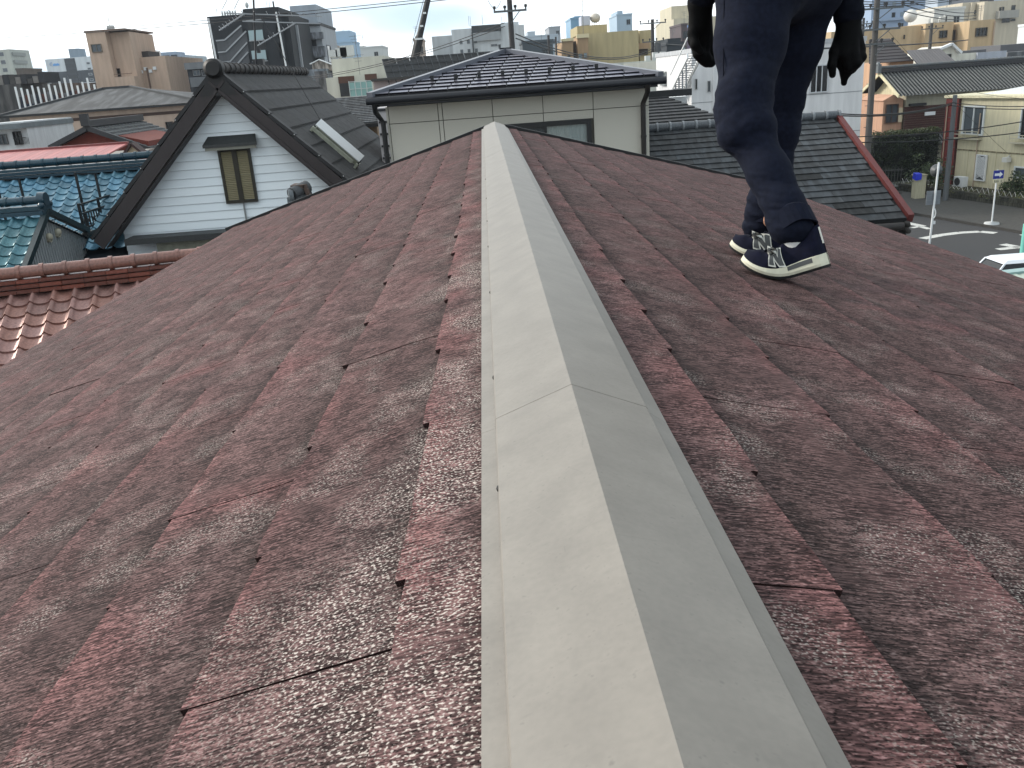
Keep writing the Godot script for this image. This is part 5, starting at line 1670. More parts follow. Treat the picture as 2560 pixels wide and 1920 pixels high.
	for r in 2:
		for k in 26:
			var b := MB.new(); b.xf = f
			var x := -1.5 + 0.62 * k + 0.31 * r
			b.box(Vector3(x + 0.01, 0.12 + 0.22 * r + 0.005, 2.25 - 0.03 * r + q.randf_range(-0.015, 0.015)), Vector3(x + 0.61, 0.12 + 0.22 * (r + 1) - 0.005, 1.95))
			part("stone", b, st[q.randi() % 4], bank)
	var so := MB.new(); so.xf = f
	so.box(Vector3(-1.5, 0, 1.94), Vector3(15, 0.5, 0.0))
	part("soil", so, wm("soil", 0.27, 0.25, 0.19, 0.95, "stain", 0.8), bank)
	var wd := MB.new(); wd.xf = f
	for k in 90: leafy(wd, Vector3(q.randf_range(-1.5, 14), 0.45 + q.randf() * 0.12, q.randf_range(0.9, 2.35)), Vector3(0.35, 0.16, 0.2), 26, 0.05, q, [Color(0.09, 0.11, 0.035), Color(0.16, 0.15, 0.05), Color(0.07, 0.09, 0.03)])
	part("weeds", wd, leaf_mat(), bank).set_meta("kind", "stuff")
	var wf := MB.new(); wf.xf = f
	var pts := []
	for k in 70:
		if k in range(8, 20): continue
		pts.append(Vector3(-1.2 + k * 0.19, 0.55 + (0.28 if k % 2 == 0 else 0.0) + q.randf_range(-0.08, 0.08), 1.9 + q.randf_range(-0.06, 0.06)))
	wf.tube(pts, 0.013, 5)
	part("garden_wire", wf, wm("wire_white", 0.82, 0.82, 0.80, 0.5, "", 1.0), bank)
	var sh := thing("shrub", "dark leafy shrub against the cream wall at the right edge", "shrub", f * Vector3(6.6, 0.5, 0.9))
	var lb := MB.new()
	for k in 16: leafy(lb, f * Vector3(6.6 + q.randfn() * 0.45, 1.0 + q.randfn() * 0.28, 1.0 + q.randfn() * 0.2), Vector3(0.3, 0.3, 0.3), 60, 0.085, q, [Color(0.035, 0.055, 0.022), Color(0.06, 0.09, 0.03), Color(0.02, 0.035, 0.015)])
	part("foliage", lb, leaf_mat(), sh)
	var sb := MB.new()
	for k in 5: sb.tube([f * Vector3(6.6, 0.45, 1.0), f * Vector3(6.6 + q.randfn() * 0.3, 1.1, 1.0 + q.randfn() * 0.15)], [0.025, 0.01], 5)
	part("stem", sb, wm("bark", 0.25, 0.21, 0.17), sh)
	# one-way sign on a white pole with a round foot
	var sp := Vector3(24.627, 0.0, -42.553)
	var sg := thing("road_sign", "blue one way sign with white arrow on a white pole with a round foot", "road sign", sp)
	var pb := MB.new()
	pb.tube([sp + Vector3(0, 0.1, 0), sp + Vector3(0, 2.75, 0)], 0.038, 10); pb.tube([sp + Vector3(0, 0.10, 0), sp + Vector3(0, 0.20, 0), sp + Vector3(0, 0.23, 0)], [0.36, 0.33, 0.05], 18)
	part("pole", pb, wm("white_plain", 0.86, 0.87, 0.87, 0.5, "", 1.0), sg)
	var c := sp + Vector3(0.04, 2.52, 0.05)
	var pl := MB.new(); pl.cbox(c, Vector3(0.50, 0.40, 0.02))
	var plate := part("plate", pl, wm("sign_blue", 0.03, 0.13, 0.52, 0.4, "", 1.0), sg)
	var ar := MB.new()
	ar.prism(PackedVector2Array([Vector2(c.x - 0.19, c.y - 0.06), Vector2(c.x + 0.05, c.y - 0.06), Vector2(c.x + 0.05, c.y - 0.14), Vector2(c.x + 0.20, c.y), Vector2(c.x + 0.05, c.y + 0.14), Vector2(c.x + 0.05, c.y + 0.06), Vector2(c.x - 0.19, c.y + 0.06)]), c.z + 0.016, c.z + 0.0105)
	part("arrow", ar, wm("white_plain", 0.86, 0.87, 0.87, 0.5, "", 1.0), plate)
	var p2 := MB.new(); p2.cbox(c + Vector3(0, -0.31, 0), Vector3(0.44, 0.17, 0.02))
	var under := part("text_plate", p2, wm("sign_cream", 0.80, 0.78, 0.66, 0.5, "", 1.0), sg)
	var tx := MB.new()
	for k in 5:
		if k == 3: continue
		var o := c + Vector3(-0.165 + 0.083 * k, -0.31, 0.013)
		tx.cbox(o + Vector3(0, 0.045, 0), Vector3(0.055, 0.016, 0.004)); tx.cbox(o + Vector3(0, 0.0, 0), Vector3(0.06, 0.014, 0.004)); tx.cbox(o + Vector3(-0.018, -0.02, 0.001), Vector3(0.013, 0.09, 0.004)); tx.cbox(o + Vector3(0.02, -0.025, 0.001), Vector3(0.012, 0.07, 0.004))
	part("text", tx, wm("text_dark", 0.12, 0.12, 0.13, 0.6, "", 1.0), under)
	# traffic mirror pole with the grey back of a sign board
	var mp := Vector3(19.156, 0.0, -37.751)
	var mi := thing("traffic_mirror", "white pole with a traffic mirror and the grey back of a sign board", "traffic mirror", mp)
	var mb1 := MB.new()
	mb1.tube([mp, mp + Vector3(0.10, 3.9, 0)], 0.045, 10)
	part("pole", mb1, wm("white_plain", 0.86, 0.87, 0.87, 0.5, "", 1.0), mi)
	var bd := MB.new()
	for k in 6:
		var o := mp + Vector3(0.04, 2.15 + 0.10 * k, -0.09)
		bd.cbox(o, Vector3(0.62, 0.097, 0.012 + 0.012 * (k % 2)))
	part("sign_back", bd, wm("zinc", 0.47, 0.49, 0.51, 0.5, "streak", 1.2), mi)
	var mr := MB.new()
	mr.tube([mp + Vector3(0.08, 3.55, -0.14), mp + Vector3(0.08, 3.55, -0.10), mp + Vector3(0.08, 3.55, -0.05)], [0.27, 0.26, 0.10], 20)
	part("mirror_back", mr, wm("zinc_dark", 0.36, 0.375, 0.38, 0.5, "blotch", 1.2), mi)
	var ri := MB.new()
	var rp_ := []
	for k in 13: rp_.append(mp + Vector3(0.03, 1.72, 0) + Vector3(0.03 + 0.13 * sin(k * PI / 12.0), 0.24 * cos(k * PI / 12.0), -0.06))
	ri.tube(rp_, 0.022, 6); ri.cbox(mp + Vector3(0.13, 1.32, -0.03), Vector3(0.14, 0.14, 0.02))
	part("side_marker", ri, wm("white_plain", 0.86, 0.87, 0.87, 0.5, "", 1.0), mi)
	# hedge, garden gate, gatepost with a blue letterbox
	var hd := thing("hedge", "tall clipped dark green hedge behind the iron garden gate", "hedge", Vector3(27.6, 0, -61.5))
	var hb := MB.new()
	for k in 150:
		var o := Vector3(q.randf_range(26.2, 30.6), q.randf_range(0.3, 3.05), -60.0 - q.randf() * 0.8)
		leafy(hb, o, Vector3(0.4, 0.35, 0.35), 70, 0.07, q, [Color(0.022, 0.034, 0.014), Color(0.04, 0.058, 0.02), Color(0.014, 0.022, 0.01)])
	for k in 30: leafy(hb, Vector3(q.randf_range(26.2, 30.6), 3.15 + q.randf() * 0.15, -60.4 - q.randf() * 0.6), Vector3(0.45, 0.2, 0.4), 70, 0.075, q, [Color(0.07, 0.085, 0.03), Color(0.05, 0.07, 0.024)])
	part("foliage", hb, leaf_mat(), hd)
	block(hd, "core", wm("hedge_core", 0.08, 0.09, 0.06, 0.95), 26.2, 30.6, 0, 3.0, -60.3, -61.3)
	var gt := thing("garden_gate", "black iron bar gate in front of the hedge", "gate", Vector3(24.2, 0, -54.0))
	for k in 20:
		var b := MB.new()
		b.bar(Vector3(22.0 + 0.17 * k, 0.1, -55.0 + 0.055 * k), Vector3(22.0 + 0.17 * k, 1.75, -55.0 + 0.055 * k), 0.035, 0.035)
		part("bar", b, wm("gate_iron", 0.24, 0.24, 0.235, 0.6, "", 1.0), gt)
	for y in [0.2, 1.6]:
		var b := MB.new()
		b.bar(Vector3(21.9, y, -55.03), Vector3(25.35, y, -53.9), 0.05, 0.05)
		part("rail", b, wm("gate_iron", 0.24, 0.24, 0.235, 0.6, "", 1.0), gt)
	var gp := thing("gatepost", "cream gatepost with a blue cloth on its top at the end of the gate", "gatepost", Vector3(25.45, 0.0, -52.069))
	var go := Vector3(25.45, 0.0, -52.069)
	block(gp, "post", wm("post_cream", 0.72, 0.70, 0.60, 0.9, "streak", 0.5), go.x - 0.28, go.x + 0.32, 0, 1.45, go.z + 0.25, go.z - 0.25)
	block(gp, "cap", wm("post_cap", 0.68, 0.66, 0.56, 0.9, "blotch", 0.7), go.x - 0.33, go.x + 0.37, 1.451, 1.51, go.z + 0.3, go.z - 0.3)
	var bl := MB.new()
	bl.hexa([go + Vector3(-0.36, 1.2, 0.33), go + Vector3(-0.02, 1.24, 0.35), go + Vector3(0.0, 1.3, -0.1), go + Vector3(-0.36, 1.28, -0.1), go + Vector3(-0.34, 1.56, 0.31), go + Vector3(0.0, 1.55, 0.32), go + Vector3(0.02, 1.6, -0.1), go + Vector3(-0.32, 1.62, -0.1)])
	part("blue_cloth", bl, wm("blue_cloth", 0.03, 0.16, 0.72, 0.7, "", 1.0), gp)
	var b5 := thing("shrub", "loose green shrub between the gatepost and the road poles", "shrub", Vector3(26.4, 0, -52.2))
	var gb := MB.new()
	for k in 26: leafy(gb, Vector3(26.3 + q.randfn() * 0.5, 0.9 + absf(q.randfn()) * 0.75, -52.6 + q.randfn() * 0.4), Vector3(0.35, 0.35, 0.35), 60, 0.08, q, [Color(0.04, 0.06, 0.025), Color(0.07, 0.10, 0.035), Color(0.025, 0.04, 0.015)])
	part("foliage", gb, leaf_mat(), b5)
	var gs := MB.new()
	for k in 5: gs.tube([Vector3(26.3, 0, -52.6), Vector3(26.3 + q.randfn() * 0.4, 1.4, -52.6 + q.randfn() * 0.3)], [0.04, 0.012], 5)
	part("stem", gs, wm("bark", 0.25, 0.21, 0.17), b5)
	# parked white car
	build_car()
	# neighbour's ribbed carport roof with the mint post
	var cp := thing("carport", "pale ribbed carport roof at the right edge, below the maroon eaves", "carport", Vector3(13.5, 0, -21))
	var cr := Vector3(12.683, 3.1, -21.291)
	for k in 16:
		var b := MB.new()
		var x := cr.x + 0.3 * k
		b.hexa([Vector3(x, 3.03, cr.z + 4.5), Vector3(x + 0.285, 3.03, cr.z + 4.5), Vector3(x + 0.285, 3.03, cr.z), Vector3(x, 3.03, cr.z), Vector3(x, 3.06, cr.z + 4.5), Vector3(x + 0.285, 3.10, cr.z + 4.5), Vector3(x + 0.285, 3.10, cr.z), Vector3(x, 3.06, cr.z)])
		part("roof_sheet", b, wm("carport_green", 0.63, 0.68, 0.63, 0.5, "streak", 0.6), cp)
	var ce := MB.new()
	ce.bar(Vector3(cr.x - 0.45, 3.1, cr.z + 0.1), Vector3(cr.x + 3.0, 3.14, cr.z - 0.25), 0.3, 0.06)
	part("roof_edge", ce, wm("carport_edge", 0.52, 0.63, 0.62, 0.4, "", 1.0), cp)
	for xx in [cr.x + 0.2, cr.x + 4.5]:
		var b := MB.new()
		b.bar(Vector3(xx, 0, cr.z + 2), Vector3(xx, 3.03, cr.z + 2), 0.1, 0.1)
		part("post", b, wm("zinc", 0.47, 0.49, 0.51, 0.5, "streak", 1.2), cp)
	var mt := MB.new()
	var mo := Vector3(22.22, 0.0, -35.831)
	mt.tube([mo, mo + Vector3(0.0, 1.35, 0)], 0.12, 12)
	single("bollard", mt, wm("mint", 0.48, 0.80, 0.74, 0.5, "", 1.0), "mint green post at the far right edge of the road", "bollard")

func build_car() -> void:
	var o := Vector3(16.85, 1.72, -29.309)
	o.y = 0
	var t := thing("parked_car", "white parked car seen over the roof edge at the lower right", "car", o + Vector3(1.7, 0, 0.7))
	# side profile, nose to the left (-x)
	var lo := PackedVector2Array([Vector2(-1.0, 0.3), Vector2(-1.0, 0.85), Vector2(-0.55, 1.02), Vector2(2.9, 1.02), Vector2(3.0, 0.9), Vector2(3.0, 0.3)])
	var body := MB.new()
	var pr := PackedVector2Array()
	for p in lo: pr.append(p + Vector2(o.x, 0))
	body.prism(pr, o.z + 1.45, o.z - 0.03)
	var paint := wm("car_white", 0.84, 0.86, 0.88, 0.25, "", 1.0)
	paint.clearcoat_enabled = true; paint.clearcoat = 0.6
	var bd := part("body", body, paint, t)
	var gl := MB.new()
	var w0 := o.z + 1.40; var w1 := o.z + 0.02
	gl.hexa([Vector3(o.x - 0.55, 1.02, w0), Vector3(o.x + 2.9, 1.02, w0), Vector3(o.x + 2.9, 1.02, w1), Vector3(o.x - 0.55, 1.02, w1), Vector3(o.x - 0.02, 1.64, w0 - 0.12), Vector3(o.x + 2.75, 1.64, w0 - 0.12), Vector3(o.x + 2.75, 1.64, w1 + 0.12), Vector3(o.x - 0.02, 1.64, w1 + 0.12)])
	part("window", gl, wm("car_glass", 0.06, 0.065, 0.07, 0.08, "", 1.0), t)
	var rf := MB.new()
	rf.hexa([Vector3(o.x - 0.08, 1.641, w0 - 0.09), Vector3(o.x + 2.8, 1.641, w0 - 0.09), Vector3(o.x + 2.8, 1.641, w1 + 0.09), Vector3(o.x - 0.08, 1.641, w1 + 0.09), Vector3(o.x + 0.1, 1.73, w0 - 0.2), Vector3(o.x + 2.6, 1.73, w0 - 0.2), Vector3(o.x + 2.6, 1.73, w1 + 0.2), Vector3(o.x + 0.1, 1.73, w1 + 0.2)])
	part("roof", rf, paint, t)
	var pl := MB.new()
	for z in [w0 + 0.005, w1 - 0.005]:
		for x in [[-0.55, -0.03], [0.75, 0.75], [1.8, 1.8], [2.9, 2.76]]:
			pl.bar(Vector3(o.x + x[0], 1.02, z), Vector3(o.x + x[1], 1.645, z + (-0.12 if z > o.z + 0.5 else 0.12)), 0.06, 0.05, Vector3(1, 0, 0))
	part("pillar", pl, paint, t)
	for x in [-0.4, 2.3]:
		for z in [o.z + 1.46, o.z - 0.04]:
			var w := MB.new()
			w.tube([Vector3(o.x + x, 0.29, z - 0.1), Vector3(o.x + x, 0.29, z + 0.1)], 0.29, 18)
			var wh := part("wheel", w, wm("rubber", 0.07, 0.07, 0.075, 0.8, "grain", 5.0), t)
			var r := MB.new()
			r.tube([Vector3(o.x + x, 0.29, z - 0.104), Vector3(o.x + x, 0.29, z + 0.104)], 0.18, 14)
			part("rim", r, wm("rim_grey", 0.6, 0.61, 0.62, 0.3, "", 1.0), wh)
	for z in [o.z + 1.25, o.z + 0.17]:
		var h := MB.new()
		h.ball(Vector3(o.x - 0.98, 0.74, z), Vector3(0.05, 0.09, 0.14), 6, 10)
		part("headlight", h, wm("lamp_glass", 0.75, 0.77, 0.78, 0.15, "", 1.0), t)
	for z in [o.z + 1.52, o.z - 0.1]:
		var h := MB.new()
		h.ball(Vector3(o.x - 0.42, 1.07, z), Vector3(0.07, 0.08, 0.10), 6, 10)
		part("mirror", h, paint, t)

# ---------------------------------------------------------------- poles and wires
func utility_pole(label: String, base: Vector3, h: float, r: float, arms: Array, mat: Material, lean := Vector3.ZERO, can := 0.0) -> Node3D:
	var t := thing("utility_pole", label, "utility pole", base)
	var b := MB.new()
	b.tube([base, base + lean * 0.5 + Vector3(0, h / 2, 0), base + lean + Vector3(0, h, 0)], [r, r * 0.86, r * 0.72], 14)
	part("pole", b, mat, t)
	for a in arms: # [height, half length, direction]
		var c: Vector3 = base + lean * (a[0] / h) + Vector3(0, a[0], 0)
		var d: Vector3 = a[2]
		var la: float = a[1]
		var g := MB.new()
		g.bar(c - d * la + Vector3(0, 0, r), c + d * la + Vector3(0, 0, r), 0.09, 0.09)
		g.bar(c + d * la * 0.6 + Vector3(0, 0, r), c + Vector3(0, -0.55, r), 0.04, 0.04)
		var arm := part("crossarm", g, wm("zinc_dark", 0.36, 0.375, 0.38, 0.5, "blotch", 1.2), t)
		for k in 4:
			var p := c + d * la * lerpf(-0.95, 0.95, k / 3.0) + Vector3(0, 0, r)
			var s := MB.new()
			s.tube([p + Vector3(0, 0.04, 0), p + Vector3(0, 0.12, 0), p + Vector3(0, 0.15, 0), p + Vector3(0, 0.24, 0), p + Vector3(0, 0.26, 0)], [0.035, 0.04, 0.075, 0.075, 0.03], 8)
			part("insulator", s, wm("insulator", 0.18, 0.17, 0.17, 0.4, "", 1.0), arm)
	if can > 0.0:
		var c := base + lean * (can / h) + Vector3(0.42, can, 0.1)
		var s := MB.new()
		s.tube([c, c + Vector3(0, 0.05, 0), c + Vector3(0, 0.85, 0), c + Vector3(0, 0.92, 0)], [0.24, 0.28, 0.28, 0.2], 14)
		part("transformer", s, wm("can_grey", 0.30, 0.31, 0.32, 0.5, "streak", 1.0), t)
	var st := MB.new()
	for k in 10:
		var y := 2.0 + k * 0.55
		if y > h - 1.0: break
		st.bar(base + lean * (y / h) + Vector3((r + 0.1) * (1 if k % 2 == 0 else -1), y, 0), base + lean * (y / h) + Vector3(0, y, 0), 0.025, 0.025)
	part("step_bolt", st, wm("zinc_dark", 0.36, 0.375, 0.38, 0.5, "blotch", 1.2), t)
	return t

func cable(label: String, a: Vector3, b: Vector3, sag: float, r := 0.016, group := "") -> void:
	var g := MB.new()
	var pts := []
	for k in 17:
		var u := k / 16.0
		pts.append(a.lerp(b, u) - Vector3(0, sag * 4.0 * u * (1 - u), 0))
	g.tube(pts, r, 5)
	single("power_cable", g, wm("cable", 0.055, 0.055, 0.06, 0.6, "", 1.0), label, "cable", group)

func bundle(label: String, a: Vector3, b: Vector3, sag: float, n: int, gap: float, r := 0.014) -> void:
	for k in n:
		cable((["lower of the two ", "upper of the two "] if n == 2 else ["lowest of the three ", "middle one of the three ", "topmost of the three "])[k] + label, a + Vector3(0, gap * k, 0.02 * k), b + Vector3(0, gap * k * 0.9, 0.02 * k), sag * (1.0 + 0.12 * k), r, label + " bundle")

func build_poles() -> void:
	var grey := wm("pole_grey", 0.33, 0.32, 0.31, 0.85, "streak", 0.8)
	var dark := wm("pole_dark", 0.26, 0.25, 0.25, 0.85, "streak", 0.8)
	var X1 := Vector3(1, 0, 0)
	var p1 := Vector3(31.649, 0.0, -74.171); p1 = Vector3(20.509, 0, -48)
	utility_pole("thick brown grey utility pole to the right of the person's glove", p1, 12.5, 0.19, [[9.6, 1.2, X1], [8.9, 0.9, X1], [10.6, 1.3, X1]], grey)
	var p2 := Vector3(1.627, 0, -46)
	utility_pole("dark utility pole rising behind the apex of the black hipped roof", p2, 13.6, 0.17, [[9.1, 0.5, Vector3(0.5, 0, 0.86)], [11.6, 0.8, X1]], dark)
	var p3 := Vector3(14.526, 0, -78)
	utility_pole("slim utility pole with crossarm and transformers left of the person", p3, 12.288, 0.19, [[11.98, 1.1, X1], [10.551, 0.9, X1]], dark, Vector3.ZERO, 9.578)
	utility_pole("thin distant pole right of the black roof apex", Vector3(8.202, 0, -110), 12.878, 0.20, [], dark)
	utility_pole("thinnest distant pole with small arms before the yellow building", Vector3(9.876, 0, -120), 13.015, 0.16, [[12.251, 0.8, X1]], dark)
	var p6 := Vector3(26.332, 0, -50.5)
	utility_pole("plain grey pole beside the red tiled pillar", p6, 5.947, 0.16, [], wm("zinc_pole", 0.36, 0.375, 0.385, 0.6, "streak", 0.8))
	utility_pole("concrete pole with street lamp fittings before the beige flat-roofed building", Vector3(41.501, 0, -85), 10.593, 0.2, [[10.113, 1.0, X1]], grey)
	utility_pole("small distant pole left of the big pole, near the glove", Vector3(39.319, 0, -95), 11.786, 0.17, [[11.216, 0.9, X1], [10.911, 0.8, X1]], dark)
	# wires: endpoints at the poles or out of the frame
	cable("upper of the two long thin wires crossing the white sky", Vector3(-31.481, 13.246, -60.0), Vector3(-1.263, 12.27, -44.0), 0.15, 0.016)
	cable("lower of the two long thin wires crossing the white sky", Vector3(-31.518, 13.108, -60.0), Vector3(-1.274, 12.151, -44.0), 0.18, 0.018)
	bundle("wires from the dark pole sloping left before the solar array", Vector3(1.323, 10.933, -46.0), Vector3(-13.245, 9.285, -60.0), 0.45, 2, 0.16, 0.018)
	bundle("wires from the dark pole sagging across the yellow building", Vector3(1.834, 10.352, -46.0), Vector3(14.525, 9.803, -78.0), 0.8, 2, 0.2, 0.03)
	cable("single wire from the slim pole to the white building", Vector3(14.603, 10.551, -78.0), Vector3(12.115, 9.574, -52.0), 0.1, 0.018)
	bundle("thick cables along the top edge right of the person", Vector3(15.978, 11.052, -47.0), Vector3(36.766, 11.785, -70.0), 0.3, 3, 0.16, 0.028)
	bundle("wires from the big pole towards the cream apartments", Vector3(27.419, 10.841, -60.0), Vector3(53.609, 11.097, -100.0), 0.3, 3, 0.35, 0.035)
	cable("thick cable level with the beige building's foot", Vector3(15.721, 8.921, -46.0), Vector3(45.022, 8.913, -85.0), 0.1, 0.045)
	bundle("black cables passing the brown house front", Vector3(15.393, 6.02, -40.0), Vector3(26.051, 5.447, -50.3), 0.25, 2, 0.09, 0.03)
	bundle("black cables from the grey pole along the cream building", Vector3(26.056, 5.404, -50.3), Vector3(28.024, 5.33, -44.0), 0.12, 2, 0.16, 0.024)
	cable("cable rising to the right across the cream building's window", Vector3(15.986, 5.051, -40.0), Vector3(27.434, 5.069, -43.0), 0.25, 0.024)
	cable("lower cable rising to the right across the cream building", Vector3(16.363, 4.782, -40.0), Vector3(27.512, 4.508, -43.0), 0.2, 0.026)
	cable("thin wire slanting from the big pole to the wall lamp", Vector3(20.633, 10.06, -48.0), Vector3(29.477, 2.533, -50.0), 0.2, 0.008)
	cable("thin wire over the grey tiled roof", Vector3(28.935, 6.05, -55.0), Vector3(27.971, 5.708, -44.0), 0.15, 0.012)
	cable("loop of thin wire hanging in the sky beside the dark pole", Vector3(0.562, 12.242, -46.0), Vector3(1.258, 12.196, -46.0), 0.45, 0.012)
	# television aerial on the white house
	var ar := Vector3(-4.862, 9.17, -20.3)
	var tv := thing("television_aerial", "dark mast with two fishbone aerials on the white house ridge", "aerial", ar)
	var mst := MB.new()
	var top := Vector3(-4.675, 10.655, -20.3)
	mst.tube([ar + Vector3(0, -0.05, 0), top], 0.022, 6)
	part("mast", mst, wm("mast_dark", 0.16, 0.16, 0.17, 0.5, "", 1.0), tv)
	var al := wm("aluminium", 0.62, 0.63, 0.64, 0.4, "", 1.0)
	for y in [[Vector3(-5.358, 10.286, -20.3), Vector3(-3.348, 10.108, -20.6)], [Vector3(-4.973, 10.097, -20.2), Vector3(-3.378, 9.96, -20.5)], [Vector3(-5.438, 9.936, -20.0), Vector3(-4.995, 10.273, -20.6)], [Vector3(-4.733, 9.596, -20.2), Vector3(-3.983, 10.025, -20.8)]]:
		var g := MB.new()
		g.bar(y[0], y[1], 0.022, 0.022)
		var ca := part("aerial_boom", g, al, tv)
		var e := MB.new()
		var d: Vector3 = (y[1] - y[0])
		if d.length() > 1.7 or y[0].y < y[1].y - 0.1:
			for k in 8:
				var p: Vector3 = y[0] + d * (0.06 + 0.88 * k / 7.0)
				e.bar(p + Vector3(-0.02, 0.0, -0.16), p + Vector3(0.02, 0.05, 0.16), 0.012, 0.012)
			part("aerial_element", e, al, ca)
	var lo := MB.new()
	lo.cbox(Vector3(-4.724, 9.491, -20.2), Vector3(0.07, 0.09, 0.06)); lo.cbox(Vector3(-4.806, 9.233, -20.4), Vector3(0.22, 0.2, 0.2))
	part("junction_box", lo, wm("mast_dark", 0.16, 0.16, 0.17, 0.5, "", 1.0), tv)
	cable("thin stay wire running down the dark slate roof", Vector3(-4.592, 10.18, -20.3), Vector3(-2.755, 6.885, -18.4), 0.05, 0.008)

# ---------------------------------------------------------------- the town beyond
func build_town() -> void:
	var q := RandomNumberGenerator.new(); q.seed = 61
	var t: Node3D
	# --- left
	var cream := wm("far_cream", 0.70, 0.71, 0.67, 0.9, "streak", 0.05)
	t = building("apartment_tower", "pale grey apartment tower at the far left edge", "building", -175.747, -162.943, 29.498, -330.0, 14, cream)
	for k in 8:
		window(t, -165.985 * Vector3.RIGHT + Vector3(0, 28.019 - 2.6 * k, -330), 1.6, 1.3, 0, Color(0.5, 0.5, 0.5), 1, "glass_mid", 0.1)
		block(t, "balcony", wm("far_cream_dark", 0.55, 0.56, 0.54, 0.9, "", 1.0), -162.943, -162.398, 27.377 - 2.6 * k, 27.377 - 2.6 * k + 1.1, -331, -340)
	t = building("building", "brown slab of a narrow building beside the pale tower", "building", -59.021, -58.11, 13.683, -120.0, 5, wm("slab_brown", 0.40, 0.38, 0.36, 0.9, "streak", 0.1))
	parapet(t, wm("slab_brown", 0.40, 0.38, 0.36, 0.9, "streak", 0.1), -59.021, -58.11, 13.66, -120, 5, 0.2, 0.2)
	t = building("building", "low dark cluttered rooftops at the left edge below the pale tower", "building", -53.759, -49.057, 11.465, -100.0, 20, wm("clutter", 0.36, 0.35, 0.34, 0.9, "stain", 0.1))
	for k in 9:
		var x := -52.089 + k * 0.62
		block(t, "roof_shed", [wm("clutter_a", 0.28, 0.27, 0.26), wm("clutter_b", 0.48, 0.46, 0.44), wm("clutter_c", 0.20, 0.20, 0.21)][k % 3], x, x + 0.55, 11.414, 11.414 + 0.4 + q.randf() * 0.9, -100.2, -104)
	# apartments with the blue logo
	t = building("apartment_block", "white and charcoal apartment block with a blue logo and a dark centre strip", "building", -183.735, -163.597, 28.869, -400.0, 16, wm("apt_white", 0.80, 0.82, 0.83, 0.8, "streak", 0.03))
	var apx := -183.735; var apw := -163.597
	var apy := 28.785
	var ch := wm("apt_charcoal", 0.20, 0.215, 0.235, 0.8, "streak", 0.04)
	block(t, "cladding", ch, apx + 0.8, apx + 8.0, 0, apy - 5.2, -399.85, -399.99)
	block(t, "cladding", ch, apx + 12.6, apw - 0.3, 0, apy - 5.2, -399.85, -399.99)
	block(t, "stair_strip", wm("apt_black", 0.11, 0.12, 0.135, 0.6, "", 1.0), apx + 8.1, apx + 12.5, 0, apy - 0.2, -399.8, -399.99)
	for k in 7:
		block(t, "landing", ch, apx + 8.2, apx + 12.4, apy - 2.4 - 2.2 * k, apy - 1.6 - 2.2 * k, -399.6, -399.79)
		window(t, Vector3(apx + 17.8, apy - 2.6 - 2.2 * k, -399.84), 1.5, 0.9, 0, Color(0.75, 0.75, 0.75), 1, "glass_mid", 0.08)
		block(t, "side_balcony", wm("apt_white", 0.80, 0.82, 0.83, 0.8, "streak", 0.03), apw, apw + 1.2, apy - 3.2 - 2.2 * k, apy - 2.2 - 2.2 * k, -401, -412)
	for l in [[-10.4, 1.0, 7.2], [-10.4, 12.8, 21.0]]:
		block(t, "cladding_band", wm("apt_white", 0.80, 0.82, 0.83, 0.8, "streak", 0.03), apx + l[1], apx + l[2], apy + l[0], apy + l[0] + 0.25, -399.7, -399.84)
	block(t, "penthouse", wm("apt_blue", 0.47, 0.53, 0.58, 0.8, "streak", 0.05), -173.917, -169.758, apy, 32.417, -402, -409)
	var lg := MB.new()
	lg.prism(PackedVector2Array([Vector2(apx + 1.3, apy - 2.0), Vector2(apx + 2.6, apy - 1.0), Vector2(apx + 1.9, apy - 2.5), Vector2(apx + 2.9, apy - 2.8)]), -399.8, -399.98)
	for k in 5: lg.box(Vector3(apx + 3.0 + 0.55 * k, apy - 2.7, -399.8), Vector3(apx + 3.42 + 0.55 * k, apy - 1.95 + 0.2 * (k % 2), -399.98))
	part("logo", lg, wm("logo_blue", 0.35, 0.62, 0.86, 0.6, "", 1.0), t)
	# white posts on a dark low roof
	t = building("building", "low building with a dark blue roof storey ringed by white posts", "building", -37.301, -30.924, 9.176, -75.0, 9, wm("low_blue", 0.17, 0.19, 0.25, 0.8, "streak", 0.2))
	t.get_child(0).set_meta("label", "dark blue wall")
	var fb := 9.191
	for k in 15:
		var x := lerpf(-37.238, -30.987, k / 14.0)
		var hh := 1.35 + (0.4 if k in [8, 9, 10, 13] else 0.0) - 0.12 * (k % 3)
		block(t, "white_post", wm("white_plain", 0.86, 0.87, 0.87, 0.5, "", 1.0), x - 0.06, x + 0.06, fb - 0.5, fb + hh, -74.85, -74.97)
		if k < 14: block(t, "fence_panel", [wm("fence_blue", 0.15, 0.17, 0.22), wm("fence_rust", 0.36, 0.22, 0.19), wm("fence_grey", 0.42, 0.43, 0.44)][k % 3], x + 0.07, x + 0.42, fb, fb + 0.5 + 0.3 * q.randf(), -75.1, -75.2)
	# beige tower
	var bt := wm("beige_tower", 0.76, 0.66, 0.58, 0.85, "streak", 0.12)
	t = building("building", "tall beige stair tower building with few windows on the left", "building", -45.244, -42.988, 16.704, -110.0, 9, bt)
	var tz := -110.0
	block(t, "wall", bt, -42.978 + 0.01, -40.703, 0, 16.608, tz - 1.2, tz - 9.0)
	block(t, "wall", bt, -41.918, -37.684, 0, 13.787, tz - 3.0, tz - 18.0)
	block(t, "roof_slab", wm("beige_dark", 0.42, 0.34, 0.29, 0.8, "", 1.0), -45.335, -40.612, 16.724, 16.724 + 0.18, tz + 0.15, tz - 9.2)
	window(t, Vector3(-44.296, 14.986, -110.0), 1.188, 0.899, 0, Color(0.42, 0.38, 0.33), 2, "glass_mid", 0.12)
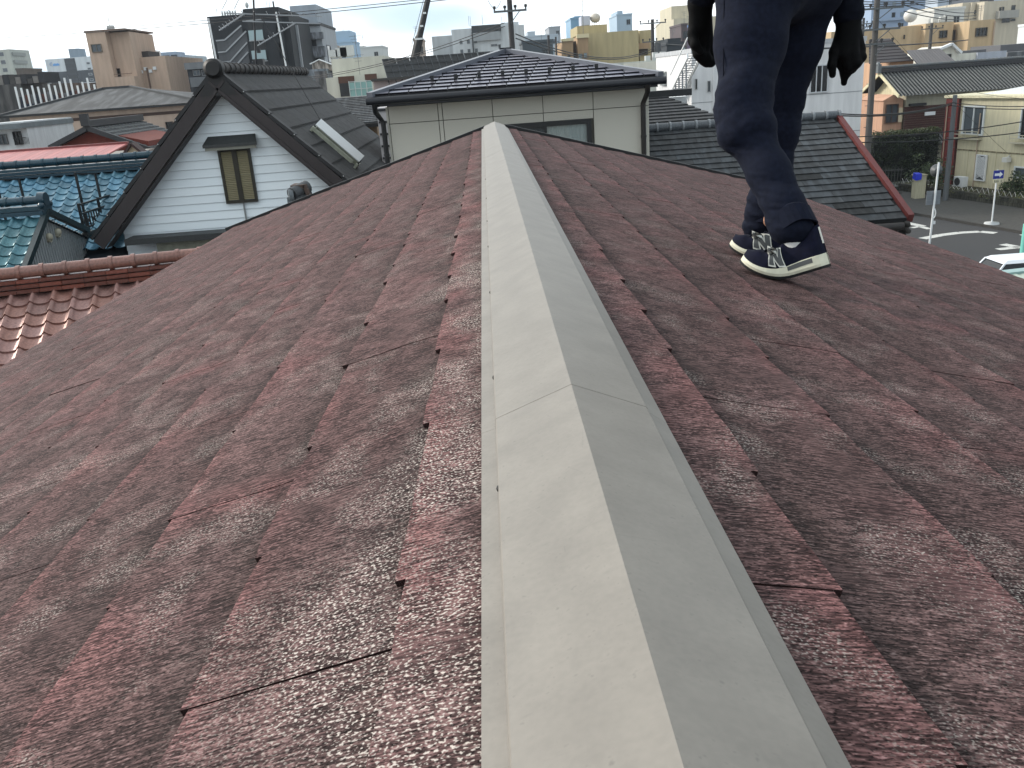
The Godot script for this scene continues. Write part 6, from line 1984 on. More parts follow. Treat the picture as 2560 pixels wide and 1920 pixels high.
	var w2 := window(t, Vector3(-42.956, 12.228, -111.2), 0.747, 0.926, 0, Color(0.30, 0.25, 0.22), 1, "glass_dark", 0.12)
	var by0 := 10.485; var by1 := 11.666
	block(t, "balcony", bt, -42.889, -40.493, by0, by1, tz + 0.5, tz - 1.19)
	block(t, "balcony_rail", wm("beige_dark", 0.42, 0.34, 0.29, 0.8, "", 1.0), -42.813, -40.741, by1 + 0.3, by1 + 0.36, tz + 0.4, tz + 0.3)
	block(t, "doorway", wm("door_dark", 0.15, 0.12, 0.11), -42.964, -41.803, by0 - 1.2, by0 - 0.05, tz - 1.19, tz - 1.17)
	block(t, "roof_hut", wm("hut_dark", 0.26, 0.24, 0.23), -41.173, -39.945, 13.691, 14.488, tz - 4, tz - 8)
	block(t, "roof_hut", wm("white_plain", 0.86, 0.87, 0.87, 0.5, "", 1.0), -42.304, -41.12, 13.697, 14.848, tz - 9, tz - 12)
	for k in 5:
		window(t, Vector3(-41.715, 12.223, -113.0), 0.332, 0.897, 0, Color(0.36, 0.31, 0.27), 1, "glass_dark", 0.1) if k == 0 else block(t, "condenser", wm("white_plain", 0.86, 0.87, 0.87, 0.5, "", 1.0), -41.502 + 0.55 * k, -41.502 + 0.55 * k + 0.36, 12.308 - 0.3 * (k % 2), 12.308 + 0.35 - 0.3 * (k % 2), tz - 2.8, tz - 2.99)
	for p in [[371, 196, 377, 246], [380, 222, 386, 248]]:
		pass
	block(t, "drainpipe", wm("beige_dark", 0.42, 0.34, 0.29, 0.8, "", 1.0), -40.12, -39.977, 2, 12.563, tz - 2.8, tz - 2.99)
	window(t, Vector3(-40.284, 9.58, -113.0), 0.335, 0.957, 0, Color(0.30, 0.25, 0.22), 1, "glass_dark", 0.1)
	aerial(t, Vector3(-43.44, 16.954, -113.0), 1.6, 0.05)
	roof_units(t, Vector3(-43.497, 16.914, -113.0), Vector3(-43.123, 16.889, -113.0), 1)
	# balcony apartments
	t = building("apartment_block", "blue grey apartment block with rows of open balconies", "building", -130.513, -121.14, 26.269, -380.0, 22, wm("bluegrey", 0.55, 0.60, 0.66, 0.85, "streak", 0.05))
	var hx0 := -130.513; var hx1 := -121.14; var hy := 26.195
	for k in 9:
		var y := hy - 1.2 - 2.25 * k
		block(t, "balcony", wm("bluegrey_light", 0.72, 0.76, 0.80, 0.8, "", 1.0), hx0 - 0.5, hx1 + 0.2, y - 0.95, y, -378.6, -379.9)
		block(t, "recess", wm("recess_dark", 0.14, 0.16, 0.19, 0.5, "", 1.0), hx0 + 0.2, hx1 - 0.2, y + 0.05, y + 1.15, -379.85, -379.98)
		for c in 4: block(t, "balcony_divider", wm("bluegrey", 0.55, 0.60, 0.66, 0.85, "streak", 0.05), lerpf(hx0, hx1, c / 3.0) - 0.12, lerpf(hx0, hx1, c / 3.0) + 0.12, y, y + 1.25, -378.7, -379.86)
		block(t, "side_balcony", wm("bluegrey_light", 0.72, 0.76, 0.80, 0.8, "", 1.0), hx1 + 0.21, hx1 + 1.8, y - 0.9, y, -381, -400)
	block(t, "penthouse", wm("bluegrey", 0.55, 0.60, 0.66, 0.85, "streak", 0.05), hx0 + 1, hx1 - 2, hy, hy + 1.3, -383, -395)
	block(t, "wall", wm("bluegrey_pale", 0.66, 0.70, 0.72, 0.85, "streak", 0.05), hx1 + 0.01, hx1 + 5.0, 0, hy - 0.6, -384, -401)
	# dark house left of the dark tower
	t = building("building", "dark two-storey flat with a grey roof band left of the charcoal tower", "building", -31.276, -28.116, 11.999, -100.0, 8, wm("dark_flat", 0.19, 0.195, 0.21, 0.8, "streak", 0.1))
	block(t, "roof_band", wm("grey_band", 0.45, 0.46, 0.47, 0.7, "streak", 0.1), -31.376, -28.046, 11.642, 12.316, -99.6, -108)
	block(t, "balcony", wm("grey_balcony", 0.40, 0.41, 0.42, 0.7, "streak", 0.1), -30.944, -28.284, 9.862, 10.825, -99.3, -99.98)
	window(t, Vector3(-30.301, 11.275, -100.0), 0.76, 0.558, 0, Color(0.5, 0.5, 0.5), 2, "glass_mid", 0.1)
	window(t, Vector3(-29.306, 11.228, -100.0), 0.887, 0.598, 0, Color(0.5, 0.5, 0.5), 2, "glass_dark", 0.1)
	build_dark_tower()
	# long beige building with the hipped grey roof
	var hz := -52.0
	var lb := wm("pink_beige", 0.74, 0.655, 0.59, 0.85, "streak", 0.15)
	var lx0 := -26.573; var lx1 := -15.894; var ly := 8.341
	t = thing("building", "long pinkish beige building with a low grey hipped roof", "building", Vector3((lx0 + lx1) / 2, 0, hz - 5))
	block(t, "wall", lb, lx0, lx1, 0, ly, hz, hz - 10)
	block(t, "roof_band", wm("brown_band", 0.27, 0.20, 0.17, 0.7, "", 1.0), lx0 - 0.03, lx1 + 0.03, ly - 0.42, ly - 0.26, hz + 0.03, hz - 10.03)
	var rb := MB.new()
	var e0 := Vector3(lx0 - 0.4, ly + 0.12, hz + 0.4); var e1 := Vector3(lx1 + 0.4, ly + 0.12, hz + 0.4); var e2 := Vector3(lx1 + 0.4, ly + 0.12, hz - 10.4); var e3 := Vector3(lx0 - 0.4, ly + 0.12, hz - 10.4)
	var g0 := Vector3(-23.096, ly + 1.25, hz - 5); var g1 := Vector3(-21.441, ly + 1.25, hz - 5)
	rb.quad(e0, e1, g1, g0); rb.tri(e1, e2, g1); rb.quad(e2, e3, g0, g1); rb.tri(e3, e0, g0)
	var rf := part("roof", rb, wm("grey_roof", 0.33, 0.335, 0.34, 0.8, "stain", 0.15), t)
	var gt := MB.new()
	gt.box(Vector3(e0.x, ly, e0.z), Vector3(e1.x, ly + 0.115, e0.z - 0.12)); gt.box(Vector3(e0.x, ly, e0.z - 0.12), Vector3(e0.x + 0.12, ly + 0.115, e3.z))
	part("gutter", gt, wm("black_metal", 0.07, 0.075, 0.08, 0.5, "", 1.0), t)
	for r in [[e0, g0], [e1, g1], [g0, g1]]:
		var b := MB.new(); b.bar(r[0] + Vector3(0, 0.03, 0), r[1] + Vector3(0, 0.03, 0), 0.22, 0.12)
		part("ridge_cap", b, wm("grey_ridge", 0.26, 0.265, 0.27, 0.8, "", 1.0), rf)
	window(t, Vector3(-17.777, 7.309, -52.0), 0.402, 0.43, 0, Color(0.25, 0.2, 0.18), 1, "glass_dark", 0.1)
	block(t, "corner_pilaster", wm("brown_pilaster", 0.30, 0.26, 0.23, 0.8, "streak", 0.2), lx0 + 0.9, lx0 + 1.7, 0, ly - 1.6, hz + 0.05, hz + 0.001)
	# white house with dark window, far left
	t = building("house", "small white house with a dark balcony window at the left edge", "house", -24.311, -21.814, 8.178, -44.0, 5, wm("white_small", 0.80, 0.81, 0.81, 0.8, "streak", 0.2))
	block(t, "roof", wm("grey_eave", 0.42, 0.45, 0.46, 0.6, "streak", 0.2), -24.419, -21.748, 7.882, 8.116, -43.4, -49)
	window(t, Vector3(-22.301, 7.444, -44.0), 0.375, 0.618, 0, Color(0.15, 0.15, 0.15), 2, "glass_dark", 0.1)
	window(t, Vector3(-23.03, 7.43, -44.0), 0.45, 0.49, 0, Color(0.4, 0.4, 0.4), 2, "glass_mid", 0.1)
	var bal := MB.new()
	for k in 12: bal.bar(Vector3(-22.307 + 0.06 * k, 7.149, -43.6), Vector3(-22.307 + 0.06 * k, 7.456, -43.6), 0.015, 0.015)
	bal.bar(Vector3(-22.344, 7.456, -43.6), Vector3(-21.749, 7.456, -43.6), 0.03, 0.03)
	part("railing", bal, wm("black_iron", 0.055, 0.055, 0.06, 0.5, "", 1.0), t)
	# small old house with rust red gable and grey tiles
	var ka := Vector3(-17.095, 7.779, -40.0); var kl := Vector3(-18.877, 7.08, -40.0); var kr := Vector3(-14.558, 6.69, -40.0)
	var kf := (ka.y - kl.y) / (ka.x - kl.x); var kb2 := (ka.y - kr.y) / (kr.x - ka.x)
	t = thing("house", "old house with a rust red gable and grey tiled roof before the long beige building", "house", Vector3(ka.x, 0, -43))
	gable_wall(t, "wall", wm("rust_gable", 0.43, 0.19, 0.145, 0.85, "streak", 0.3), kl.x + 0.2, kr.x - 0.2, 0, kl.y - 0.05, ka.x, ka.y - 0.12, -40.0, -44.5)
	var kz1 := -46.0
	var kt := variants("kawara", 0.34, 0.355, 0.36, 4, 0.12, 0.5, "tile", 1.0)
	var ks := MB.new()
	ks.quad(Vector3(ka.x, ka.y, -39.7), Vector3(kr.x, kr.y, -39.7), Vector3(kr.x, kr.y, kz1), Vector3(ka.x, ka.y, kz1)); ks.quad(Vector3(kl.x, kl.y, -39.7), Vector3(ka.x, ka.y, -39.7), Vector3(ka.x, ka.y, kz1), Vector3(kl.x, kl.y, kz1))
	var kro := part("roof", ks, wm("slate_under", 0.08, 0.085, 0.09, 0.9, "", 1.0), t)
	for s in 2:
		var en := kr if s == 0 else kl
		for r in 9:
			for c in 16:
				var p := Vector3(lerpf(ka.x, en.x, r / 9.0), lerpf(ka.y, en.y, r / 9.0), lerpf(-39.7, kz1, c / 16.0))
				var p2 := Vector3(lerpf(ka.x, en.x, (r + 1) / 9.0), lerpf(ka.y, en.y, (r + 1) / 9.0), lerpf(-39.7, kz1, (c + 0.92) / 16.0))
				var b := MB.new()
				var lo := Vector3(0, 0.02, 0); var hi := Vector3(0, 0.10, 0)
				var a0 := Vector3(p.x, p.y, p.z) + lo; var a1 := Vector3(p2.x, p2.y, p.z) + hi; var a2 := Vector3(p2.x, p2.y, p2.z) + hi * 0.7; var a3 := Vector3(p.x, p.y, p2.z) + lo
				if s == 0: b.quad(a0, a1, a2, a3)
				else: b.quad(a1, a0, a3, a2)
				b.quad(a1 - hi, a2 - hi, a2, a1) if s == 0 else b.quad(a2 - hi, a1 - hi, a1, a2)
				b.quad(a0 - lo, a1 - hi, a1, a0) if s == 0 else b.quad(a1 - hi, a0 - lo, a0, a1)
				part("roof_tile", b, kt[(r * 5 + c * 3) % 4], kro)
		var vb := MB.new()
		vb.bar(Vector3(ka.x, ka.y - 0.02, -39.66), Vector3(en.x, en.y - 0.02, -39.66), 0.16, 0.2)
		part("verge", vb, wm("kawara_dark", 0.20, 0.20, 0.21, 0.6, "tile", 1.0), kro)
	var kd := MB.new()
	kd.bar(Vector3(ka.x, ka.y + 0.16, -39.6), Vector3(ka.x, ka.y + 0.16, kz1), 0.3, 0.28); kd.cbox(Vector3(ka.x, ka.y + 0.32, -39.6), Vector3(0.34, 0.5, 0.2))
	part("ridge", kd, wm("kawara_dark", 0.20, 0.20, 0.21, 0.6, "tile", 1.0), kro)
	# pink sheet roof with small dormer gable
	var pz := -34.0
	var px0 := -18.916; var px1 := -13.282; var pt := 7.248; var pb := 7.006
	t = thing("house", "house with a long faded pink sheet metal roof behind the blue tiles", "house", Vector3((px0 + px1) / 2, 0, -35))
	block(t, "wall", wm("blue_wall", 0.55, 0.53, 0.50), px0, px1 - 0.5, 0, pb - 0.2, pz + 1.6, pz - 4)
	var pr := Node3D.new(); pr.name = "roof"; t.add_child(pr, true)
	for k in 24:
		var b := MB.new()
		var xa := lerpf(px0, px1, k / 24.0); var xb := lerpf(px0, px1, (k + 1) / 24.0) - 0.012
		b.hexa([Vector3(xa, pb - 0.05, pz + 2), Vector3(xb, pb - 0.05, pz + 2), Vector3(xb, pt - 0.05, pz), Vector3(xa, pt - 0.05, pz), Vector3(xa, pb, pz + 2), Vector3(xb, pb, pz + 2), Vector3(xb, pt, pz), Vector3(xa, pt, pz)])
		part("roof_sheet", b, variants("pink_sheet", 0.66, 0.40, 0.39, 3, 0.05, 0.5, "streak", 0.6)[k % 3], pr)
	var pcap := MB.new(); pcap.bar(Vector3(px0, pt + 0.02, pz), Vector3(px1, pt + 0.02, pz), 0.2, 0.08)
	part("ridge_cap", pcap, wm("pink_cap", 0.50, 0.25, 0.24, 0.5, "streak", 0.6), pr)
	var dg := MB.new()
	var dc := Vector3(-12.756, 7.119, -33.0)
	dg.prism(PackedVector2Array([Vector2(dc.x - 0.42, dc.y - 0.35), Vector2(dc.x + 0.42, dc.y - 0.35), Vector2(dc.x, dc.y + 0.08)]), -33.0, -33.4)
	part("dormer_gable", dg, wm("dormer_cream", 0.75, 0.68, 0.58, 0.8, "", 1.0), t)
	for s in [-1, 1]:
		var b := MB.new(); b.bar(Vector3(dc.x, dc.y + 0.14, -33.1), Vector3(dc.x + 0.55 * s, dc.y - 0.42, -33.1), 0.5, 0.08)
		part("dormer_verge", b, wm("dormer_brown", 0.22, 0.13, 0.12, 0.7, "", 1.0), t)
	t = building("house", "red roofed low house end beside the pink roof", "house", -13.787, -12.908, 6.645, -36.0, 3, wm("pink_cap2", 0.52, 0.27, 0.26, 0.6, "streak", 0.6))
	build_middle_left()
	build_centre_far()
	build_right_far()

func build_dark_tower() -> void:
	var m := wm("tower_dark", 0.135, 0.145, 0.16, 0.8, "streak", 0.12)
	var z := -115.0
	var x0 := -32.474; var x1 := -27.897; var y1 := 17.886
	var t := building("apartment_tower", "charcoal apartment tower with diagonal outside stairs and glass balconies", "building", x0, x1, y1, z, 12, m)
	var lt := wm("tower_rail", 0.62, 0.63, 0.64, 0.6, "", 1.0)
	var sg := wm("tower_stair", 0.33, 0.335, 0.345, 0.8, "streak", 0.12)
	block(t, "wall", m, x1 + 0.01, -23.651, 0, 18.366, z + 0.8, z - 12)
	block(t, "wall", wm("tower_dark_side", 0.135, 0.145, 0.155, 0.8, "streak", 0.12), -23.856, -22.823, 0, 17.727, z - 0.5, z - 14)
	block(t, "roof_hut", m, -28.063, -24.372, 18.278 + 0.01, 18.542, z - 1, z - 8)
	block(t, "white_edge", lt, -23.093, -22.549, 0, 16.528, z - 4, z - 4.4)
	# stairs: sloping parapets rising to the right
	for k in 4:
		var a := [[Vector3(-31.583, 15.09, -114.0), Vector3(-30.519, 15.109, -114.0), Vector3(-28.291, 16.572, -114.0)], [Vector3(-31.578, 13.78, -114.0), Vector3(-30.605, 13.805, -114.0), Vector3(-27.825, 15.916, -114.0)], [Vector3(-31.54, 12.639, -114.0), Vector3(-30.323, 12.648, -114.0), Vector3(-27.893, 14.663, -114.0)], [Vector3(-31.253, 11.518, -114.0), Vector3(-29.793, 12.062, -114.0), Vector3(-27.978, 13.582, -114.0)]][k] as Array
		var b := MB.new()
		b.bar(a[0], a[1], 0.12, 0.16); b.bar(a[1], a[2], 0.12, 0.16)
		part("stair_rail", b, lt, t)
		var s := MB.new()
		var h := Vector3(0, -1.15, 0); var d := Vector3(0, 0, -0.1)
		s.quad(a[0] + h + d, a[1] + h + d, a[1] + d, a[0] + d); s.quad(a[1] + h + d, a[2] + h + d, a[2] + d, a[1] + d)
		s.quad(a[1] + h + d * 2, a[0] + h + d * 2, a[0] + d * 2, a[1] + d * 2); s.quad(a[2] + h + d * 2, a[1] + h + d * 2, a[1] + d * 2, a[2] + d * 2)
		part("stair_parapet", s, sg, t)
		block(t, "stair_landing", wm("stair_void", 0.09, 0.09, 0.10, 0.8, "", 1.0), -32.151, -30.656, a[0].y - 2.4, a[0].y - 1.6, z + 0.06, z + 0.001)
	# balconies with glass fronts
	for k in 3:
		var yt: float = [16.994, 14.722, 12.371][k]
		var xa := -27.547 + 0.38 * k * 0.0; var xb := -26.078
		block(t, "recess", wm("recess_black", 0.05, 0.055, 0.06, 0.4, "", 1.0), xa, xb + 0.3, yt - 2.1, yt, z + 0.85, z + 0.801)
		block(t, "glass_front", wm("glass_front", 0.60, 0.68, 0.69, 0.25, "", 1.0), xa + 0.02, xb + 0.26, yt - 2.15, yt - 1.05, z + 1.2, z + 1.16)
		block(t, "balcony_frame", lt, xa - 0.05, xb + 0.3, yt + 0.02, yt + 0.12, z + 1.2, z + 0.801)
		block(t, "recess", wm("recess_black", 0.05, 0.055, 0.06, 0.4, "", 1.0), -24.222, -24.032, yt - 2.1, yt + 2, z + 0.83, z + 0.801)
	# roof clutter
	var cl := MB.new()
	for k in 6: cl.tube([Vector3(-31.1 + 0.32 * k, y1, z - 2), Vector3(-31.1 + 0.32 * k, y1 + 0.5, z - 2), Vector3(-31.1 + 0.32 * k, y1 + 0.62, z - 2)], [0.12, 0.12, 0.03], 8)
	cl.bar(Vector3(-31.197, y1 + 0.62, z - 2), Vector3(-29.26, y1 + 0.62, z - 2), 0.05, 0.05)
	for k in 3: cl.bar(Vector3(-31.197 + k, y1, z - 2.3), Vector3(-31.197 + k, y1 + 0.9, z - 2.3), 0.04, 0.04)
	part("roof_plant", cl, wm("plant_pale", 0.72, 0.73, 0.72, 0.6, "", 1.0), t)
	var an := MB.new()
	for p in [[543, 38, 540, 17], [566, 30, 584, -6], [592, 30, 606, -6], [668, 18, 663, -4], [676, 18, 672, -8]]:
		pass
	an.bar(Vector3(-31.474, 18.065, -116.0), Vector3(-31.45, 19.005, -116.0), 0.05, 0.05); an.bar(Vector3(-31.666, 18.616, -116.0), Vector3(-31.266, 18.68, -116.0), 0.04, 0.04)
	an.bar(Vector3(-30.723, 18.733, -116.0), Vector3(-29.722, 20.006, -116.0), 0.08, 0.08); an.bar(Vector3(-29.283, 18.638, -116.0), Vector3(-28.383, 19.918, -116.0), 0.08, 0.08)
	an.bar(Vector3(-25.313, 18.556, -116.0), Vector3(-25.348, 19.541, -116.0), 0.05, 0.05); an.bar(Vector3(-25.024, 18.537, -116.0), Vector3(-24.95, 19.604, -116.0), 0.05, 0.05)
	part("roof_antenna", an, wm("plant_pale", 0.72, 0.73, 0.72, 0.6, "", 1.0), t)
	var ds := MB.new()
	ds.ball(Vector3(-27.487, 18.849, -115.0), Vector3(0.22, 0.34, 0.12), 8, 12)
	part("dish", ds, wm("plant_pale", 0.72, 0.73, 0.72, 0.6, "", 1.0), t)
	# two white scaffold poles in front
	for p in [[Vector3(-16.86, 13.348, -60.0), Vector3(-16.803, 10.595, -60.0), "left white scaffold pole before the charcoal tower"], [Vector3(-12.589, 13.438, -60.0), Vector3(-12.447, 10.106, -60.0), "right white scaffold pole before the charcoal tower"]]:
		var b := MB.new()
		b.tube([p[1], p[0]], 0.055, 6)
		single("scaffold_pole", b, wm("white_plain", 0.86, 0.87, 0.87, 0.5, "", 1.0), p[2], "pole")

func build_middle_left() -> void:
	# grey-white tower with stained balconies
	var m := wm("gw_tower", 0.66, 0.675, 0.69, 0.85, "streak", 0.1)
	var z := -130.0
	var x0 := -25.256; var x1 := -21.526
	var yl := 17.006
	var t := building("apartment_tower", "stained grey white tower with a blank top storey block", "building", x0, x1, yl, z, 13, m)
	block(t, "blank_storey", wm("gw_blank", 0.62, 0.655, 0.69, 0.8, "streak", 0.06), -25.334, -21.769, yl + 0.35, 19.679, z + 0.1, z - 13)
	block(t, "ledge", wm("gw_ledge", 0.30, 0.30, 0.30, 0.8, "stain", 0.2), -25.008, x1 + 0.1, yl + 0.01, yl + 0.34, z + 0.25, z - 13.1)
	var gb := wm("gw_balcony", 0.55, 0.56, 0.58, 0.85, "stain", 0.2)
	block(t, "balcony", gb, x0 + 0.1, x1 + 0.3, 15.263, 16.127, z + 0.9, z + 0.001)
	block(t, "balcony", gb, x0 + 0.3, x1 + 0.3, 12.937, 14.325, z + 0.9, z + 0.001)
	var dm := MB.new()
	var dc := Vector3((x0 + x1) / 2 - 0.1, 15.863, z + 0.95)
	dm.prism(PackedVector2Array([Vector2(dc.x - 0.75, dc.y), Vector2(dc.x, dc.y - 0.5), Vector2(dc.x + 0.75, dc.y), Vector2(dc.x, dc.y + 0.5)]), dc.z, dc.z - 0.04)
	part("diamond_panel", dm, wm("gw_diamond", 0.36, 0.37, 0.39, 0.8, "", 1.0), t)
	window(t, Vector3(-23.113, 14.827, -130.0), 1.587, 0.919, 0, Color(0.35, 0.35, 0.36), 2, "glass_dark", 0.2)
	window(t, Vector3(-23.097, 12.438, -130.0), 1.543, 0.828, 0, Color(0.35, 0.35, 0.36), 2, "glass_dark", 0.2)
	window(t, Vector3(8.0, 6.512, 50.352), 1.338, 0.618, 2, Color(0.35, 0.35, 0.36), 1, "glass_dark", 0.1) if false else null
	window(t, Vector3(x1, yl - 3.6, z - 4.5), 3.2, 2.4, 2, Color(0.35, 0.36, 0.37), 1, "glass_mid", 0.1)
	window(t, Vector3(x1, yl - 7.4, z - 4.5), 3.2, 2.4, 2, Color(0.35, 0.36, 0.37), 1, "glass_mid", 0.1)
	# blue grey low walls and a little shed roof before it
	var l := building("building", "blue grey low building with dark openings right of the white house ridge", "building", -15.878, -13.344, 10.344, -80.0, 8, wm("low_bluegrey", 0.58, 0.61, 0.64, 0.85, "stain", 0.15))
	window(l, Vector3(-15.018, 9.56, -80.0), 0.648, 0.58, 0, Color(0.3, 0.31, 0.32), 2, "glass_dark", 0.1)
	block(l, "wall", wm("low_dark", 0.40, 0.40, 0.41, 0.85, "stain", 0.2), -14.078, -13.195, 0, 10.138, -78.9, -79.99)
	var sh := MB.new()
	var sc := Vector3(-14.041, 10.787, -82.0)
	sh.prism(PackedVector2Array([Vector2(sc.x - 0.7, sc.y - 0.6), Vector2(sc.x + 1.1, sc.y - 0.6), Vector2(sc.x + 1.1, sc.y - 0.2), Vector2(sc.x, sc.y + 0.3), Vector2(sc.x - 0.7, sc.y + 0.05)]), -82, -84)
	part("roof_shed", sh, wm("shed_pale", 0.70, 0.66, 0.62, 0.8, "stain", 0.4), l)
	for s in [-1, 1]:
		var b := MB.new(); b.bar(Vector3(sc.x, sc.y + 0.36, -82), Vector3(sc.x + 1.35 * s if s > 0 else sc.x - 0.85, sc.y - 0.25 if s > 0 else sc.y + 0.05, -82), 0.6, 0.07)
		part("shed_roof", b, wm("white_plain", 0.86, 0.87, 0.87, 0.5, "", 1.0), l)
	# cream white building with brown-topped openings and mint glass balcony
	var cw := wm("cream_white", 0.78, 0.775, 0.72, 0.85, "streak", 0.1)
	var c := building("building", "cream white building with brown topped openings and a mint glass balcony", "building", -11.452, -7.361, 10.801, -72.0, 10, cw)
	block(c, "wall", cw, -11.695, -8.153, 0, 9.455, -70, -71.99)
	for w in [[-10.74, -9.595, 9.493 , 8.044, -69.96], [-8.729, -7.884, 9.538, 8.944, -69.96]]:
		block(c, "opening", wm("opening_dark", 0.13, 0.13, 0.135, 0.4, "", 1.0), w[0], w[1], w[3], w[2] - 0.5, w[4], w[4] - 0.03)
		block(c, "brown_panel", wm("brown_panel", 0.33, 0.22, 0.17, 0.7, "", 1.0), w[0] - 0.03, w[1] + 0.03, w[2] - 0.499, w[2] - 0.02, w[4] + 0.02, w[4] - 0.03)
	var gx0 := -9.863; var gx1 := -8.161; var gy0 := 8.005; var gy1 := 9.044
	for k in 4:
		block(c, "glass_panel", wm("mint_glass", 0.52, 0.68, 0.66, 0.3, "", 1.0), lerpf(gx0, gx1, k / 4.0) + 0.03, lerpf(gx0, gx1, (k + 1) / 4.0) - 0.03, gy0, gy1 - 0.05, -69.0, -69.04)
	var rl := MB.new()
	for k in 5: rl.bar(Vector3(lerpf(gx0, gx1, k / 4.0), gy0, -68.95), Vector3(lerpf(gx0, gx1, k / 4.0), gy1 + 0.05, -68.95), 0.05, 0.05)
	for k in 3: rl.bar(Vector3(gx0, lerpf(gy0, gy1, k / 2.0), -68.93), Vector3(gx1, lerpf(gy0, gy1, k / 2.0), -68.93), 0.04, 0.04)
	part("railing", rl, wm("rail_pale", 0.74, 0.78, 0.77, 0.4, "", 1.0), c)
	aerial(c, Vector3(-9.679, 10.907, -74.0), 1.6)
	aerial(c, Vector3(-9.176, 9.485, -70.5), 1.5)
	roof_units(c, Vector3(-11.987, 10.986, -76.0), Vector3(-10.364, 10.967, -76.0), 3)
	# rack of solar panels seen from behind
	var s := thing("solar_array", "dark backs of a long tilted solar panel rack on a flat roof", "solar array", Vector3(-3.294, 9.002, -62.0))
	var sx0 := -6.488; var sx1 := 1.679; var sy1 := 10.256; var sy0 := 9.084
	for k in 9:
		var b := MB.new()
		var xa := lerpf(sx0, sx1, k / 9.0); var xb := lerpf(sx0, sx1, (k + 1) / 9.0) - 0.05
		b.hexa([Vector3(xa + 0.35, sy0, -61.2), Vector3(xb + 0.35, sy0, -61.2), Vector3(xb + 0.35, sy0, -61.25), Vector3(xa + 0.35, sy0, -61.25), Vector3(xa, sy1, -62.0), Vector3(xb, sy1, -62.0), Vector3(xb, sy1, -62.05), Vector3(xa, sy1, -62.05)])
		part("solar_panel", b, wm("panel_back_dark", 0.13, 0.14, 0.145, 0.5, "streak", 0.5), s)
		var g := MB.new()
		for j in 4:
			var f := j / 3.0
			g.bar(Vector3(xa + 0.35 * (1 - f), lerpf(sy0, sy1, f), lerpf(-61.1, -61.92, f)), Vector3(xb + 0.35 * (1 - f), lerpf(sy0, sy1, f), lerpf(-61.1, -61.92, f)), 0.04, 0.05)
		g.bar(Vector3(xa + 0.4, sy0 - 0.4, -61.0), Vector3(xa + 0.02, sy1, -61.9), 0.06, 0.06); g.bar(Vector3(xa + 0.9, sy0 - 0.4, -61.0), Vector3(xa + 0.45, sy1, -61.9), 0.05, 0.05)
		part("rack_rail", g, wm("rack_grey", 0.23, 0.24, 0.25, 0.5, "", 1.0), s)
	var pk := building("building", "pale pinkish tiled building under the solar panel rack", "building", -7.185, 2.585, 8.933, -61.5, 9, wm("pink_tile", 0.72, 0.655, 0.64, 0.8, "grain", 0.6))
	block(pk, "roof_slab", wm("slab_dark", 0.25, 0.24, 0.23, 0.8, "", 1.0), -7.261, 2.585, 8.931, 9.08, -60.9, -70)
	# grey slate roof between, with tan wall below
	var gz := -30.0
	var rx0 := -5.282; var rx1 := -3.011; var ry := 8.336; var ry0 := 7.593
	var h := thing("house", "house with a plain grey slate roof between the white house and the black roofed one", "house", Vector3((rx0 + rx1) / 2, 0, -30))
	block(h, "wall", wm("tan_wall", 0.60, 0.50, 0.40, 0.85, "streak", 0.3), rx0, rx1 - 0.3, 0, ry0 - 0.1, -28.0, -33)
	var rf := Node3D.new(); rf.name = "roof"; h.add_child(rf, true)
	var gl := variants("mid_slate", 0.29, 0.30, 0.31, 3, 0.05, 0.75, "stain", 0.6)
	for k in 16:
		var b := MB.new()
		var ya := lerpf(ry, ry0, k / 16.0); var yb := lerpf(ry, ry0, (k + 1) / 16.0); var za := lerpf(gz, -27.6, k / 16.0); var zb := lerpf(gz, -27.6, (k + 1) / 16.0)
		b.hexa([Vector3(rx0, yb - 0.03, zb), Vector3(rx1, yb - 0.03, zb), Vector3(rx1, ya - 0.04, za), Vector3(rx0, ya - 0.04, za), Vector3(rx0, yb + 0.02, zb), Vector3(rx1, yb + 0.02, zb), Vector3(rx1, ya, za), Vector3(rx0, ya, za)])
		part("slate_course", b, gl[k % 3], rf)
	block(rf, "eaves_board", wm("fascia_dark", 0.10, 0.09, 0.085, 0.7, "blotch", 1.0), rx0, rx1, ry0 - 0.14, ry0 - 0.035, -27.55, -27.7)
	window(h, Vector3(-3.501, 7.101, -28.0), 0.331, 0.284, 0, Color(0.3, 0.27, 0.22), 1, "glass_mid", 0.08)
	var pw := building("building", "narrow white louvred wall behind the black downpipe", "building", -2.566, -2.307, 8.113, -22.0, 2, wm("white_louvre", 0.78, 0.76, 0.76, 0.8, "", 1.0))
	for k in 14: block(pw, "louvre_shade_strip", wm("louvre_shadow", 0.20, 0.20, 0.21, 0.7, "", 1.0), -2.547, -2.326, 8.086 - 0.28 * k - 0.05, 8.086 - 0.28 * k, -21.97, -21.999)  # shadow gaps between the louvres, painted on as dark strips
	# small far buildings
	t_far("pale blue hut topped building far behind the cream one", 880, 925, 124, 210, wm("far_blue", 0.60, 0.70, 0.78, 0.8, "", 1.0), 878, 922, 100)
	t_far("distant tan block right of the stained tower", 846, 880, 132, 190, wm("far_tan", 0.62, 0.55, 0.50, 0.8, "", 1.0), 848, 858, 122)
	t_far("distant cream rooftops left of the crane", 930, 990, 134, 230, wm("far_white", 0.76, 0.76, 0.74, 0.8, "", 1.0), 935, 950, 130)
	t_far("small beige far building right of the crane foot", 1060, 1078, 118, 160, wm("far_beige", 0.66, 0.60, 0.55, 0.8, "", 1.0), 1064, 1074, 113)
	# crane boom
	var cb := thing("crane", "dark lattice crane boom rising out of the frame", "crane", Vector3(-6.443, 8.93, -90.0))
	var b0 := Vector3(-6.329, 10.748, -90.0); var b1 := Vector3(-4.055, 17.308, -90.0)
	var bm := MB.new()
